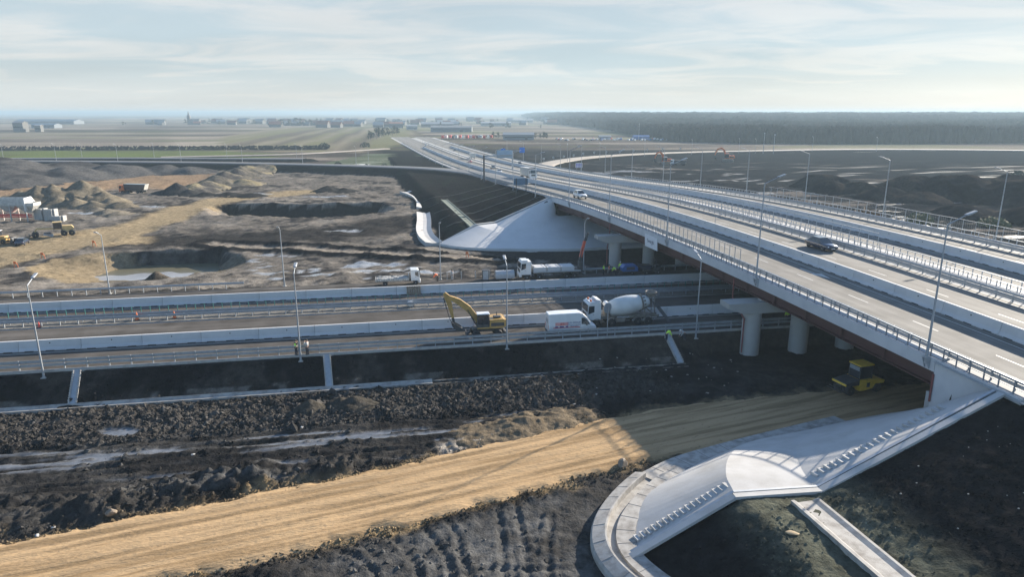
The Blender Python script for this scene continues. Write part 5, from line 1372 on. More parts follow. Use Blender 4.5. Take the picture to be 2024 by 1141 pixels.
# ---- small flatbed lorry and crane lorry on the far lane
def flatbed():
    root = empty('flatbed_lorry', MW(-.2 + 1.6, 104.6, Z0 + .006), A_MW, 'small white dropside lorry loaded with rubble, left of the red vested worker', 'lorry')
    cab_over(root, 1.75, 1.35, 1.9, .75, 2.45, 'white')
    mb = MB()
    for sg in (1, -1): mb.box((-.7, sg * .38, .72), (6.0, .1, .2))
    P_(mb, 'chassis', 'darkgrey', root)
    mb = MB(); mb.box((-1.1, 0, .84), (5.1, 2.1, .1)); P_(mb, 'load_bed', 'wood', root)
    mb = MB()
    for sg in (1, -1):
        mb.box((-1.1, sg * 1.05, 1.02), (5.1, .05, .36))
    mb.box((-3.65, 0, 1.02), (.05, 2.1, .36)); mb.box((1.45, 0, 1.25), (.06, 2.1, .7)); P_(mb, 'dropside', 'white_dirty', root)
    mb = MB()
    for sg in (1, -1):
        for k in range(14): mb.box((-3.4 + k * .36, sg * 1.085, 1.02), (.12, .02, .13))
    P_(mb, 'side_marker', 'wood', root)
    mb = MB(); rnd = random.Random(4)
    mb.prism([(-.95, .97), (-.9, 1.05), (0, 1.22), (.9, 1.05), (.95, .97)], -3.5, 1.3, 0, 'x')
    for k in range(46): mb.box((rnd.uniform(-3.3, 1.1), rnd.uniform(-.9, .9), 1.0 + rnd.uniform(0, .14)), (rnd.uniform(.2, .6), rnd.uniform(.2, .5), rnd.uniform(.12, .35)), 0, Matrix.Rotation(rnd.uniform(0, 3), 3, 'Z'))
    ld = mb.build('rubble_load', M['concrete']); ld.matrix_world = root.matrix_basis.copy(); tag(ld, 'heap of pale rubble lying on the small dropside lorry', 'rubble')
    for x in (2.45, -2.2):
        for sg in (1, -1): wheel(root, x, sg * .82, .38, .26, .55, n=16)
flatbed()
def crane_lorry():
    root = empty('crane_lorry', MW(25.4, 104.7, Z0 + .006), A_MW + math.pi, 'white cabbed flatbed lorry with a raised red loading crane at its tail', 'crane lorry')
    cab_over(root, 3.3, 1.75, 2.4, .95, 3.05, 'white')
    mb = MB(); mb.box((4.3, 0, 3.15), (1.1, 2.0, .18), 0, None, .05); P_(mb, 'roof_spoiler', 'white', root)
    mb = MB()
    for sg in (1, -1): mb.box((-.8, sg * .42, .95), (9.6, .12, .26))
    mb.box((-1.2, 0, .9), (1.5, 1.9, .5)); P_(mb, 'chassis', 'darkgrey', root)
    mb = MB(); mb.box((-1.0, 0, 1.2), (7.8, 2.45, .14)); P_(mb, 'load_bed', 'wood', root)
    mb = MB(); mb.box((2.9, 0, 1.75), (.1, 2.45, 1.1)); mb.box((-1.0, 1.23, 1.3), (7.8, .05, .2)); mb.box((-1.0, -1.23, 1.3), (7.8, .05, .2)); P_(mb, 'headboard', 'steel_dull', root)
    for x in (3.95, 1.9, -2.6, -3.9):
        for sg in (1, -1): wheel(root, x, sg * 1.0, .48, .34, .52, n=16)
    # crane at the rear
    mb = MB(); mb.box((-5.1, 0, 1.6), (.7, .9, 1.9), 0, None, .05); mb.tube((-5.1, 0, 2.4), (-5.1, 0, 3.3), .28, .24, 14); mb.beam((-5.1, -1.6, .8), (-5.1, 1.6, .8), .2, .25); P_(mb, 'crane_base', 'darkgrey', root)
    mb = MB(); mb.beam((-5.1, 0, 3.2), (-5.75, 0, 5.9), .34, .42); P_(mb, 'crane_boom', 'crane_red', root)
    mb = MB(); mb.beam((-5.7, 0, 5.8), (-6.3, 0, 7.2), .26, .34); mb.beam((-6.25, 0, 7.1), (-6.0, 0, 5.9), .2, .22); P_(mb, 'crane_jib', 'darkgrey', root)
    cylinder(root, (-4.8, 2.6), (-5.35, 4.8), .09, .24)
    for x in (2.2, -.1, -2.4):
        for z in (0,):
            mb = MB()
            for y in (-.6, .6): mb.box((0, y, .38), (2.15, 1.1, .74), 0, None, .05)
            for dx in (-.7, .7): mb.box((dx, 0, .77), (.1, 2.3, .04))
            o = mb.build('concrete_block', M['barrier']); o.matrix_world = root.matrix_basis @ Matrix.Translation((x - .35, 0, 1.27)); tag(o, {2.2: 'grey concrete block load right behind the white cab of the crane lorry', -.1: 'middle one of the grey concrete block loads on the crane lorry', -2.4: 'grey concrete block load next to the crane of the crane lorry'}[x], 'concrete load', 'concrete loads on the crane lorry')
crane_lorry()
# timber mat leaning on the far barrier
mb = MB()
for k in range(6): mb.box((-.85 + k * .34, 0, 0), (.30, .10, 1.35), 0, None, .02)
mb.box((0, .08, .35), (2.1, .06, .14)); mb.box((0, .08, -.35), (2.1, .06, .14))
o = mb.build('timber_mat', M['wood']); o.matrix_world = Matrix.Translation(MW(3.3, 97.95, Z0 + .66)) @ Matrix.Rotation(A_MW, 4, 'Z') @ Matrix.Rotation(-.28, 4, 'X'); tag(o, 'brown timber mat leaning on the far row of barrier blocks', 'timber mat')
# container and tank beside the crane lorry
def small_tank():
    root = empty('site_tank', MW(18.1, 105.2, Z0 + .006), A_MW, 'grey half round tank standing left of the crane lorry', 'tank')
    mb = MB(); pr = [(-.8, .25)] + [(.8 * math.cos(math.pi - math.pi * k / 10), .7 + .75 * math.sin(math.pi * k / 10)) for k in range(11)] + [(.8, .25)]
    mb.prism([(y, z) for y, z in pr], -1.5, 1.5, 0, 'x'); P_(mb, 'shell', 'steel_dull', root)
    mb = MB(); mb.box((-.9, 0, .125), (.2, 1.4, .25)); mb.box((.9, 0, .125), (.2, 1.4, .25)); P_(mb, 'skid', 'darkgrey', root)
small_tank()
def pallet_boxes():
    root = empty('site_cabinet', MW(15.0, 105.4, Z0 + .006), A_MW, 'dark grey cabinet standing by the bare white posts', 'cabinet')
    mb = MB(); mb.box((0, 0, .8), (1.0, .8, 1.6), 0, None, .03); P_(mb, 'body', 'darkgrey', root); mb = MB(); mb.box((0, -.41, .8), (.86, .02, 1.4)); P_(mb, 'door', 'steel_dull', root)
pallet_boxes()
# blue compressor by the far pier
def compressor():
    root = empty('blue_compressor', MW(39.0, 105.0, Z0 + .006), A_MW, 'blue compressor trailer beside the green vested workers at the far pier', 'compressor')
    mb = MB(); mb.prism([(-1.3, .6), (-1.4, 1.2), (-1.0, 1.65), (.9, 1.65), (1.3, 1.15), (1.3, .6)], -.75, .75, 0, 'y'); P_(mb, 'hood', 'blue', root)
    mb = MB(); mb.box((0, -.76, 1.1), (1.4, .03, .5)); mb.box((0, .76, 1.1), (1.4, .03, .5)); P_(mb, 'vent_panel', 'darkgrey', root)
    mb = MB(); mb.box((0, 0, .5), (2.6, 1.2, .15)); mb.beam((-1.3, 0, .5), (-2.3, 0, .5), .12, .1); mb.tube((-2.2, 0, 0), (-2.2, 0, .55), .05, .05, 8); P_(mb, 'chassis', 'darkgrey', root)
    for sg in (1, -1): wheel(root, .2, sg * .85, .34, .2, .55, n=14)
compressor()
def pump_trailer():
    root = empty('site_dumper', MW(42.3, 104.4, Z0 + .006), A_MW + math.pi, 'dark blue site dumper in the shade right of the blue compressor', 'dumper')
    mb = MB(); mb.prism([(.1, .9), (-.2, 1.55), (1.9, 1.75), (1.6, .9)], -.8, .8, 0, 'y'); P_(mb, 'skip', 'navy', root)
    mb = MB(); mb.box((-.7, 0, .75), (2.2, 1.2, .4)); mb.box((-1.3, 0, 1.2), (.9, 1.1, .6), 0, None, .06); mb.beam((-.9, -.5, 1.2), (-.9, -.5, 2.4), .07, .07); mb.beam((-.9, .5, 1.2), (-.9, .5, 2.4), .07, .07); mb.beam((-.9, -.5, 2.4), (-.9, .5, 2.4), .07, .07); P_(mb, 'chassis', 'darkgrey', root)
    for x in (.8, -1.2):
        for sg in (1, -1): wheel(root, x, sg * .85, .45, .32, .5, n=14)
pump_trailer()

# ---- machines on the far left worksite
def grader():
    x, y = -103.3, 152.6; root = empty('motor_grader', (x, y, H(x, y) + .06), math.atan2(-.55, -.85), 'dusty yellow motor grader on the tan haul road', 'grader')
    mb = MB(); mb.prism([(-3.6, 1.0), (-3.7, 1.7), (-3.3, 2.25), (-1.5, 2.3), (-1.5, 1.0)], -.85, .85, 0, 'y'); P_(mb, 'engine_hood', 'yellow_dull', root)
    mb = MB(); mb.beam((-1.5, 0, 1.6), (3.4, 0, 1.9), .34, .36); mb.beam((3.3, 0, 1.95), (3.9, 0, 1.0), .34, .3); mb.box((3.8, 0, .75), (.3, 2.0, .22)); P_(mb, 'main_frame', 'yellow_dull', root)
    mb = MB()
    for cx in (-1.35, .15):
        for sg in (-.75, .75): mb.beam((cx, sg, 1.3), (cx, sg * .92, 3.1), .1, .1)
    P_(mb, 'cab_frame', 'darkgrey', root); mb = MB(); mb.box((-.6, 0, 2.35), (1.4, 1.4, 1.3)); P_(mb, 'cab_glass', 'glass', root)
    mb = MB(); mb.box((-.6, 0, 3.14), (1.8, 1.75, .14), 0, None, .05); P_(mb, 'cab_roof', 'yellow_dull', root)
    mb = MB(); mb.prism([(0, 0), (-.18, .3), (-.16, .6), (-.1, .6), (-.12, .3), (.06, 0)], -1.9, 1.9, 0, 'y'); o = P_(mb, 'mouldboard', 'steel_dull', root); o.location = (1.4, 0, .12); o.rotation_euler = (0, 0, .5)
    mb = MB(); mb.tube((1.4, 0, .78), (1.4, 0, .95), .75, .75, 20); P_(mb, 'blade_circle', 'darkgrey', root)
    mb = MB(); mb.prism([(4.9, .1), (4.75, .45), (4.82, .85), (4.92, .85), (4.86, .45), (5.0, .1)], -1.35, 1.35, 0, 'y'); mb.beam((3.9, 0, .8), (4.8, 0, .5), .4, .2); P_(mb, 'front_blade', 'darkgrey', root)
    for xx in (3.7, -1.7, -3.2):
        for sg in (1, -1): wheel(root, xx, sg * 1.02, .66, .42, .5, rm='yellow_dull', n=18)
grader()
def door_car():
    x, y = -104.6, 143.6; c = make_car('passenger_car', (x, y, H(x, y) + .08), R(178 - 70), 'navy', 'dark car with an open side door beside the tan haul road', 'car', 'sedan')
    mb = MB(); mb.box((0, .52, .2), (.06, 1.05, .62), 0, None, .02); mb.box((0, .5, .68), (.03, .8, .34)); o = P_(mb, 'open_door', 'navy', c); o.location = (.65, .92, .45)
door_car()
def yellow_loader():
    x, y = -109.3, 143.4; root = empty('yellow_loader', (x, y, H(x, y) + .05), R(10), 'yellow loader with a white roof, cut off by the picture edge', 'loader')
    mb = MB(); mb.prism([(-1.6, .6), (-1.7, 1.4), (-1.2, 1.7), (1.5, 1.6), (1.7, 1.2), (1.7, .6)], -.85, .85, 0, 'y'); P_(mb, 'body', 'yellow', root)
    mb = MB()
    for cx in (-.9, .4):
        for sg in (-.65, .65): mb.beam((cx, sg, 1.6), (cx, sg, 2.7), .08, .08)
    P_(mb, 'cab_frame', 'darkgrey', root); mb = MB(); mb.box((-.25, 0, 2.1), (1.2, 1.2, .95)); P_(mb, 'cab_glass', 'glass', root)
    mb = MB(); mb.box((-.25, 0, 2.75), (1.7, 1.6, .14), 0, None, .05); P_(mb, 'cab_roof', 'white', root)
    for xx in (1.15, -1.1):
        for sg in (1, -1): wheel(root, xx, sg * .95, .5, .4, .5, rm='yellow', n=16)
    mb = MB(); bucket(mb, 2.7, 1.1, .9, 2.0, .3); mb.beam((1.2, .6, 1.4), (2.7, .6, 1.1), .12, .2); mb.beam((1.2, -.6, 1.4), (2.7, -.6, 1.1), .12, .2); P_(mb, 'bucket', 'darkgrey', root)
yellow_loader()
def dump_truck():
    x, y = -131.5, 238; root = empty('dump_lorry', (x, y, H(x, y) + .05), math.pi, 'navy tipper lorry with an orange cab behind the sand heaps', 'tipper lorry')
    cab_over(root, 2.6, 1.7, 2.4, 1.0, 2.9, 'orange')
    mb = MB(); mb.prism([(-4.2, 1.3), (-4.9, 3.1), (2.6, 3.3), (2.3, 1.3)], -1.25, 1.25, 0, 'y')
    for k in range(6): mb.box((-3.6 + k * 1.1, -1.28, 2.2), (.12, .06, 1.7)); mb.box((-3.6 + k * 1.1, 1.28, 2.2), (.12, .06, 1.7))
    P_(mb, 'tipper_body', 'navy', root)
    mb = MB(); mb.add([(-4.95, -1.3, 3.15), (-4.95, 1.3, 3.15), (-4.25, 1.3, 1.25), (-4.25, -1.3, 1.25), (-5.05, -1.3, 3.15), (-5.05, 1.3, 3.15), (-4.35, 1.3, 1.25), (-4.35, -1.3, 1.25)], [(0, 1, 2, 3), (7, 6, 5, 4), (0, 4, 5, 1), (1, 5, 6, 2), (2, 6, 7, 3), (3, 7, 4, 0)]); P_(mb, 'tailgate', 'white_dirty', root)
    mb = MB(); mb.box((-.6, 0, .95), (8, .9, .3)); P_(mb, 'chassis', 'darkgrey', root)
    for xx in (3.2, 1.3, -2.0, -3.4):
        for sg in (1, -1): wheel(root, xx, sg * 1.02, .52, .36, .5, n=14)
dump_truck()
def plant():
    x, y = -131.8, 175; z = H(-126, 175); root = empty('aggregate_bins', (x, y, z), R(3), 'long pale aggregate bin plant with red conveyors on the far left', 'plant')
    mb = MB(); n = 5
    for k in range(n):
        cx = -13 + k * 4.6 + 2
        v = [(cx - 2.2, -1.6, 4.9), (cx + 2.2, -1.6, 4.9), (cx + 2.2, 1.6, 4.9), (cx - 2.2, 1.6, 4.9), (cx - .7, -.5, 2.3), (cx + .7, -.5, 2.3), (cx + .7, .5, 2.3), (cx - .7, .5, 2.3), (cx - 2.2, -1.6, 4.1), (cx + 2.2, -1.6, 4.1), (cx + 2.2, 1.6, 4.1), (cx - 2.2, 1.6, 4.1)]
        mb.add(v, [(0, 1, 9, 8), (1, 2, 10, 9), (2, 3, 11, 10), (3, 0, 8, 11), (8, 9, 5, 4), (9, 10, 6, 5), (10, 11, 7, 6), (11, 8, 4, 7), (4, 5, 6, 7)])
    P_(mb, 'hopper', 'white_dirty', root)
    mb = MB(); mb.box((-2.5, -1.75, 5.15), (20, .12, 1.7)); mb.box((-2.5, 1.75, 5.15), (20, .12, 1.7)); mb.add([(-12.5, -1.75, 5.95), (7.5, -1.75, 5.95), (7.5, 1.75, 5.4), (-12.5, 1.75, 5.4)], [(0, 1, 2, 3)]); P_(mb, 'bin_wall', 'white_dirty', root)
    mb = MB(); mb.prism([(-2.0, 2.9), (-2.0, 6.1), (1.0, 6.3), (2.4, 4.8), (2.4, 4.0)], 7.45, 7.75, 0, 'x'); P_(mb, 'end_wall', 'white', root)
    mb = MB()
    for k in range(6):
        for yy in (-1.6, 1.6): mb.box((-12.4 + k * 4.0, yy, 2.45), (.22, .22, 4.9))
    P_(mb, 'leg', 'white_dirty', root)
    mb = MB(); mb.box((-2.5, 0, 1.5), (20, 1.1, .22)); mb.box((-2.5, -.65, 1.75), (20, .1, .45)); mb.box((-2.5, .65, 1.0), (20, .1, .25)); P_(mb, 'conveyor', 'red', root)
plant()
for k, (dx, h, lb) in enumerate(((0, 3.3, 'tallest pale concrete block wall right of the aggregate bins'), (2.6, 3.0, 'second pale concrete block wall, right of the tallest one'), (4.6, 2.2, 'lowest pale concrete block wall, nearest to the grader'))):
    x, y = -122.8 + dx, 176.2; mb = MB()
    for a in range(int(h / .75)):
        for b in (0, 1): mb.box((b * 1.05 - .5, 0, .37 + a * .75), (1.03, .8, .73), 0, None, .04)
        mb.box((1.15, .9, .37 + a * .75), (.7, 1.6, .73), 0, None, .04)
    o = mb.build('block_wall', M['concrete']); o.location = (x, y, H(x, y) - .05); tag(o, lb, 'block wall')
# ---- machines on the right
bo = [(.9, 1.9, .3), (1.6, 4.2, .36), (2.6, 5.0, .32), (4.0, 4.6, .2)]; stk = [(3.7, 4.9, .15), (4.0, 4.5, .28), (4.5, 3.4, .22), (4.9, 2.4, .12)]
excavator((125.0, 401, H(125, 401)), math.pi - .25, 'orange tracked excavator with its boom curled up, by the right hand ramp', 'orange', True, bo, stk, (1.0, 1.1, -.3), scale=1.55, wcab='orange')
excavator((84.5, 381, H(84.5, 381)), math.pi + .2, 'orange tracked excavator working behind a white lorry on the dark ground', 'orange', True, bo, stk, (1.0, 1.1, -.3), scale=1.35, wcab='white')
def right_lorry():
    x, y = 90.5, 376; root = empty('site_lorry', (x, y, H(x, y) + .05), math.pi - .1, 'white site lorry with a dark tipper body beside the orange excavator', 'tipper lorry')
    cab_over(root, 2.6, 1.7, 2.4, 1.0, 2.9, 'white'); mb = MB(); mb.prism([(-3.6, 1.3), (-4.0, 2.7), (2.5, 2.8), (2.3, 1.3)], -1.2, 1.2, 0, 'y'); P_(mb, 'tipper_body', 'darkgrey', root)
    mb = MB(); mb.box((-.5, 0, .95), (7.5, .9, .3)); P_(mb, 'chassis', 'darkgrey', root)
    for xx in (3.2, 1.3, -1.8, -3.0):
        for sg in (1, -1): wheel(root, xx, sg * 1.0, .5, .34, .5, n=12)
right_lorry()
# ================================================================== lamps
ORD = ['first', 'second', 'third', 'fourth', 'fifth', 'sixth', 'seventh', 'eighth', 'ninth', 'tenth', 'eleventh', 'twelfth', 'thirteenth', 'fourteenth', 'fifteenth', 'sixteenth']
def lamp_proto(h, arm, rise, bracket=False, lean=.0):
    root = empty('street_lamp')
    mb = MB(); mb.tube((0, 0, 0), (lean * h, 0, h), .105, .05, 12); mb.tube((0, 0, .05), (0, 0, 1.0), .12, .11, 12); P_(mb, 'pole', 'steel', root)
    mb = MB(); mb.box((0, 0, .03), (.5, .5, .06)); mb.tube((0, 0, .06), (0, 0, .16), .17, .14, 12); P_(mb, 'base_plate', 'concrete', root)
    a = Vector((lean * h, 0, h - .05)); b = a + Vector((arm, 0, rise))
    mb = MB(); mb.tube(a, b, .05, .04, 8); P_(mb, 'arm', 'steel', root)
    mb = MB(); d = (b - a).normalized(); ang = -math.atan2(d.z, d.x)
    mb.box(b + d * .38, (1.0, .34, .10), 0, Matrix.Rotation(ang * .8, 3, 'Y'), .03); mb.box(b + d * .1 + Vector((0, 0, .02)), (.4, .2, .14), 0, Matrix.Rotation(ang * .8, 3, 'Y'), .03); lh = P_(mb, 'lamp_head', 'steel_dull', root)
    mb = MB(); mb.box(b + d * .45 - Vector((0, 0, .065)), (.62, .26, .02), 0, Matrix.Rotation(ang * .8, 3, 'Y')); g = mb.build('lamp_glass', M['lamp_glass'], lh)
    if bracket:
        mb = MB(); mb.box((.18, 0, -.30), (.34, .5, .5)); mb.prism([(-.2, -.02), (.3, -.02), (.3, -.9), (.12, -.9)], -.24, -.2, 0, 'y'); mb.prism([(-.2, -.02), (.3, -.02), (.3, -.9), (.12, -.9)], .2, .24, 0, 'y'); P_(mb, 'bracket', 'steel_dull', root)
    return root
_pr = {}
def lamp(kind, loc, rz, label, group, **k):
    if kind not in _pr:
        o = _pr[kind] = lamp_proto(**k)
    else: o = copy_tree(_pr[kind])
    o.location = loc; o.rotation_euler = (0, 0, rz)
    tag(o, label, 'street lamp', group); return o
aw = math.atan2(WS[1], WS[0])
g = 'lamp posts along the near railing of the overpass'
for k, s in enumerate((-27.3, -2.2, 21.6, 45.4, 69.2)):
    lamp('ov', OVZ(s, -.22, .05), aw, ORD[k] + ' lamp post on the near overpass railing, counted from the camera', g, h=11.2, arm=1.7, rise=.7, bracket=True)
for k, s in enumerate((93, 117, 141, 165, 190, 215, 241, 268, 296, 326, 358)):
    p = OVZ(s, -1.3, 0); p.z = H(p.x, p.y) - .05
    lamp('of', p, aw, ORD[k] + ' lamp post past the far cone, on the left shoulder of the far road', 'lamp posts along the left shoulder of the far road', h=10.4, arm=1.5, rise=.5)
for k, s in enumerate((9, 31.5, 53.5, 75.5, 98, 121, 145, 170, 197, 226, 258, 294, 334)):
    p = OVZ(s, 46.3, .1)
    lamp('of', p, aw + math.pi, ORD[k] + ' lamp post on the outer side of the far deck, counted from the camera', 'lamp posts along the outer side of the far deck', h=10.4, arm=1.5, rise=.5)
for k, (t, lb) in enumerate(((-35.6, 'lamp post on the dark bank at the picture left edge, beside a drain chute'), (-10.05, 'lamp post on the dark bank with two people standing at its foot'), (12.9, 'lamp post on the bank edge next to the wheeled excavator'), (36.2, 'shaded lamp post in front of the overpass girder by the bank'))):
    p = MW(t, 73.5, 0); p.z = H(p.x, p.y) - .05
    lamp('mw', p, R(100), lb, 'lamp posts along the near motorway bank', h=9.9, arm=1.3, rise=.5)
for k, (t, lb) in enumerate(((-41.2, 'lamp post in front of the pond'), (-16.2, 'lamp post in front of the wet muddy field'), (8.0, 'lamp post beside the red vested worker'), (31.9, 'lamp post right behind the red crane arm'), (55, 'lamp post in the shade beyond the far pier'))):
    lamp('mf', MW(t, 107.5, 2.3), R(-80), lb, 'lamp posts along the far motorway edge', h=8.9, arm=1.2, rise=.5)
# lamps of the curved ramp on the left
for k, (x, y) in enumerate(((-274, 366), (-240, 365), (-206, 362), (-171, 358), (-137, 352), (-104, 344), (-75, 333))):
    lamp('rl', (x, y, H(x, y) - .1), R(-95), ORD[k] + ' lamp post from the left along the curved left ramp', 'lamp posts along the left ramp', h=8.6, arm=1.0, rise=.4)
for k, (x, y) in enumerate(((-300, 409), (-256, 413), (-212, 411), (-168, 409), (-126, 406), (-82, 396))):
    lamp('rl', (x, y, H(x, y) - .1), R(-95), ORD[k] + ' lamp post from the left along the straight side road behind the left ramp', 'lamp posts along the side road', h=8.6, arm=1.0, rise=.4)
for k, (x, y) in enumerate(((30, 376), (52, 411), (84, 440), (120, 464), (156, 478), (168, 480), (215, 498), (262, 500))):
    lamp('rr', (x, y, H(x, y) - .1), R(90), ORD[k] + ' lamp post from the left along the dusty right ramp', 'lamp posts along the right ramp', h=9.5 if k != 4 else 9.5, arm=1.0, rise=.4)
# marker posts with pale heads along the right ramp
mp0 = None
for k, x in enumerate((17, 24, 31, 38, 45, 53, 62, 72, 83, 94, 106, 120)):
    y = float(np.interp(x, [16, 22, 48, 97, 156], [352, 388, 432, 474, 500])) + 12
    if mp0 is None:
        mp0 = empty('marker_post'); mb = MB(); mb.tube((0, 0, 0), (0, 0, 1.9), .06, .05, 8); P_(mb, 'post', 'steel', mp0); mb = MB(); mb.tube((0, -.05, 2.3), (0, .05, 2.3), .62, .62, 18); mb.tube((0, -.08, 2.3), (0, -.05, 2.3), .5, .62, 18); P_(mb, 'disc', 'white_dirty', mp0); o = mp0
    else: o = copy_tree(mp0)
    o.location = (x, y, H(x, y) - .05); tag(o, 'pale round marker disc on a post behind the right ramp', 'marker', 'round markers behind the right ramp')

# ================================================================== signs
def gantry():
    p = OV(156.9, -1.9, 0); p.z = H(p.x, p.y)
    root = empty('sign_gantry', p, aw, 'dark cantilever sign gantry with a blue grey panel, seen from behind', 'sign gantry')
    top = float(ZR(157)) + 8.6 - p.z
    mb = MB(); mb.box((0, 0, top / 2), (.5, .5, top), 0, None, .05); P_(mb, 'column', 'darkgrey', root)
    mb = MB(); mb.beam((0, 0, top - .3), (9.8, 0, top - .1), .35, .5); P_(mb, 'cantilever', 'steel_dull', root)
    mb = MB(); mb.box((7.2, .4, top + .25), (5.4, .12, 2.6))
    for k in range(5): mb.box((4.9 + k * 1.15, .3, top + .25), (.1, .1, 2.5))
    P_(mb, 'sign_panel', mat('sign_back', (.33, .43, .52), rough=.5, metal=.2), root)
gantry()
def sign_back():
    p = OV(103.8, -2.3, 0); p.z = H(p.x, p.y) - .2
    root = empty('road_sign', p, aw, 'wide blue grey sign panel on two posts, back side, left of the lorry cab', 'road sign')
    z0 = 10.0 - p.z
    mb = MB()
    for x in (-1.25, 1.4): mb.box((x, 0, z0 / 2 + .9), (.18, .18, z0 + 1.8))
    P_(mb, 'post', 'darkgrey', root)
    mb = MB(); mb.box((0, .14, z0 + .85), (3.9, .06, 1.75)); mb.box((0, .09, z0 + .3), (3.8, .06, .1)); mb.box((0, .09, z0 + 1.4), (3.8, .06, .1))
    for x in (-1.5, -.5, .5, 1.5): mb.box((x, .1, z0 + .85), (.08, .05, 1.7))
    P_(mb, 'sign_panel', mat('sign_back_dark', (.10, .17, .25), rough=.5, metal=.2), root)
sign_back()
def blue_signs():
    p = OVZ(226, 24.2, 0)
    root = empty('direction_sign', p, aw, 'tall T shaped mast carrying two blue direction signs between the carriageways', 'direction sign')
    mb = MB(); mb.tube((0, 0, 0), (0, 0, 8.3), .26, .2, 12); P_(mb, 'mast', 'steel', root)
    mb = MB(); mb.beam((-4.8, 0, 8.2), (4.8, 0, 8.2), .25, .3); P_(mb, 'cross_beam', 'steel', root)
    for sg, w_, h_ in ((-1, 2.1, 1.6), (1, 2.4, 2.3)):
        mb = MB(); mb.box((sg * 4.3, -.3, 8.5), (w_, .1, h_), 0, None, .04); s_ = P_(mb, 'sign_panel', 'sign_blue', root)
        mb = MB(); mb.beam((sg * 4.3 - .5, -.37, 7.8), (sg * 4.3 + .2, -.37, 9.0), .05, .2, up=(0, 1, 0)); mb.beam((sg * 4.3 + .2, -.37, 9.0), (sg * 4.3 + .7, -.37, 8.6), .05, .18, up=(0, 1, 0)); o = mb.build('arrow', M['blue' if sg > 0 else 'white'], s_)
blue_signs()
def tri_sign():
    p = OV(204, 47.6, 0); p.z = H(p.x, p.y)
    root = empty('lane_sign', p, aw, 'white board with three violet lane symbols on two posts by the right road edge', 'road sign')
    mb = MB()
    for x in (-.9, .9): mb.box((x, 0, 1.2), (.12, .12, 2.6))
    P_(mb, 'post', 'steel', root)
    mb = MB(); mb.box((0, -.08, 3.0), (3.0, .06, 1.9), 0, None, .03); s_ = P_(mb, 'sign_panel', 'white', root)
    mb = MB(); v = mat('violet_symbol', (.16, .12, .45), rough=.4)
    for x in (-.95, 0, .95): mb.box((x, -.12, 3.3), (.7, .02, .7)); mb.box((x, -.12, 2.45), (.6, .02, .5))
    mb.build('lane_symbols', v, s_)
tri_sign()
def disc_sign():
    p = MW(25.1, 74.0, Z0 - .1)
    root = empty('round_sign', p, A_MW + R(25), 'round road sign on a thin pole, pale back side, in front of the mixer lorry', 'road sign')
    mb = MB(); mb.tube((0, 0, 0), (0, 0, 3.9), .05, .05, 10); P_(mb, 'pole', 'steel', root)
    mb = MB(); mb.tube((0, .06, 3.75), (0, .11, 3.75), .62, .62, 28); mb.box((0, .04, 3.95), (.5, .05, .06)); mb.box((0, .04, 3.55), (.5, .05, .06)); P_(mb, 'disc', 'steel', root)
disc_sign()
def banner():
    s0 = 27.4; p = OVZ(s0, -.06, -.6)
    root = empty('hanging_banner', p, math.atan2(-US[1], -US[0]), 'white banner with dark lettering hanging on the girder fascia', 'banner')
    mb = MB(); rows_ = []
    for k in range(7):
        f = k / 6; rows_.append([(-2.3 + .25 * f, -.02 - .03 * math.sin(f * 3), .25 - f * 1.95), (2.3 + .25 * f, -.02 - .03 * math.sin(f * 3), .25 - f * 1.95), (2.3 + .25 * f, .03 - .03 * math.sin(f * 3), .25 - f * 1.95), (-2.3 + .25 * f, .03 - .03 * math.sin(f * 3), .25 - f * 1.95)])
    mb.sweep(rows_); P_(mb, 'cloth', 'fabric', root)
    text_obj('Swarglc', .85, mat('banner_ink', (.04, .06, .12), rough=.6), root, (.05, -.065, -.65), (math.pi / 2, 0, 0))
banner()

M['sandstone'] = mat('sandstone', (.30, .23, .14), rough=.9)
# ================================================================== cones, sacks, stones, litter
def cone(loc, label, h=.75, m='orange'):
    root = empty('traffic_cone', loc, 0, label, 'traffic cone')
    mb = MB(); mb.box((0, 0, .03), (.42 * h / .75, .42 * h / .75, .06)); P_(mb, 'base', 'black', root)
    mb = MB(); mb.lathe([(.17 * h / .75, .05), (.04, h)], 14); P_(mb, 'cone', m, root)
    mb = MB(); mb.lathe([(.125 * h / .75, .30 * h), (.09 * h / .75, .55 * h)], 14); o = P_(mb, 'band', 'reflective', root); o.scale = (1.05, 1.05, 1)
cone(MW(-43.3, 90.45, Z0 + .01), 'small red and white traffic cone on the white line at the left', .75, 'red')
cone(MW(-32.4, 91.75, Z0), 'tall orange traffic cone standing in the motorway median', 1.05)
cone(MW(-27.9, 91.75, Z0), 'faded orange traffic cone right of the tall one in the median', .95)
def blob(name, loc, sx, sy, sz, m, label, cat, seed=0, n=2):
    bm = bmesh.new(); bmesh.ops.create_icosphere(bm, subdivisions=n, radius=1)
    rnd = random.Random(seed); k = [Vector((rnd.uniform(-1, 1), rnd.uniform(-1, 1), rnd.uniform(-1, 1))).normalized() for _ in range(9)]; d = [rnd.uniform(.62, .95) for _ in range(9)]
    for v in bm.verts:
        for a, b in zip(k, d):
            q = v.co.dot(a)
            if q > b: v.co -= a * (q - b)
        v.co.x *= sx; v.co.y *= sy; v.co.z *= sz
    me = bpy.data.meshes.new(name); bm.to_mesh(me); bm.free(); me.materials.append(M[m])
    o = bpy.data.objects.new(name, me); COL.objects.link(o); o.location = loc; o.rotation_euler = (0, 0, rnd.uniform(0, 3))
    return tag(o, label, cat)
def on(x, y, dz=0): return (x, y, H(x, y) + dz)
blob('white_sack', MW(2.6, 91.75, Z0 + .35), .75, .5, .42, 'white', 'full white sack lying in the motorway median left of the excavator', 'sack', 3)
blob('boulder', (-28.9, 43.6, .55), .42, .32, .30, 'wood', 'brown boulder on the edge of the tan dirt road', 'boulder', 5)
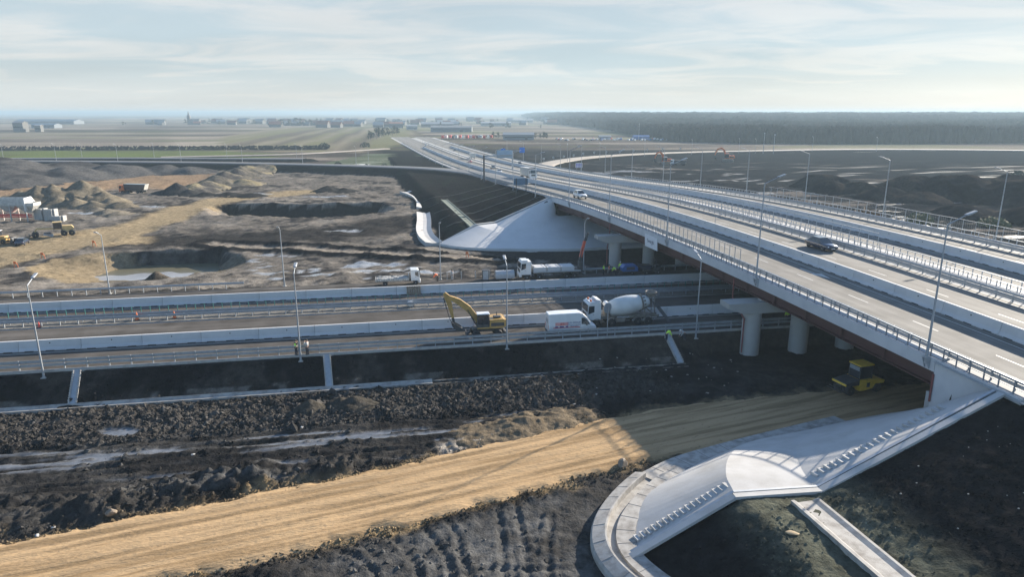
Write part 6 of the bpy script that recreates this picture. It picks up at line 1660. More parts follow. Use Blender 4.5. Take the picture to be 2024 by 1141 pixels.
blob('boulder', on(9.2, 51.2, .2), .6, .45, .5, 'wood', 'brown boulder beside the tan road by the drain channel', 'boulder', 6)
blob('stone_slab', on(17.3, 36.9, .06), .5, .25, .08, 'sandstone', 'flat pale stone slab on the lit soil between the ditches', 'stone', 8)
for k, (x, y, s_, lb) in enumerate(((-33.0, 41.6, .26, 'white plastic scrap at the bottom left beside the dirt road'), (-32.3, 42.3, .2, 'small pale scrap right of the larger one by the dirt road'), (-27.4, 53.2, .22, 'white lump lying by the lower puddle rut'), (-19.6, 58.5, .3, 'pale lump in the mud below the two small mounds'), (-28.8, 58.6, .16, 'white scrap on the edge of the grey puddle'))):
    blob('litter_scrap', on(x, y, .05), s_, s_ * .7, s_ * .4, 'concrete_pale', lb, 'litter', 20 + k, 1)
rnd = random.Random(11); first = None
for k in range(46):
    u = rnd.random(); x, y = MW(rnd.uniform(15, 33), 0, 0).x, 0
    t, o_ = rnd.uniform(14, 40), rnd.uniform(61, 72.5); p = MW(t, o_, 0)
    if first is None:
        first = blob('white_scrap', (0, 0, 0), .14, .09, .04, 'concrete_drain', None, None, 77, 1); o = first
    else: o = first.copy(); COL.objects.link(o)
    o.location = on(p.x, p.y, .04); o.rotation_euler = (0, 0, rnd.uniform(0, 6)); f = rnd.uniform(.4, 1.6); o.scale = (f, f, f)
    tag(o, 'pale scrap scattered on the dark shaded ground near the piers', 'litter', 'scraps on the shaded ground')
first = None
for k in range(60):
    w_ = rnd.uniform(-15, -2); s_ = rnd.uniform(-62, -36); p = OV(s_, w_, 0)
    if first is None:
        first = blob('pale_stone', (0, 0, 0), .06, .05, .04, 'concrete_drain', None, None, 78, 1); o = first
    else: o = first.copy(); COL.objects.link(o)
    o.location = on(p.x, p.y, .03); f = rnd.uniform(.5, 1.4); o.scale = (f, f, f)
    tag(o, 'small pale stone on the dark soil slope at the bottom right', 'stone', 'stones on the dark soil slope')
# orange marker stakes round the pit
for k, (x, y, lb) in enumerate(((-91.5, 122.5, 'orange marker stake at the picture left edge above the pit'), (-90.6, 128.7, 'orange marker stakes bent on the pit rim'), (-86.5, 138.6, 'orange marker stake on the pit rim near the haul road'), (-8.8, 128.0, 'orange and white marker stake on the tan track'))):
    mb = MB(); mb.tube((0, 0, 0), (.05, 0, 1.3), .05, .05, 8); mb.box((.2, 0, 1.0), (.5, .04, .45)); mb.tube((.5, .3, 0), (.35, .3, .9), .05, .05, 8)
    o = mb.build('marker_stake', M['orange']); o.location = on(x, y, -.05); tag(o, lb, 'marker stake')

# ================================================================== people
def bake_skin(name, verts, edges, m, parent=None, sub=1, root=0):
    me = bpy.data.meshes.new(name); me.from_pydata([v[:3] for v in verts], edges, [])
    o = bpy.data.objects.new(name, me); COL.objects.link(o)
    o.modifiers.new('skin', 'SKIN')
    sv = me.skin_vertices[0].data
    for i, v in enumerate(verts):
        r = v[3]; sv[i].radius = (r, v[4] if len(v) > 4 else r); sv[i].use_root = (i == root)
    if sub: s_ = o.modifiers.new('sub', 'SUBSURF'); s_.levels = sub; s_.render_levels = sub
    dg = bpy.context.evaluated_depsgraph_get(); m2 = bpy.data.meshes.new_from_object(o.evaluated_get(dg))
    bpy.data.objects.remove(o); bpy.data.meshes.remove(me)
    m2.materials.clear(); m2.materials.append(m)
    for p in m2.polygons: p.use_smooth = True
    r = bpy.data.objects.new(name, m2); COL.objects.link(r)
    if parent: r.parent = parent
    return r
def person(loc, rz, label, pose='stand', coat='dark_cloth', vest=None, trousers='dark_cloth', hat=None, group=None):
    """x forward, z up; joints are placed for the pose"""
    if pose == 'bend':
        J = dict(pel=(0, 0, .93), ch=(.36, 0, 1.16), nk=(.54, 0, 1.22), hd=(.66, 0, 1.25), sh=.19, el=(.50, .26, .92), wr=(.66, .16, .68), kn=(.08, .11, .50), an=(-.03, .12, .08))
    elif pose == 'hands_up':
        J = dict(pel=(0, 0, .95), ch=(.0, 0, 1.33), nk=(.0, 0, 1.49), hd=(.03, 0, 1.63), sh=.19, el=(.12, .30, 1.20), wr=(.25, .10, 1.46), kn=(.03, .10, .50), an=(-.02, .11, .08))
    else:
        J = dict(pel=(0, 0, .95), ch=(.0, 0, 1.33), nk=(.0, 0, 1.49), hd=(.02, 0, 1.63), sh=.19, el=(-.02, .25, 1.10), wr=(.12, .22, .88), kn=(.03, .10, .50), an=(-.02, .11, .08))
    pel, ch, nk, hd = J['pel'], J['ch'], J['nk'], J['hd']
    mir = lambda p, s_: (p[0], p[1] * s_, p[2])
    V, Eg = [], []
    def av(p, r, r2=None, to=None):
        V.append((*p, r, r2 or r)); i = len(V) - 1
        if to is not None: Eg.append((to, i))
        return i
    a0 = av(pel, .13, .15); a1 = av(tuple((Vector(pel) + Vector(ch)) / 2), .115, .14, a0); a2 = av(ch, .125, .165, a1); a3 = av(nk, .055, .055, a2)
    a4 = av((hd[0], 0, hd[2] - .03), .085, .08, a3); a5 = av((hd[0] - .01, 0, hd[2] + .09), .085, .08, a4)
    av((hd[0] + .115, 0, hd[2] - .01), .016, .018, a4)
    for s_ in (1, -1):
        sh = av((ch[0], s_ * J['sh'], ch[2] + .06), .06, .06, a2); el = av(mir(J['el'], s_), .045, .045, sh); wr = av(mir(J['wr'], s_), .03, .03, el)
        d = (Vector(mir(J['wr'], s_)) - Vector(mir(J['el'], s_))).normalized(); q = d.orthogonal().normalized()
        w0 = Vector(mir(J['wr'], s_)); pm_ = av(tuple(w0 + d * .08), .028, .042, wr)
        for f, (off, L_) in enumerate(((-.030, .075), (-.010, .088), (.010, .082), (.030, .064))):
            k1 = av(tuple(w0 + d * .11 + q * off), .0095, .0095, pm_); k2 = av(tuple(w0 + d * (.11 + L_ * .55) + q * off * 1.1 - Vector((0, 0, .004))), .009, .009, k1); av(tuple(w0 + d * (.11 + L_) + q * off * 1.1 + Vector((.012, 0, -.006))), .008, .008, k2)
        t1 = av(tuple(w0 + d * .05 + q * .042), .011, .011, pm_); av(tuple(w0 + d * .095 + q * .062), .009, .009, t1)
        hp = av((pel[0], s_ * .095, pel[2] - .06), .095, .095, a0); kn = av(mir(J['kn'], s_), .06, .06, hp); an = av(mir(J['an'], s_), .04, .04, kn); av((J['an'][0] + .17, s_ * .12, .04), .035, .045, an)
    body = bake_skin('person', V, Eg, M['skin'])
    body.location = loc; body.rotation_euler = (0, 0, rz)
    tag(body, label, 'person', group)
    # clothing
    V, Eg = [], []
    a0 = av((pel[0], 0, pel[2] - .02), .145, .165); a1 = av(tuple((Vector(pel) + Vector(ch)) / 2), .132, .16, a0); a2 = av(ch, .145, .185, a1); av((nk[0], 0, nk[2] - .03), .08, .08, a2)
    for s_ in (1, -1):
        sh = av((ch[0], s_ * J['sh'], ch[2] + .06), .077, .077, a2); el = av(mir(J['el'], s_), .062, .062, sh); av(mir(J['wr'], s_), .048, .048, el)
    bake_skin('jacket', V, Eg, M[coat], body)
    V, Eg = [], []
    a0 = av((pel[0], 0, pel[2] + .02), .14, .16)
    for s_ in (1, -1):
        hp = av((pel[0], s_ * .095, pel[2] - .08), .108, .108, a0); kn = av(mir(J['kn'], s_), .078, .078, hp); av((J['an'][0], s_ * J['an'][1], .10), .07, .07, kn)
    bake_skin('trousers', V, Eg, M[trousers], body)
    mb = MB()
    for s_ in (1, -1): mb.box((J['an'][0] + .06, s_ * .115, .05), (.29, .11, .10), 0, None, .03)
    P_(mb, 'boots', 'black', body)
    if vest:
        V, Eg = [], []
        a0 = av((pel[0], 0, pel[2] + .0), .158, .180); a1 = av(tuple((Vector(pel) + Vector(ch)) / 2), .148, .176, a0); a2 = av((ch[0], 0, ch[2]), .16, .20, a1); a3 = av((ch[0] * .4 + nk[0] * .6, 0, ch[2] * .4 + nk[2] * .6), .11, .15, a2)
        vo = bake_skin('vest', V, Eg, M[vest], body)
        if pose != 'bend':
            mb = MB(); mb.lathe([(.185, 1.10), (.19, 1.15)], 18, Matrix.Scale(.9, 4, (1, 0, 0))); mb.build('reflective_band', M['reflective'], vo)
    mb = MB()
    if hat: mb.lathe([(.118, -.01), (.118, .04), (.095, .10), (.05, .135), (0, .145)], 16); mb.box((.12, 0, 0), (.09, .16, .015)); h_ = P_(mb, 'hard_hat', hat, body)
    else: mb.lathe([(.10, -.05), (.108, .03), (.09, .095), (.045, .13), (0, .135)], 16); h_ = P_(mb, 'hair', 'hair', body)
    h_.location = (hd[0] - .012, 0, hd[2] + .045)
    mb = MB()
    for s_ in (1, -1): mb.box((hd[0] + .085, s_ * .032, hd[2] + .02), (.012, .022, .012)); mb.box((hd[0] + .0, s_ * .088, hd[2]), (.035, .014, .05), 0, None, .006)
    mb.box((hd[0] + .088, 0, hd[2] - .055), (.01, .045, .008)); P_(mb, 'face_features', 'hair', body)
    return body
zr_ = Z0 + .01
def gz(t, o): p = MW(t, o, 0); p.z = H(p.x, p.y) + .0; return p
person(MW(-10.55, 74.12, zr_ + .06), R(60), 'person in dark trousers and a yellow green vest at the left of the lamp foot', 'hands_up', 'dark_cloth', 'vest')
person(MW(-9.35, 74.05, zr_ + .06), R(150), 'person in a pale grey and black jacket at the right of the lamp foot', 'hands_up', 'grey_cloth', None)
person(MW(7.4, 105.6, zr_), R(-160), 'worker bending in an orange red vest beside a lamp post', 'bend', 'vest_orange', 'vest_orange')
person(MW(9.7, 105.7, zr_), R(-60), 'worker in pale clothes by the first bare white post', 'stand', 'grey_cloth', None, 'grey_cloth')
person(MW(34.7, 105.3, zr_), R(-20), 'worker in a yellow green vest, leftmost of the group at the far pier', 'stand', 'vest', 'vest', 'dark_cloth', None)
person(MW(35.5, 104.8, zr_), R(200), 'worker in an orange vest in the middle of the group at the far pier', 'stand', 'dark_cloth', 'vest_orange')
person(MW(36.5, 104.4, zr_), R(140), 'crouching worker in a yellow green vest, in front of the far pier group', 'bend', 'vest', 'vest')
person(MW(38.0, 106.6, zr_), R(-90), 'worker in pale yellow behind the blue compressor at the far pier', 'stand', 'vest', None, 'dark_cloth', 'hardhat')
p_ = gz(32.2, 73.1); person(p_, R(20), 'worker in a yellow green vest bending at the top of the shaded chute', 'bend', 'vest', 'vest')
p_ = gz(34.6, 73.2); person(p_, R(200), 'worker in a pale jacket right of the bending one at the shaded chute', 'bend', 'grey_cloth', None, 'dark_cloth', 'hardhat')
person(MW(49.5, 75.6, zr_), R(90), 'worker in pale yellow standing behind the nearest pier columns', 'stand', 'vest', None)
# ================================================================== heaps
M['sand'] = soil_mat('heap_soil')
def heap(name, cones, label, cat, col, res=.6, amp=.35, dark=None, slope=.75, pale=None):
    """a dumped heap: merged cones with gullies, coloured like its soil"""
    x0 = min(c[0] - c[2] for c in cones); x1 = max(c[0] + c[2] for c in cones); y0 = min(c[1] - c[2] for c in cones); y1 = max(c[1] + c[2] for c in cones)
    xs = np.arange(x0 - 1, x1 + 1 + res, res); ys = np.arange(y0 - 1, y1 + 1 + res, res)
    X, Y = np.meshgrid(xs, ys); G, _ = height(X, Y, False); Z = np.full(X.shape, -1.0)
    Xw = X + fbm(X / 4, Y / 4, 3, 301) * 1.2 * min(1, res * 1.5); Yw = Y + fbm(X / 4, Y / 4, 3, 311) * 1.2 * min(1, res * 1.5)
    for cx_, cy_, r, h in cones:
        d = np.hypot(Xw - cx_, Yw - cy_) / r
        Z = np.maximum(Z, h * (1 - d ** 1.0) if slope > .5 else h * np.cos(np.clip(d, 0, 1.2) * 1.57))
    Z = np.where(Z > -.3, Z + fbm(X / (res * 5), Y / (res * 5), 4, 321) * amp + np.abs(fbm(X / (res * 12), Y / (res * 12), 3, 331)) * amp * 1.2, Z)
    n1 = fbm(X / (res * 8), Y / (res * 8), 4, 341)
    C = np.zeros(X.shape + (3,)) + np.array(col)
    if dark is not None: C = mixc(C, np.array(dark), sstep(.0, .35, n1))
    if pale is not None: C = mixc(C, np.array(pale), sstep(.1, .4, -n1))
    keep = Z > -.45
    ny, nx = X.shape; idx = -np.ones(X.shape, int)
    quads = keep[:-1, :-1] & keep[1:, :-1] & keep[:-1, 1:] & keep[1:, 1:]
    used = np.zeros(X.shape, bool)
    for a, b in ((0, 0), (1, 0), (0, 1), (1, 1)): used[a:ny - 1 + a, b:nx - 1 + b] |= quads
    idx[used] = np.arange(used.sum())
    P = np.stack([X, Y, G + Z], -1)[used]
    j, i = np.nonzero(quads)
    F = np.stack([idx[j, i], idx[j, i + 1], idx[j + 1, i + 1], idx[j + 1, i]], -1)
    me = bpy.data.meshes.new(name); me.from_pydata(P.tolist(), [], F.tolist())
    at = me.color_attributes.new('soil', 'FLOAT_COLOR', 'POINT')
    at.data.foreach_set('color', np.concatenate([C[used], np.zeros((len(P), 1))], -1).astype(np.float32).ravel())
    for p in me.polygons: p.use_smooth = True
    me.materials.append(M['sand']); me.update()
    o = bpy.data.objects.new(name, me); COL.objects.link(o); return tag(o, label, cat)
SANDC = (.135, .115, .085)
_rh = random.Random(3)
heap('sand_heap', [(-149, 207, 8, 4.6), (-144.5, 209, 9, 6.2), (-141, 211, 9, 6.4), (-135.5, 215.5, 10, 7.0), (-131.5, 216, 8, 5.0), (-127, 212, 8, 3.8), (-121, 206, 6, 2.6), (-143, 203.5, 5, 2.6), (-136, 204, 6, 3.2), (-130, 203, 6, 3.0), (-153, 206, 6, 3.2), (-116, 203, 5, 1.6), (-124, 202, 5, 2.2)] + [(-151 + 30 * _rh.random(), 202 + 8 * _rh.random(), _rh.uniform(2.4, 4.2), _rh.uniform(1.2, 3.4)) for _ in range(16)], 'large ridged heap of grey brown sand left of the navy tipper lorry', 'sand heap', SANDC, .55, .3, None, .75, (.17, .145, .105))
heap('sand_heap', [(-112.5, 190, 5, 1.6), (-108, 187, 4, 1.2), (-118, 193, 4, 1.4)], 'low pale sand spill right of the concrete block walls', 'sand heap', (.16, .14, .11), .5, .2)
heap('soil_heap', [(-116.5, 238, 7, 4.0), (-111, 236, 5, 2.0), (-121, 236, 5, 1.6)], 'dark pointed heap right of the navy tipper lorry', 'soil heap', (.04, .039, .038), .6, .25)
heap('soil_heap', [(-96, 232, 6, 1.3), (-88, 231, 5, 1.1), (-104, 233, 5, 1.2)], 'low dark soil bank right of the dark pointed heap', 'soil heap', (.03, .029, .028), .7, .3)
heap('soil_heap', [(-66, 246, 6, 2.2), (-60, 245, 5, 1.2)], 'small dark heap beyond the long pit', 'soil heap', (.032, .031, .03), .7, .3)
heap('sand_ridge', [(-112, 243, 8, 2.6), (-113, 254, 9, 3.4), (-114, 266, 10, 4.0), (-116, 280, 11, 4.4), (-119, 296, 11, 4.4), (-122, 312, 12, 4.0), (-125, 326, 12, 3.4), (-105, 268, 8, 2.4)], 'long pale sandy ridge running up to the curved left ramp', 'sand ridge', (.13, .115, .09), .8, .6, (.07, .065, .06), .75, (.24, .20, .12))
heap('soil_bank', [(-196, 268, 20, 4.0), (-208, 284, 26, 6.0), (-222, 300, 30, 7.5), (-240, 312, 32, 8.0), (-188, 292, 20, 4.6), (-178, 310, 18, 4.6), (-262, 322, 34, 7.5), (-205, 318, 22, 5.5), (-163, 322, 14, 3.4), (-150, 322, 12, 3.0), (-214, 262, 18, 3.6), (-230, 275, 22, 5.0)], 'broad grey soil bank in front of the left ramp', 'soil bank', (.075, .072, .07), 1.2, .7, (.04, .039, .04), .4)
heap('soil_heap', [(-60.6, 113.6, 2.0, 1.5), (-59.6, 113.2, 1.4, .8)], 'small brown heap on the near pond rim', 'soil heap', (.075, .062, .048), .3, .15)
heap('soil_heap', [(-19.9, 62.0, 1.8, 1.15)], 'small rounded mound below the two people, left one', 'soil heap', (.06, .054, .045), .14, .12)
heap('soil_heap', [(-15.8, 62.9, 2.4, 1.1), (-17.2, 63.4, 1.6, .8)], 'low mound right of the small rounded one', 'soil heap', (.052, .047, .04), .14, .14)
heap('sand_heap', [(.0, 57.8, 3.0, .62), (1.4, 58.9, 2.4, .85), (4.0, 59.8, 2.6, .5), (-2.8, 56.5, 2.4, .3), (6.6, 61.0, 1.8, .32), (1.2, 60.4, 1.5, .55), (-.6, 59.0, 1.2, .6), (2.6, 58.9, 1.2, .6)], 'tan sand heaps dumped along the upper edge of the dirt road', 'sand heap', (.125, .10, .07), .13, .15)
for k, (cs, lb) in enumerate(((((112, 241, 10, 3.6), (117, 256, 12, 5.0), (121, 238, 10, 4.0), (122, 224, 10, 3.6)), 'dark soil mound behind the pale mesh screen, left one'), (((136, 233, 15, 6.4), (147, 226, 18, 7.4), (158, 214, 18, 7.0), (168, 226, 18, 7.2), (128, 214, 10, 3.2)), 'large dark soil mound behind the pale mesh screen, right one'), (((138, 176, 12, 4.0), (150, 182, 14, 5.4), (126, 188, 9, 2.4), (163, 186, 14, 6)), 'brownish soil mound at the right picture edge'))):
    heap('soil_mound', cs, lb, 'soil mound', (.020, .020, .022), .9, .8, (.013, .013, .014), .4, (.038, .033, .029))
# clods of churned soil on the near mud: one uncountable mass
def clods(n, seed, slope=False, bank=False, edge=False):
    rs = np.random.RandomState(seed)
    t = rs.uniform(-58, 30, n * 4); o = np.where(rs.rand(n * 4) < .7, rs.uniform(60.6, 69, n * 4), rs.uniform(34, 60, n * 4))
    x = EA[0] * t + NA[0] * o; y = EA[1] * t + NA[1] * o
    if bank:
        o = rs.uniform(69.0, 73.8, n * 4); t = rs.uniform(-60, 36, n * 4); x = EA[0] * t + NA[0] * o; y = EA[1] * t + NA[1] * o
    if edge:
        hn = np.array(haul_near); q = hn[rs.randint(30, len(hn) - 40, n * 4)]; x = q[:, 0] + rs.uniform(-5.6, 5.6, n * 4) * -.40; y = q[:, 1] + rs.choice([-1, 1], n * 4) * rs.uniform(3.5, 6, n * 4) * .92
    if slope:
        s_ = rs.uniform(-66, -36.5, n * 4); w_ = rs.uniform(-30, -1.5, n * 4); x = 28.34 + US[0] * s_ + WS[0] * w_; y = 80 + US[1] * s_ + WS[1] * w_
    z, I = height(x, y)
    if edge: z = z + .07
    if bank: ok = I['bank']
    elif edge: ok = (I['dn'] > 3.75) & (I['dn'] < 5.6) & ~I['emb'] & (x < 12)
    else: ok = (np.abs(I['w'] + 17.6) > 1.4) & (fbm(x / 4, y / 4, 3, 503) > rs.uniform(-.5, .5, n * 4)) if slope else (I['dn'] > 4.9) & (I['pud'] < .1) & ~I['emb'] & (fbm(x / 5, y / 5, 3, 501) + .9 * (o > 60.5) > rs.uniform(-.1, .5, n * 4)) & ((x < 4) | (o > 60))
    x, y, z = x[ok][:n], y[ok][:n], z[ok][:n]; m = len(x)
    r = (rs.gamma(2.0, .028, m) + .03) if slope or bank or edge else (rs.gamma(2.0, .055, m) + .05)
    base = np.array([(1, 0, 0), (-.3, .9, 0), (-.6, -.8, 0), (.1, .1, .9), (.5, -.6, .5), (-.7, .2, .5)])
    F0 = np.array([(0, 1, 3), (1, 5, 3), (5, 2, 3), (2, 4, 3), (4, 0, 3), (1, 2, 5), (2, 0, 4)])
    a = rs.uniform(0, 6.28, m); jit = rs.uniform(.6, 1.3, (m, 6, 3)); B = base[None] * jit
    X = x[:, None] + r[:, None] * (B[..., 0] * np.cos(a)[:, None] - B[..., 1] * np.sin(a)[:, None]); Y = y[:, None] + r[:, None] * (B[..., 0] * np.sin(a)[:, None] + B[..., 1] * np.cos(a)[:, None]); Z = z[:, None] + r[:, None] * B[..., 2] * .9 - .03
    V = np.stack([X, Y, Z], -1).reshape(-1, 3); F = (F0[None] + (np.arange(m) * 6)[:, None, None]).reshape(-1, 3)
    C = soil_colour(x, y, z, {k: (v[ok][:n] if hasattr(v, 'shape') else v) for k, v in I.items()})[0] * rs.uniform(.7, 1.6, (m, 1))
    me = bpy.data.meshes.new('soil_clods'); me.from_pydata(V.tolist(), [], F.tolist())
    at = me.color_attributes.new('soil', 'FLOAT_COLOR', 'POINT'); at.data.foreach_set('color', np.repeat(np.concatenate([C, np.zeros((m, 1))], 1), 6, 0).astype(np.float32).ravel())
    me.materials.append(M['sand']); o = bpy.data.objects.new('soil_clods', me); COL.objects.link(o); tag(o, 'loose soil clods strewn over the dark slope by the near cone' if slope else 'loose soil clods on the dark motorway bank' if bank else 'crumbled tan soil along both edges of the dirt road' if edge else 'loose dark soil clods strewn over the churned ground', 'soil clods', kind='stuff')
clods(16000, 9)
clods(9000, 10, True)
clods(7000, 11, False, True)
clods(5000, 12, False, False, True)
# bushes by the screen
def leaf_bush(loc, r, h, col, label, seed, n=420, name='bush'):
    root = empty(name, loc, 0, label, 'bush'); rnd = random.Random(seed); mb = MB()
    for k in range(n):
        a = rnd.uniform(0, 6.28); q = rnd.random() ** .5 * r; z = h * (rnd.random() ** .8) * (1 - (q / r) ** 2 * .6) + .1
        c = Vector((q * math.cos(a), q * math.sin(a), z)); s_ = rnd.uniform(.10, .24) * r
        u = Vector((rnd.uniform(-1, 1), rnd.uniform(-1, 1), rnd.uniform(-.6, 1))).normalized(); v = u.orthogonal().normalized()
        mb.add([c - u * s_, c + v * s_ * .45, c + u * s_, c - v * s_ * .45], [(0, 1, 2, 3)])
    mb.build('foliage', col, root, False)
    mb = MB()
    for k in range(7): a = k * .9; mb.tube((0, 0, -.1), (r * .5 * math.cos(a), r * .5 * math.sin(a), h * .7), .05, .02, 5)
    P_(mb, 'stem', 'wood', root)
BROWN = mat('dry_leaves', (.17, .10, .05), rough=.9, var=.35); OLIVE = mat('olive_leaves', (.10, .105, .045), rough=.9, var=.35); DKGREEN = mat('dark_leaves', (.03, .045, .026), rough=.9, var=.4)
leaf_bush(on(94, 180), 3.6, 2.6, BROWN, 'rusty brown dry bush behind the mesh screen', 1)
leaf_bush(on(101, 168), 3.0, 2.4, OLIVE, 'yellowish dry bush behind the mesh screen', 2)
leaf_bush(on(118, 166), 3.4, 2.2, OLIVE, 'olive dry bush right of the yellowish one', 3)
leaf_bush(on(206, 275), 7, 5, DKGREEN, 'round dark green bush far right on the dark ground', 4)
for k, (x, y, r) in enumerate(((-92, 366, 2.2), (-74, 352, 2.0), (-64, 345, 2.6), (-58, 338, 2.2), (-118, 560, 4), (-150, 556, 4))):
    leaf_bush(on(x, y), r, r, DKGREEN, ['lone dark bush on the green slope, farthest left', 'dark bush on the green slope above the ramp', 'largest dark bush on the green slope by the main road', 'dark bush on the green slope lowest to the ramp', 'round bush by the pale farm track', 'round bush left of the pale farm track'][k], 10 + k, 160)

# ================================================================== far buildings
M['wall_pale'] = mat('pale_render', (.125, .122, .115), rough=.9); M['wall_grey'] = mat('grey_cladding', (.13, .15, .17), rough=.7); M['roof_red'] = mat('red_roof', (.22, .09, .06), rough=.9)
M['roof_grey'] = mat('grey_roof', (.16, .17, .18), rough=.8); M['roof_blue'] = mat('blue_roof', (.05, .09, .14), rough=.7); M['roof_white'] = mat('white_roof', (.25, .26, .27), rough=.6)
def hall(x, y, L_, W_, h, rz, wall, roof, label, name='warehouse', cat='warehouse', group=None, pitch=.18, wins=0, hd=0):
    root = empty(name, on(x, y, -.3), rz, label, cat, group)
    mb = MB(); rh = W_ * pitch
    mb.prism([(-W_ / 2, 0), (-W_ / 2, h), (0, h + rh), (W_ / 2, h), (W_ / 2, 0)], -L_ / 2, L_ / 2, 0, 'x'); P_(mb, 'wall', wall, root)
    mb = MB(); o_ = .4
    for sg in (1, -1): quad(mb, (-L_ / 2 - o_, sg * (W_ / 2 + o_), h - o_ * pitch * 2 + .1), (L_ / 2 + o_, sg * (W_ / 2 + o_), h - o_ * pitch * 2 + .1), (L_ / 2 + o_, 0, h + rh + .1), (-L_ / 2 - o_, 0, h + rh + .1), .12)
    P_(mb, 'roof', roof, root)
    if wins:
        mb = MB(); mb.box((0, -W_ / 2 - .03, h * .55), (L_ * .9, .06, h * .18)); P_(mb, 'window_band', 'glass', root)
        mb = MB(); mb.box((L_ * .25, -W_ / 2 - .04, h * .3), (L_ * .08, .08, h * .6)); P_(mb, 'door', 'darkgrey', root)
    return root
hall(-1081, 1642, 138, 40, 7, 0, 'wall_grey', 'roof_blue', 'long dark blue warehouse far off at the left', wins=1, pitch=.1)
hall(-817, 1232, 40, 22, 6, 0, 'wall_grey', 'roof_blue', 'shorter dark blue warehouse in front of the long one', wins=1, pitch=.1)
hall(-690, 985, 14, 12, 13, 0, 'wall_pale', 'roof_grey', 'tall beige block at the left picture edge', 'tower_block', 'building', wins=1)
hall(-668, 990, 8, 8, 9, .1, 'wall_pale', 'roof_white', 'small white block beside the tall beige one', 'tower_block', 'building', wins=1)
hall(6.6, 706, 31, 12, 5.4, 0, 'wall_grey', 'roof_white', 'grey and white hall in front of the parked vehicles', wins=1)
hall(-86, 1000, 58, 20, 6.5, 0, 'wall_grey', 'roof_grey', 'long bluish grey hall right of the road bend', wins=1, pitch=.12)
hall(-33, 1450, 62, 24, 6, 0, 'roof_white', 'roof_white', 'long white roofed hall on the far plain', wins=1, pitch=.1)
hall(22, 1900, 70, 24, 6, 0, 'roof_white', 'roof_white', 'farthest white roofed hall near the horizon', wins=1, pitch=.1)
hall(-140, 1320, 60, 20, 6, .1, 'wall_pale', 'roof_white', 'pale hall straight behind the road bend', wins=1)
hall(-205, 1240, 24, 14, 8, .2, 'wall_pale', 'roof_red', 'pale house with a red roof at the road bend', 'village_house', 'house', wins=1)
hall(-160, 1120, 16, 10, 6, .3, 'roof_white', 'roof_white', 'small white hall beside the road bend', wins=1)
def church():
    root = empty('village_church', on(-724, 1576, -.3), 0, 'pale village church with a pointed tower on the far plain', 'church')
    mb = MB(); mb.box((0, 0, 9), (6, 6, 18)); P_(mb, 'tower', 'wall_pale', root); mb = MB(); mb.lathe([(4.6, 18), (2.2, 22), (.1, 31)], 8); P_(mb, 'spire', 'roof_grey', root)
    mb = MB(); mb.prism([(-6, 0), (-6, 8), (0, 13), (6, 8), (6, 0)], 3, 24, 0, 'x'); P_(mb, 'nave', 'wall_pale', root)
    mb = MB(); mb.box((0, -3.03, 14), (1.6, .06, 3)); P_(mb, 'window', 'glass', root)
church()
rnd = random.Random(21); proto = {}
def village(n, x0, x1, y0, y1, label, group):
    for k in range(n):
        c = rnd.choice(['roof_red', 'roof_grey', 'roof_red', 'roof_white']); x, y = rnd.uniform(x0, x1), rnd.uniform(y0, y1)
        if c not in proto:
            o = proto[c] = hall(x, y, 13, 9, 4.2, 0, 'wall_pale', c, label, 'village_house', 'house', group, .42, 1)
        else: o = copy_tree(proto[c]); o.location = on(x, y, -.3)
        o.rotation_euler = (0, 0, rnd.uniform(-.5, .5)); f = rnd.uniform(.9, 1.6); o.scale = (f * 1.1, f, f)
        tag(o, label, 'house', group)
village(34, -820, -300, 1450, 2000, 'small hazy house in the far village round the church', 'houses round the far church')
village(16, -480, -230, 1250, 1500, 'small hazy house left of the road bend on the far plain', 'houses left of the road bend')
village(26, -240, 260, 1500, 2300, 'small hazy house in the far settlement behind the road bend', 'houses behind the road bend')
# parked vehicles in the far lots
lot = []
def tiny_vehicle(kind, paint):
    root = empty('parked_lorry' if kind else 'parked_car')
    if kind:
        mb = MB(); mb.box((0, 0, 2.3), (7.5, 2.5, 2.7), 0, None, .05); P_(mb, 'box_body', paint, root)
        cab_over(root, 3.9, 1.8, 2.4, .9, 2.9, 'white')
        for x in (4.6, -2.5):
            for sg in (1, -1): wheel(root, x, sg, .5, .3, .5, n=8)
    else:
        mb = MB(); loft(mb, [(-2.2, .35, .75, .95, .7, .76, .7), (-1.9, .3, .9, 1.4, .8, .86, .62), (.3, .3, .9, 1.45, .8, .86, .62), (1.1, .3, .85, .95, .8, .86, .75), (2.2, .35, .65, .75, .7, .75, .6)]); P_(mb, 'body', paint, root)
        mb = MB(); mb.box((-.6, 0, 1.18), (2.0, 1.62, .30)); P_(mb, 'window_band', 'glass', root)
        for x in (-1.35, 1.35):
            for sg in (1, -1): wheel(root, x, sg * .75, .33, .2, .6, n=8)
    return root
tv = {}
def park(kind, paint, x, y, rz, label, group, f=1.0):
    key = (kind, paint)
    o = tv.get(key)
    if o is None: o = tv[key] = tiny_vehicle(kind, paint)
    else: o = copy_tree(o)
    o.location = on(x, y, 0); o.rotation_euler = (0, 0, rz); o.scale = (f, f, f); tag(o, label, 'lorry' if kind else 'car', group)
for k in range(15):
    pt = ['red', 'white', 'red', 'navy', 'white', 'red', 'silver'][k % 7]
    park(1, pt, -72 + k * 3.6 + rnd.uniform(-.6, .6), 722 + (k % 3) * 8, R(90) + rnd.uniform(-.1, .1), {'red': 'red lorry', 'white': 'white lorry', 'navy': 'dark lorry', 'silver': 'grey lorry'}[pt] + ' parked in the far lorry row behind the main road', 'lorries in the far row, ' + pt)
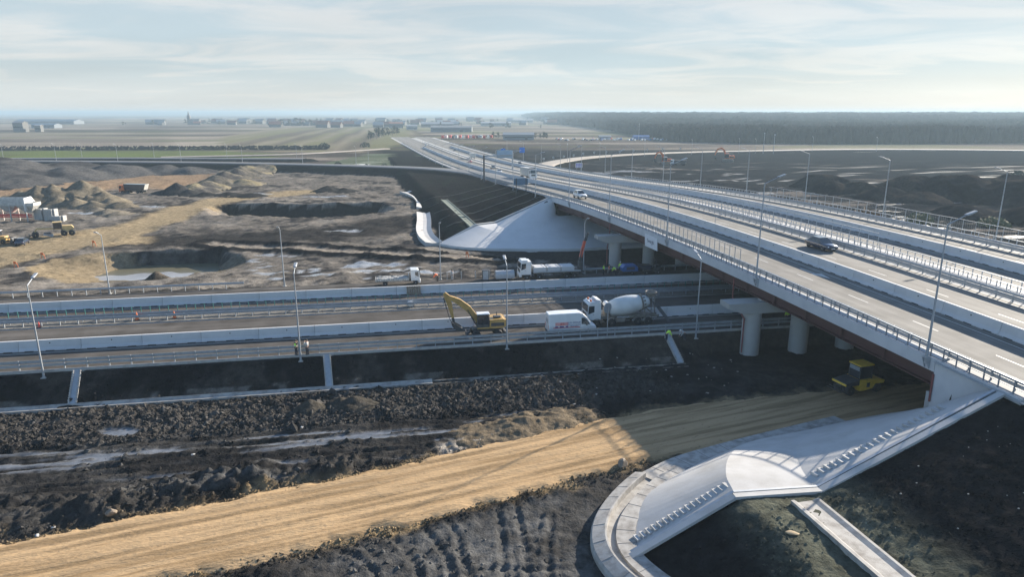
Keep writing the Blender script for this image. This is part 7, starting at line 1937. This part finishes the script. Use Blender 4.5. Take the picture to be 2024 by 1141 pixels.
for k in range(64):
    pt = rnd.choice(['white', 'white', 'silver', 'navy', 'red', 'blue', 'white']); row = k % 3
    x = 44 + rnd.random() * 132; y = (678, 694, 712)[row] + rnd.uniform(-2, 2) + x * .06
    park(0, pt, x, y, R(90) + rnd.uniform(-.2, .2), {'white': 'white car', 'silver': 'silver car', 'navy': 'dark car', 'red': 'red car', 'blue': 'blue car'}[pt] + ' parked in the far car lot before the forest', 'cars in the far lot, ' + pt, 1.15)
hall(132, 716, 16, 7, 3.2, .05, 'blue', 'blue', 'low blue shed among the cars of the far lot', 'lot_shed', 'shed')
hall(96, 724, 12, 6, 3.0, .05, 'roof_white', 'roof_white', 'low white shed among the cars of the far lot', 'lot_shed', 'shed')
# hedge bank along the far field
mb = MB(); rn = random.Random(8)
for k in range(1500):
    x = rn.uniform(-430, -138); y = 527 + (x + 140) * .05 + rn.uniform(-2, 2); z = rn.uniform(-.2, 2.4)
    mb.add([(x - .9, y, z - .3), (x + rn.uniform(-.3, .3), y + .5, z + .6), (x + .9, y - .2, z - .2), (x, y - .6, z - .7)], [(0, 1, 2, 3)])
o = mb.build('hedge', mat('bare_hedge', (.035, .028, .024), rough=.95), None, False); o.location = (0, 0, 1.7); tag(o, 'long dark bare hedge along the back of the green field strip', 'hedge')
# ================================================================== trees
def crown_mesh(seed, r=1.0, h=1.6, n=260):
    rnd = random.Random(seed); mb = MB(); cl = [(Vector((rnd.gauss(0, .42) * r, rnd.gauss(0, .42) * r, rnd.uniform(.25, 1) * h)), rnd.uniform(.25, .5) * r) for _ in range(11)]
    for k in range(n):
        c, q = rnd.choice(cl); u = Vector((rnd.gauss(0, 1), rnd.gauss(0, 1), rnd.gauss(0, 1))).normalized(); p = c + u * q * rnd.uniform(.5, 1.1)
        a = Vector((rnd.uniform(-1, 1), rnd.uniform(-1, 1), rnd.uniform(-1, 1))).normalized(); b = a.orthogonal().normalized(); s_ = rnd.uniform(.10, .22) * r
        mb.add([p - a * s_, p + b * s_ * .6, p + a * s_, p - b * s_ * .6], [(0, 1, 2, 3)])
    return mb
tp = []
def plain_tree(x, y, h, label, group):
    if len(tp) < 3:
        root = empty('plain_tree'); mb = MB(); mb.tube((0, 0, -.3), (0, 0, .9), .07, .04, 6)
        for k in range(5): a = k * 1.26; mb.tube((0, 0, .5 + k * .08), (.32 * math.cos(a), .32 * math.sin(a), 1.0 + k * .08), .03, .012, 5)
        P_(mb, 'trunk', 'wood', root); crown_mesh(40 + len(tp), .55, 1.5, 230).build('crown', DKGREEN, root, False); tp.append(root); o = root
    else: o = copy_tree(rnd.choice(tp))
    o.location = on(x, y, 0); o.rotation_euler = (0, 0, rnd.uniform(0, 6)); f = h / 1.75; o.scale = (f * rnd.uniform(.9, 1.4), f * rnd.uniform(.9, 1.4), f); tag(o, label, 'tree', group)
for k in range(70): plain_tree(rnd.uniform(-820, -250), rnd.uniform(1420, 2000), rnd.uniform(7, 14), 'hazy dark tree among the houses of the far village', 'trees of the far village')
for k in range(9): plain_tree(rnd.uniform(-470, -400), rnd.uniform(1400, 1450), rnd.uniform(12, 20), 'tall hazy tree in the dark clump left of the road bend', 'tall clump left of the road bend')
for k in range(46): plain_tree(rnd.uniform(-260, 220), rnd.uniform(1100, 2100), rnd.uniform(6, 12), 'hazy tree in the far settlement behind the road bend', 'trees behind the road bend')
for k in range(10): plain_tree(-146 + rnd.uniform(-6, 6), 700 + k * 22, rnd.uniform(8, 13), 'dark tree in the row left of the far main road', 'tree row left of the far main road')
for k in range(16): plain_tree(rnd.uniform(-30, 40), rnd.uniform(730, 760), rnd.uniform(5, 8), 'dark tree behind the grey and white hall', 'trees behind the grey and white hall')
# the leafless forest on the right: one far mass of thousands of trees
def forest():
    rs = np.random.RandomState(5)
    poly = [(153, 668), (170, 646), (216, 618), (305, 613), (463, 633), (700, 655), (1500, 600), (4200, 1500), (4200, 4200), (60, 3900), (86, 2600), (108, 1713), (148, 1092), (152, 760)]
    pts = []
    for y0, y1, x1, sp in ((600, 720, 760, 3.6), (720, 1000, 900, 6.5), (1000, 1700, 1500, 12.0), (1700, 4200, 3600, 30.0)):
        xs = np.arange(50, x1, sp); ys = np.arange(y0, y1, sp)
        X, Y = np.meshgrid(xs, ys); X = X + rs.uniform(-.5, .5, X.shape) * sp; Y = Y + rs.uniform(-.5, .5, Y.shape) * sp
        m = inside(X, Y, poly); pts.append(np.stack([X[m], Y[m], np.full(m.sum(), sp)], -1))
    T = np.concatenate(pts); n = len(T)
    Z, _ = height(T[:, 0], T[:, 1], False)
    hh = rs.uniform(10.5, 13.5, n) * (1 + .28 * fbm(T[:, 0] / 90, T[:, 1] / 90, 4, 401)); rr = np.maximum(2.6, T[:, 2] * .62) * rs.uniform(.8, 1.2, n)
    k = 6; lev = [(.0, .7), (.35, .9), (.66, 1.0), (.88, .66), (1.0, .12)]
    V = []; ang = np.arange(k) * 2 * np.pi / k
    ph = rs.uniform(0, 6.28, n)
    for li, (fz, fr_) in enumerate(lev):
        jr = rs.uniform(.7, 1.3, (n, k)); a = ang[None] + ph[:, None]
        x = T[:, 0:1] + rr[:, None] * fr_ * jr * np.cos(a); y = T[:, 1:2] + rr[:, None] * fr_ * jr * np.sin(a); z = Z[:, None] + hh[:, None] * (fz + rs.uniform(-.05, .05, (n, k)) * (fz > 0)) + 0 * x
        V.append(np.stack([x, y, z], -1))
    V = np.stack(V, 1).reshape(-1, 3)
    base = (np.arange(n) * len(lev) * k)[:, None]
    F = []
    for li in range(len(lev) - 1):
        for j in range(k):
            F.append(np.concatenate([base + li * k + j, base + li * k + (j + 1) % k, base + (li + 1) * k + (j + 1) % k, base + (li + 1) * k + j], 1))
    F = np.concatenate(F)
    me = bpy.data.meshes.new('forest')
    me.vertices.add(len(V)); me.vertices.foreach_set('co', V.astype(np.float32).ravel())
    me.loops.add(F.size); me.loops.foreach_set('vertex_index', F.astype(np.int32).ravel())
    me.polygons.add(len(F)); me.polygons.foreach_set('loop_start', np.arange(0, F.size, 4, dtype=np.int32)); me.update(); me.validate()
    me.materials.append(mat('bare_twigs', (.022, .021, .02), rough=.95, var=.35, scale=.03, spec=0))
    o = bpy.data.objects.new('forest', me); COL.objects.link(o); tag(o, 'hazy leafless forest covering the rise at the right', 'forest', kind='stuff')
    return n
forest()
# low far ridge on the horizon
mb = MB(); rr_ = []
for k in range(40):
    x = -6200 + k * 90; f = min(1, k / 9, (39 - k) / 5) ** .6; rr_.append([(x, 8800, 0), (x, 9100, 33 * f), (x, 9900, 33 * f), (x, 10400, 0)])
mb.sweep(rr_, True, 0, True, True); tag(mb.build('hills', mat('far_field', (.12, .13, .09), rough=1)), kind='structure')
# masts and poles on the plain
for k, (x, y, h, lb) in enumerate(((172, 476, 14, 'tall thin mast at the right ramp, left one of a pair'), (179, 476, 13, 'tall thin mast at the right ramp, right one of a pair'), (127, 700, 16, 'tall thin mast before the forest'))):
    mb = MB(); mb.tube((0, 0, 0), (0, 0, h), .22, .12, 8); mb.box((0, 0, h), (.5, .5, .9)); o = mb.build('radio_mast', M['steel']); o.location = on(x, y, -.2); tag(o, lb, 'mast')
# ================================================================== camera, light, sky, air
cam = bpy.data.cameras.new('camera'); cam.sensor_width = 36; cam.lens = 1349 / 2024 * 36
cam.clip_start = .5; cam.clip_end = 60000
co = bpy.data.objects.new('camera', cam); COL.objects.link(co)
co.location = (0, 0, 28.5); co.rotation_euler = (R(90 - 14.485), 0, 0)
SC.camera = co
SUN_DIR = Vector((2.02, 1.86, 1.0)).normalized()       # towards the sun
elev = math.asin(SUN_DIR.z); azi = math.atan2(SUN_DIR.x, SUN_DIR.y)
sl = bpy.data.lights.new('sun', 'SUN'); sl.energy = SUN_E; sl.angle = R(.55); sl.color = (1.0, .90, .76)
so = bpy.data.objects.new('sun', sl); COL.objects.link(so)
so.rotation_euler = SUN_DIR.to_track_quat('Z', 'Y').to_euler()
w = bpy.data.worlds.new('World'); SC.world = w; w.use_nodes = True
nt = w.node_tree; N = nt.nodes; L = nt.links
bg = N['Background']; bg.inputs['Strength'].default_value = SKY_E
sky = N.new('ShaderNodeTexSky'); sky.sky_type = 'NISHITA'; sky.sun_disc = False
sky.sun_elevation = elev; sky.sun_rotation = azi; sky.altitude = 100; sky.air_density = 1.0; sky.dust_density = .3; sky.ozone_density = 3.0
# high thin cloud sheets: noise on the sky dome, projected on a flat layer
tc = N.new('ShaderNodeTexCoord'); sx = N.new('ShaderNodeSeparateXYZ'); L.new(tc.outputs['Generated'], sx.inputs[0])
def math_(op, a, b=None):
    n = N.new('ShaderNodeMath'); n.operation = op
    for i, v in enumerate((a, b)):
        if v is None: continue
        if isinstance(v, (int, float)): n.inputs[i].default_value = v
        else: L.new(v, n.inputs[i])
    return n.outputs[0]
zc = math_('ADD', math_('MAXIMUM', sx.outputs['Z'], 0.0), .09)
cx = N.new('ShaderNodeCombineXYZ'); L.new(math_('DIVIDE', sx.outputs['X'], zc), cx.inputs[0]); L.new(math_('DIVIDE', sx.outputs['Y'], zc), cx.inputs[1])
mpn = N.new('ShaderNodeMapping'); mpn.inputs['Scale'].default_value = (.8, 1.2, 1); mpn.inputs['Rotation'].default_value = (0, 0, R(14)); mpn.inputs['Location'].default_value = (CLOUD_X, CLOUD_Y, 0)
L.new(cx.outputs[0], mpn.inputs['Vector'])
n1 = N.new('ShaderNodeTexNoise'); n1.inputs['Scale'].default_value = .85; n1.inputs['Detail'].default_value = 10; n1.inputs['Roughness'].default_value = .58; n1.inputs['Distortion'].default_value = 1.1
L.new(mpn.outputs[0], n1.inputs['Vector'])
mr = N.new('ShaderNodeMapRange'); mr.interpolation_type = 'SMOOTHSTEP'; mr.inputs['From Min'].default_value = .36; mr.inputs['From Max'].default_value = .64
mr.inputs['To Min'].default_value = 0; mr.inputs['To Max'].default_value = 1.0
L.new(n1.outputs['Fac'], mr.inputs['Value'])
n2 = N.new('ShaderNodeTexNoise'); n2.inputs['Scale'].default_value = .28; n2.inputs['Detail'].default_value = 5
L.new(mpn.outputs[0], n2.inputs['Vector'])
mr2 = N.new('ShaderNodeMapRange'); mr2.inputs['From Min'].default_value = .3; mr2.inputs['From Max'].default_value = .7; mr2.inputs['To Min'].default_value = .88; mr2.inputs['To Max'].default_value = 1.1
L.new(n2.outputs['Fac'], mr2.inputs['Value'])
gc = N.new('ShaderNodeMix'); gc.data_type = 'RGBA'; gc.inputs['A'].default_value = (*GAP_C, 1); gc.inputs['B'].default_value = (*CLOUD_C, 1)
# towards the horizon the sheet closes to an even veil
low = N.new('ShaderNodeMapRange'); low.interpolation_type = 'SMOOTHSTEP'; low.inputs['From Min'].default_value = .01; low.inputs['From Max'].default_value = .075; low.inputs['To Min'].default_value = .85; low.inputs['To Max'].default_value = 0
L.new(sx.outputs['Z'], low.inputs['Value'])
L.new(math_('MAXIMUM', mr.outputs['Result'], low.outputs['Result']), gc.inputs['Factor'])
cl = N.new('ShaderNodeVectorMath'); cl.operation = 'SCALE'; L.new(gc.outputs['Result'], cl.inputs[0])
L.new(mr2.outputs['Result'], cl.inputs['Scale'])
mx = N.new('ShaderNodeMix'); mx.data_type = 'RGBA'
fade = N.new('ShaderNodeMapRange'); fade.interpolation_type = 'SMOOTHSTEP'
# cloud sheet kept low ahead; unseen sky overhead and behind cleared for bluer fill
fade.inputs['From Min'].default_value = .15; fade.inputs['From Max'].default_value = .34; fade.inputs['To Min'].default_value = 1; fade.inputs['To Max'].default_value = .04
L.new(math_('ADD', sx.outputs['Z'], math_('MULTIPLY', math_('MAXIMUM', math_('MULTIPLY', sx.outputs['Y'], -1.0), 0.0), .3)), fade.inputs['Value'])
L.new(math_('MULTIPLY', fade.outputs['Result'], .93), mx.inputs['Factor']); L.new(sky.outputs['Color'], mx.inputs['A']); L.new(cl.outputs['Vector'], mx.inputs['B'])
L.new(mx.outputs['Result'], bg.inputs['Color'])
# haze: one closed box of thin even air round everything
mb = MB(); mb.box((0, 1500, 19.5 - HZ_LOW / 2), (29000, 27000, 39 + HZ_LOW))
hm = bpy.data.materials.new('haze_air'); hm.use_nodes = True; hn = hm.node_tree
hn.nodes.remove(hn.nodes['Principled BSDF'])
pv = hn.nodes.new('ShaderNodeVolumePrincipled'); pv.inputs['Color'].default_value = HAZE_C; pv.inputs['Density'].default_value = HAZE_D; pv.inputs['Anisotropy'].default_value = HAZE_G
hn.links.new(pv.outputs[0], hn.nodes['Material Output'].inputs['Volume'])
if HAZE_D > 0:
    hz = mb.build('haze', hm); tag(hz, kind='stuff')
SC.view_settings.view_transform = 'Standard'; SC.view_settings.look = 'None'; SC.view_settings.gamma = 1; SC.view_settings.exposure = EXPOSURE
SC.cycles.max_bounces = 6; SC.cycles.volume_bounces = 0; SC.cycles.transparent_max_bounces = 8
SC.cycles.caustics_reflective = False; SC.cycles.caustics_refractive = False
SC.cycles.use_denoising = True
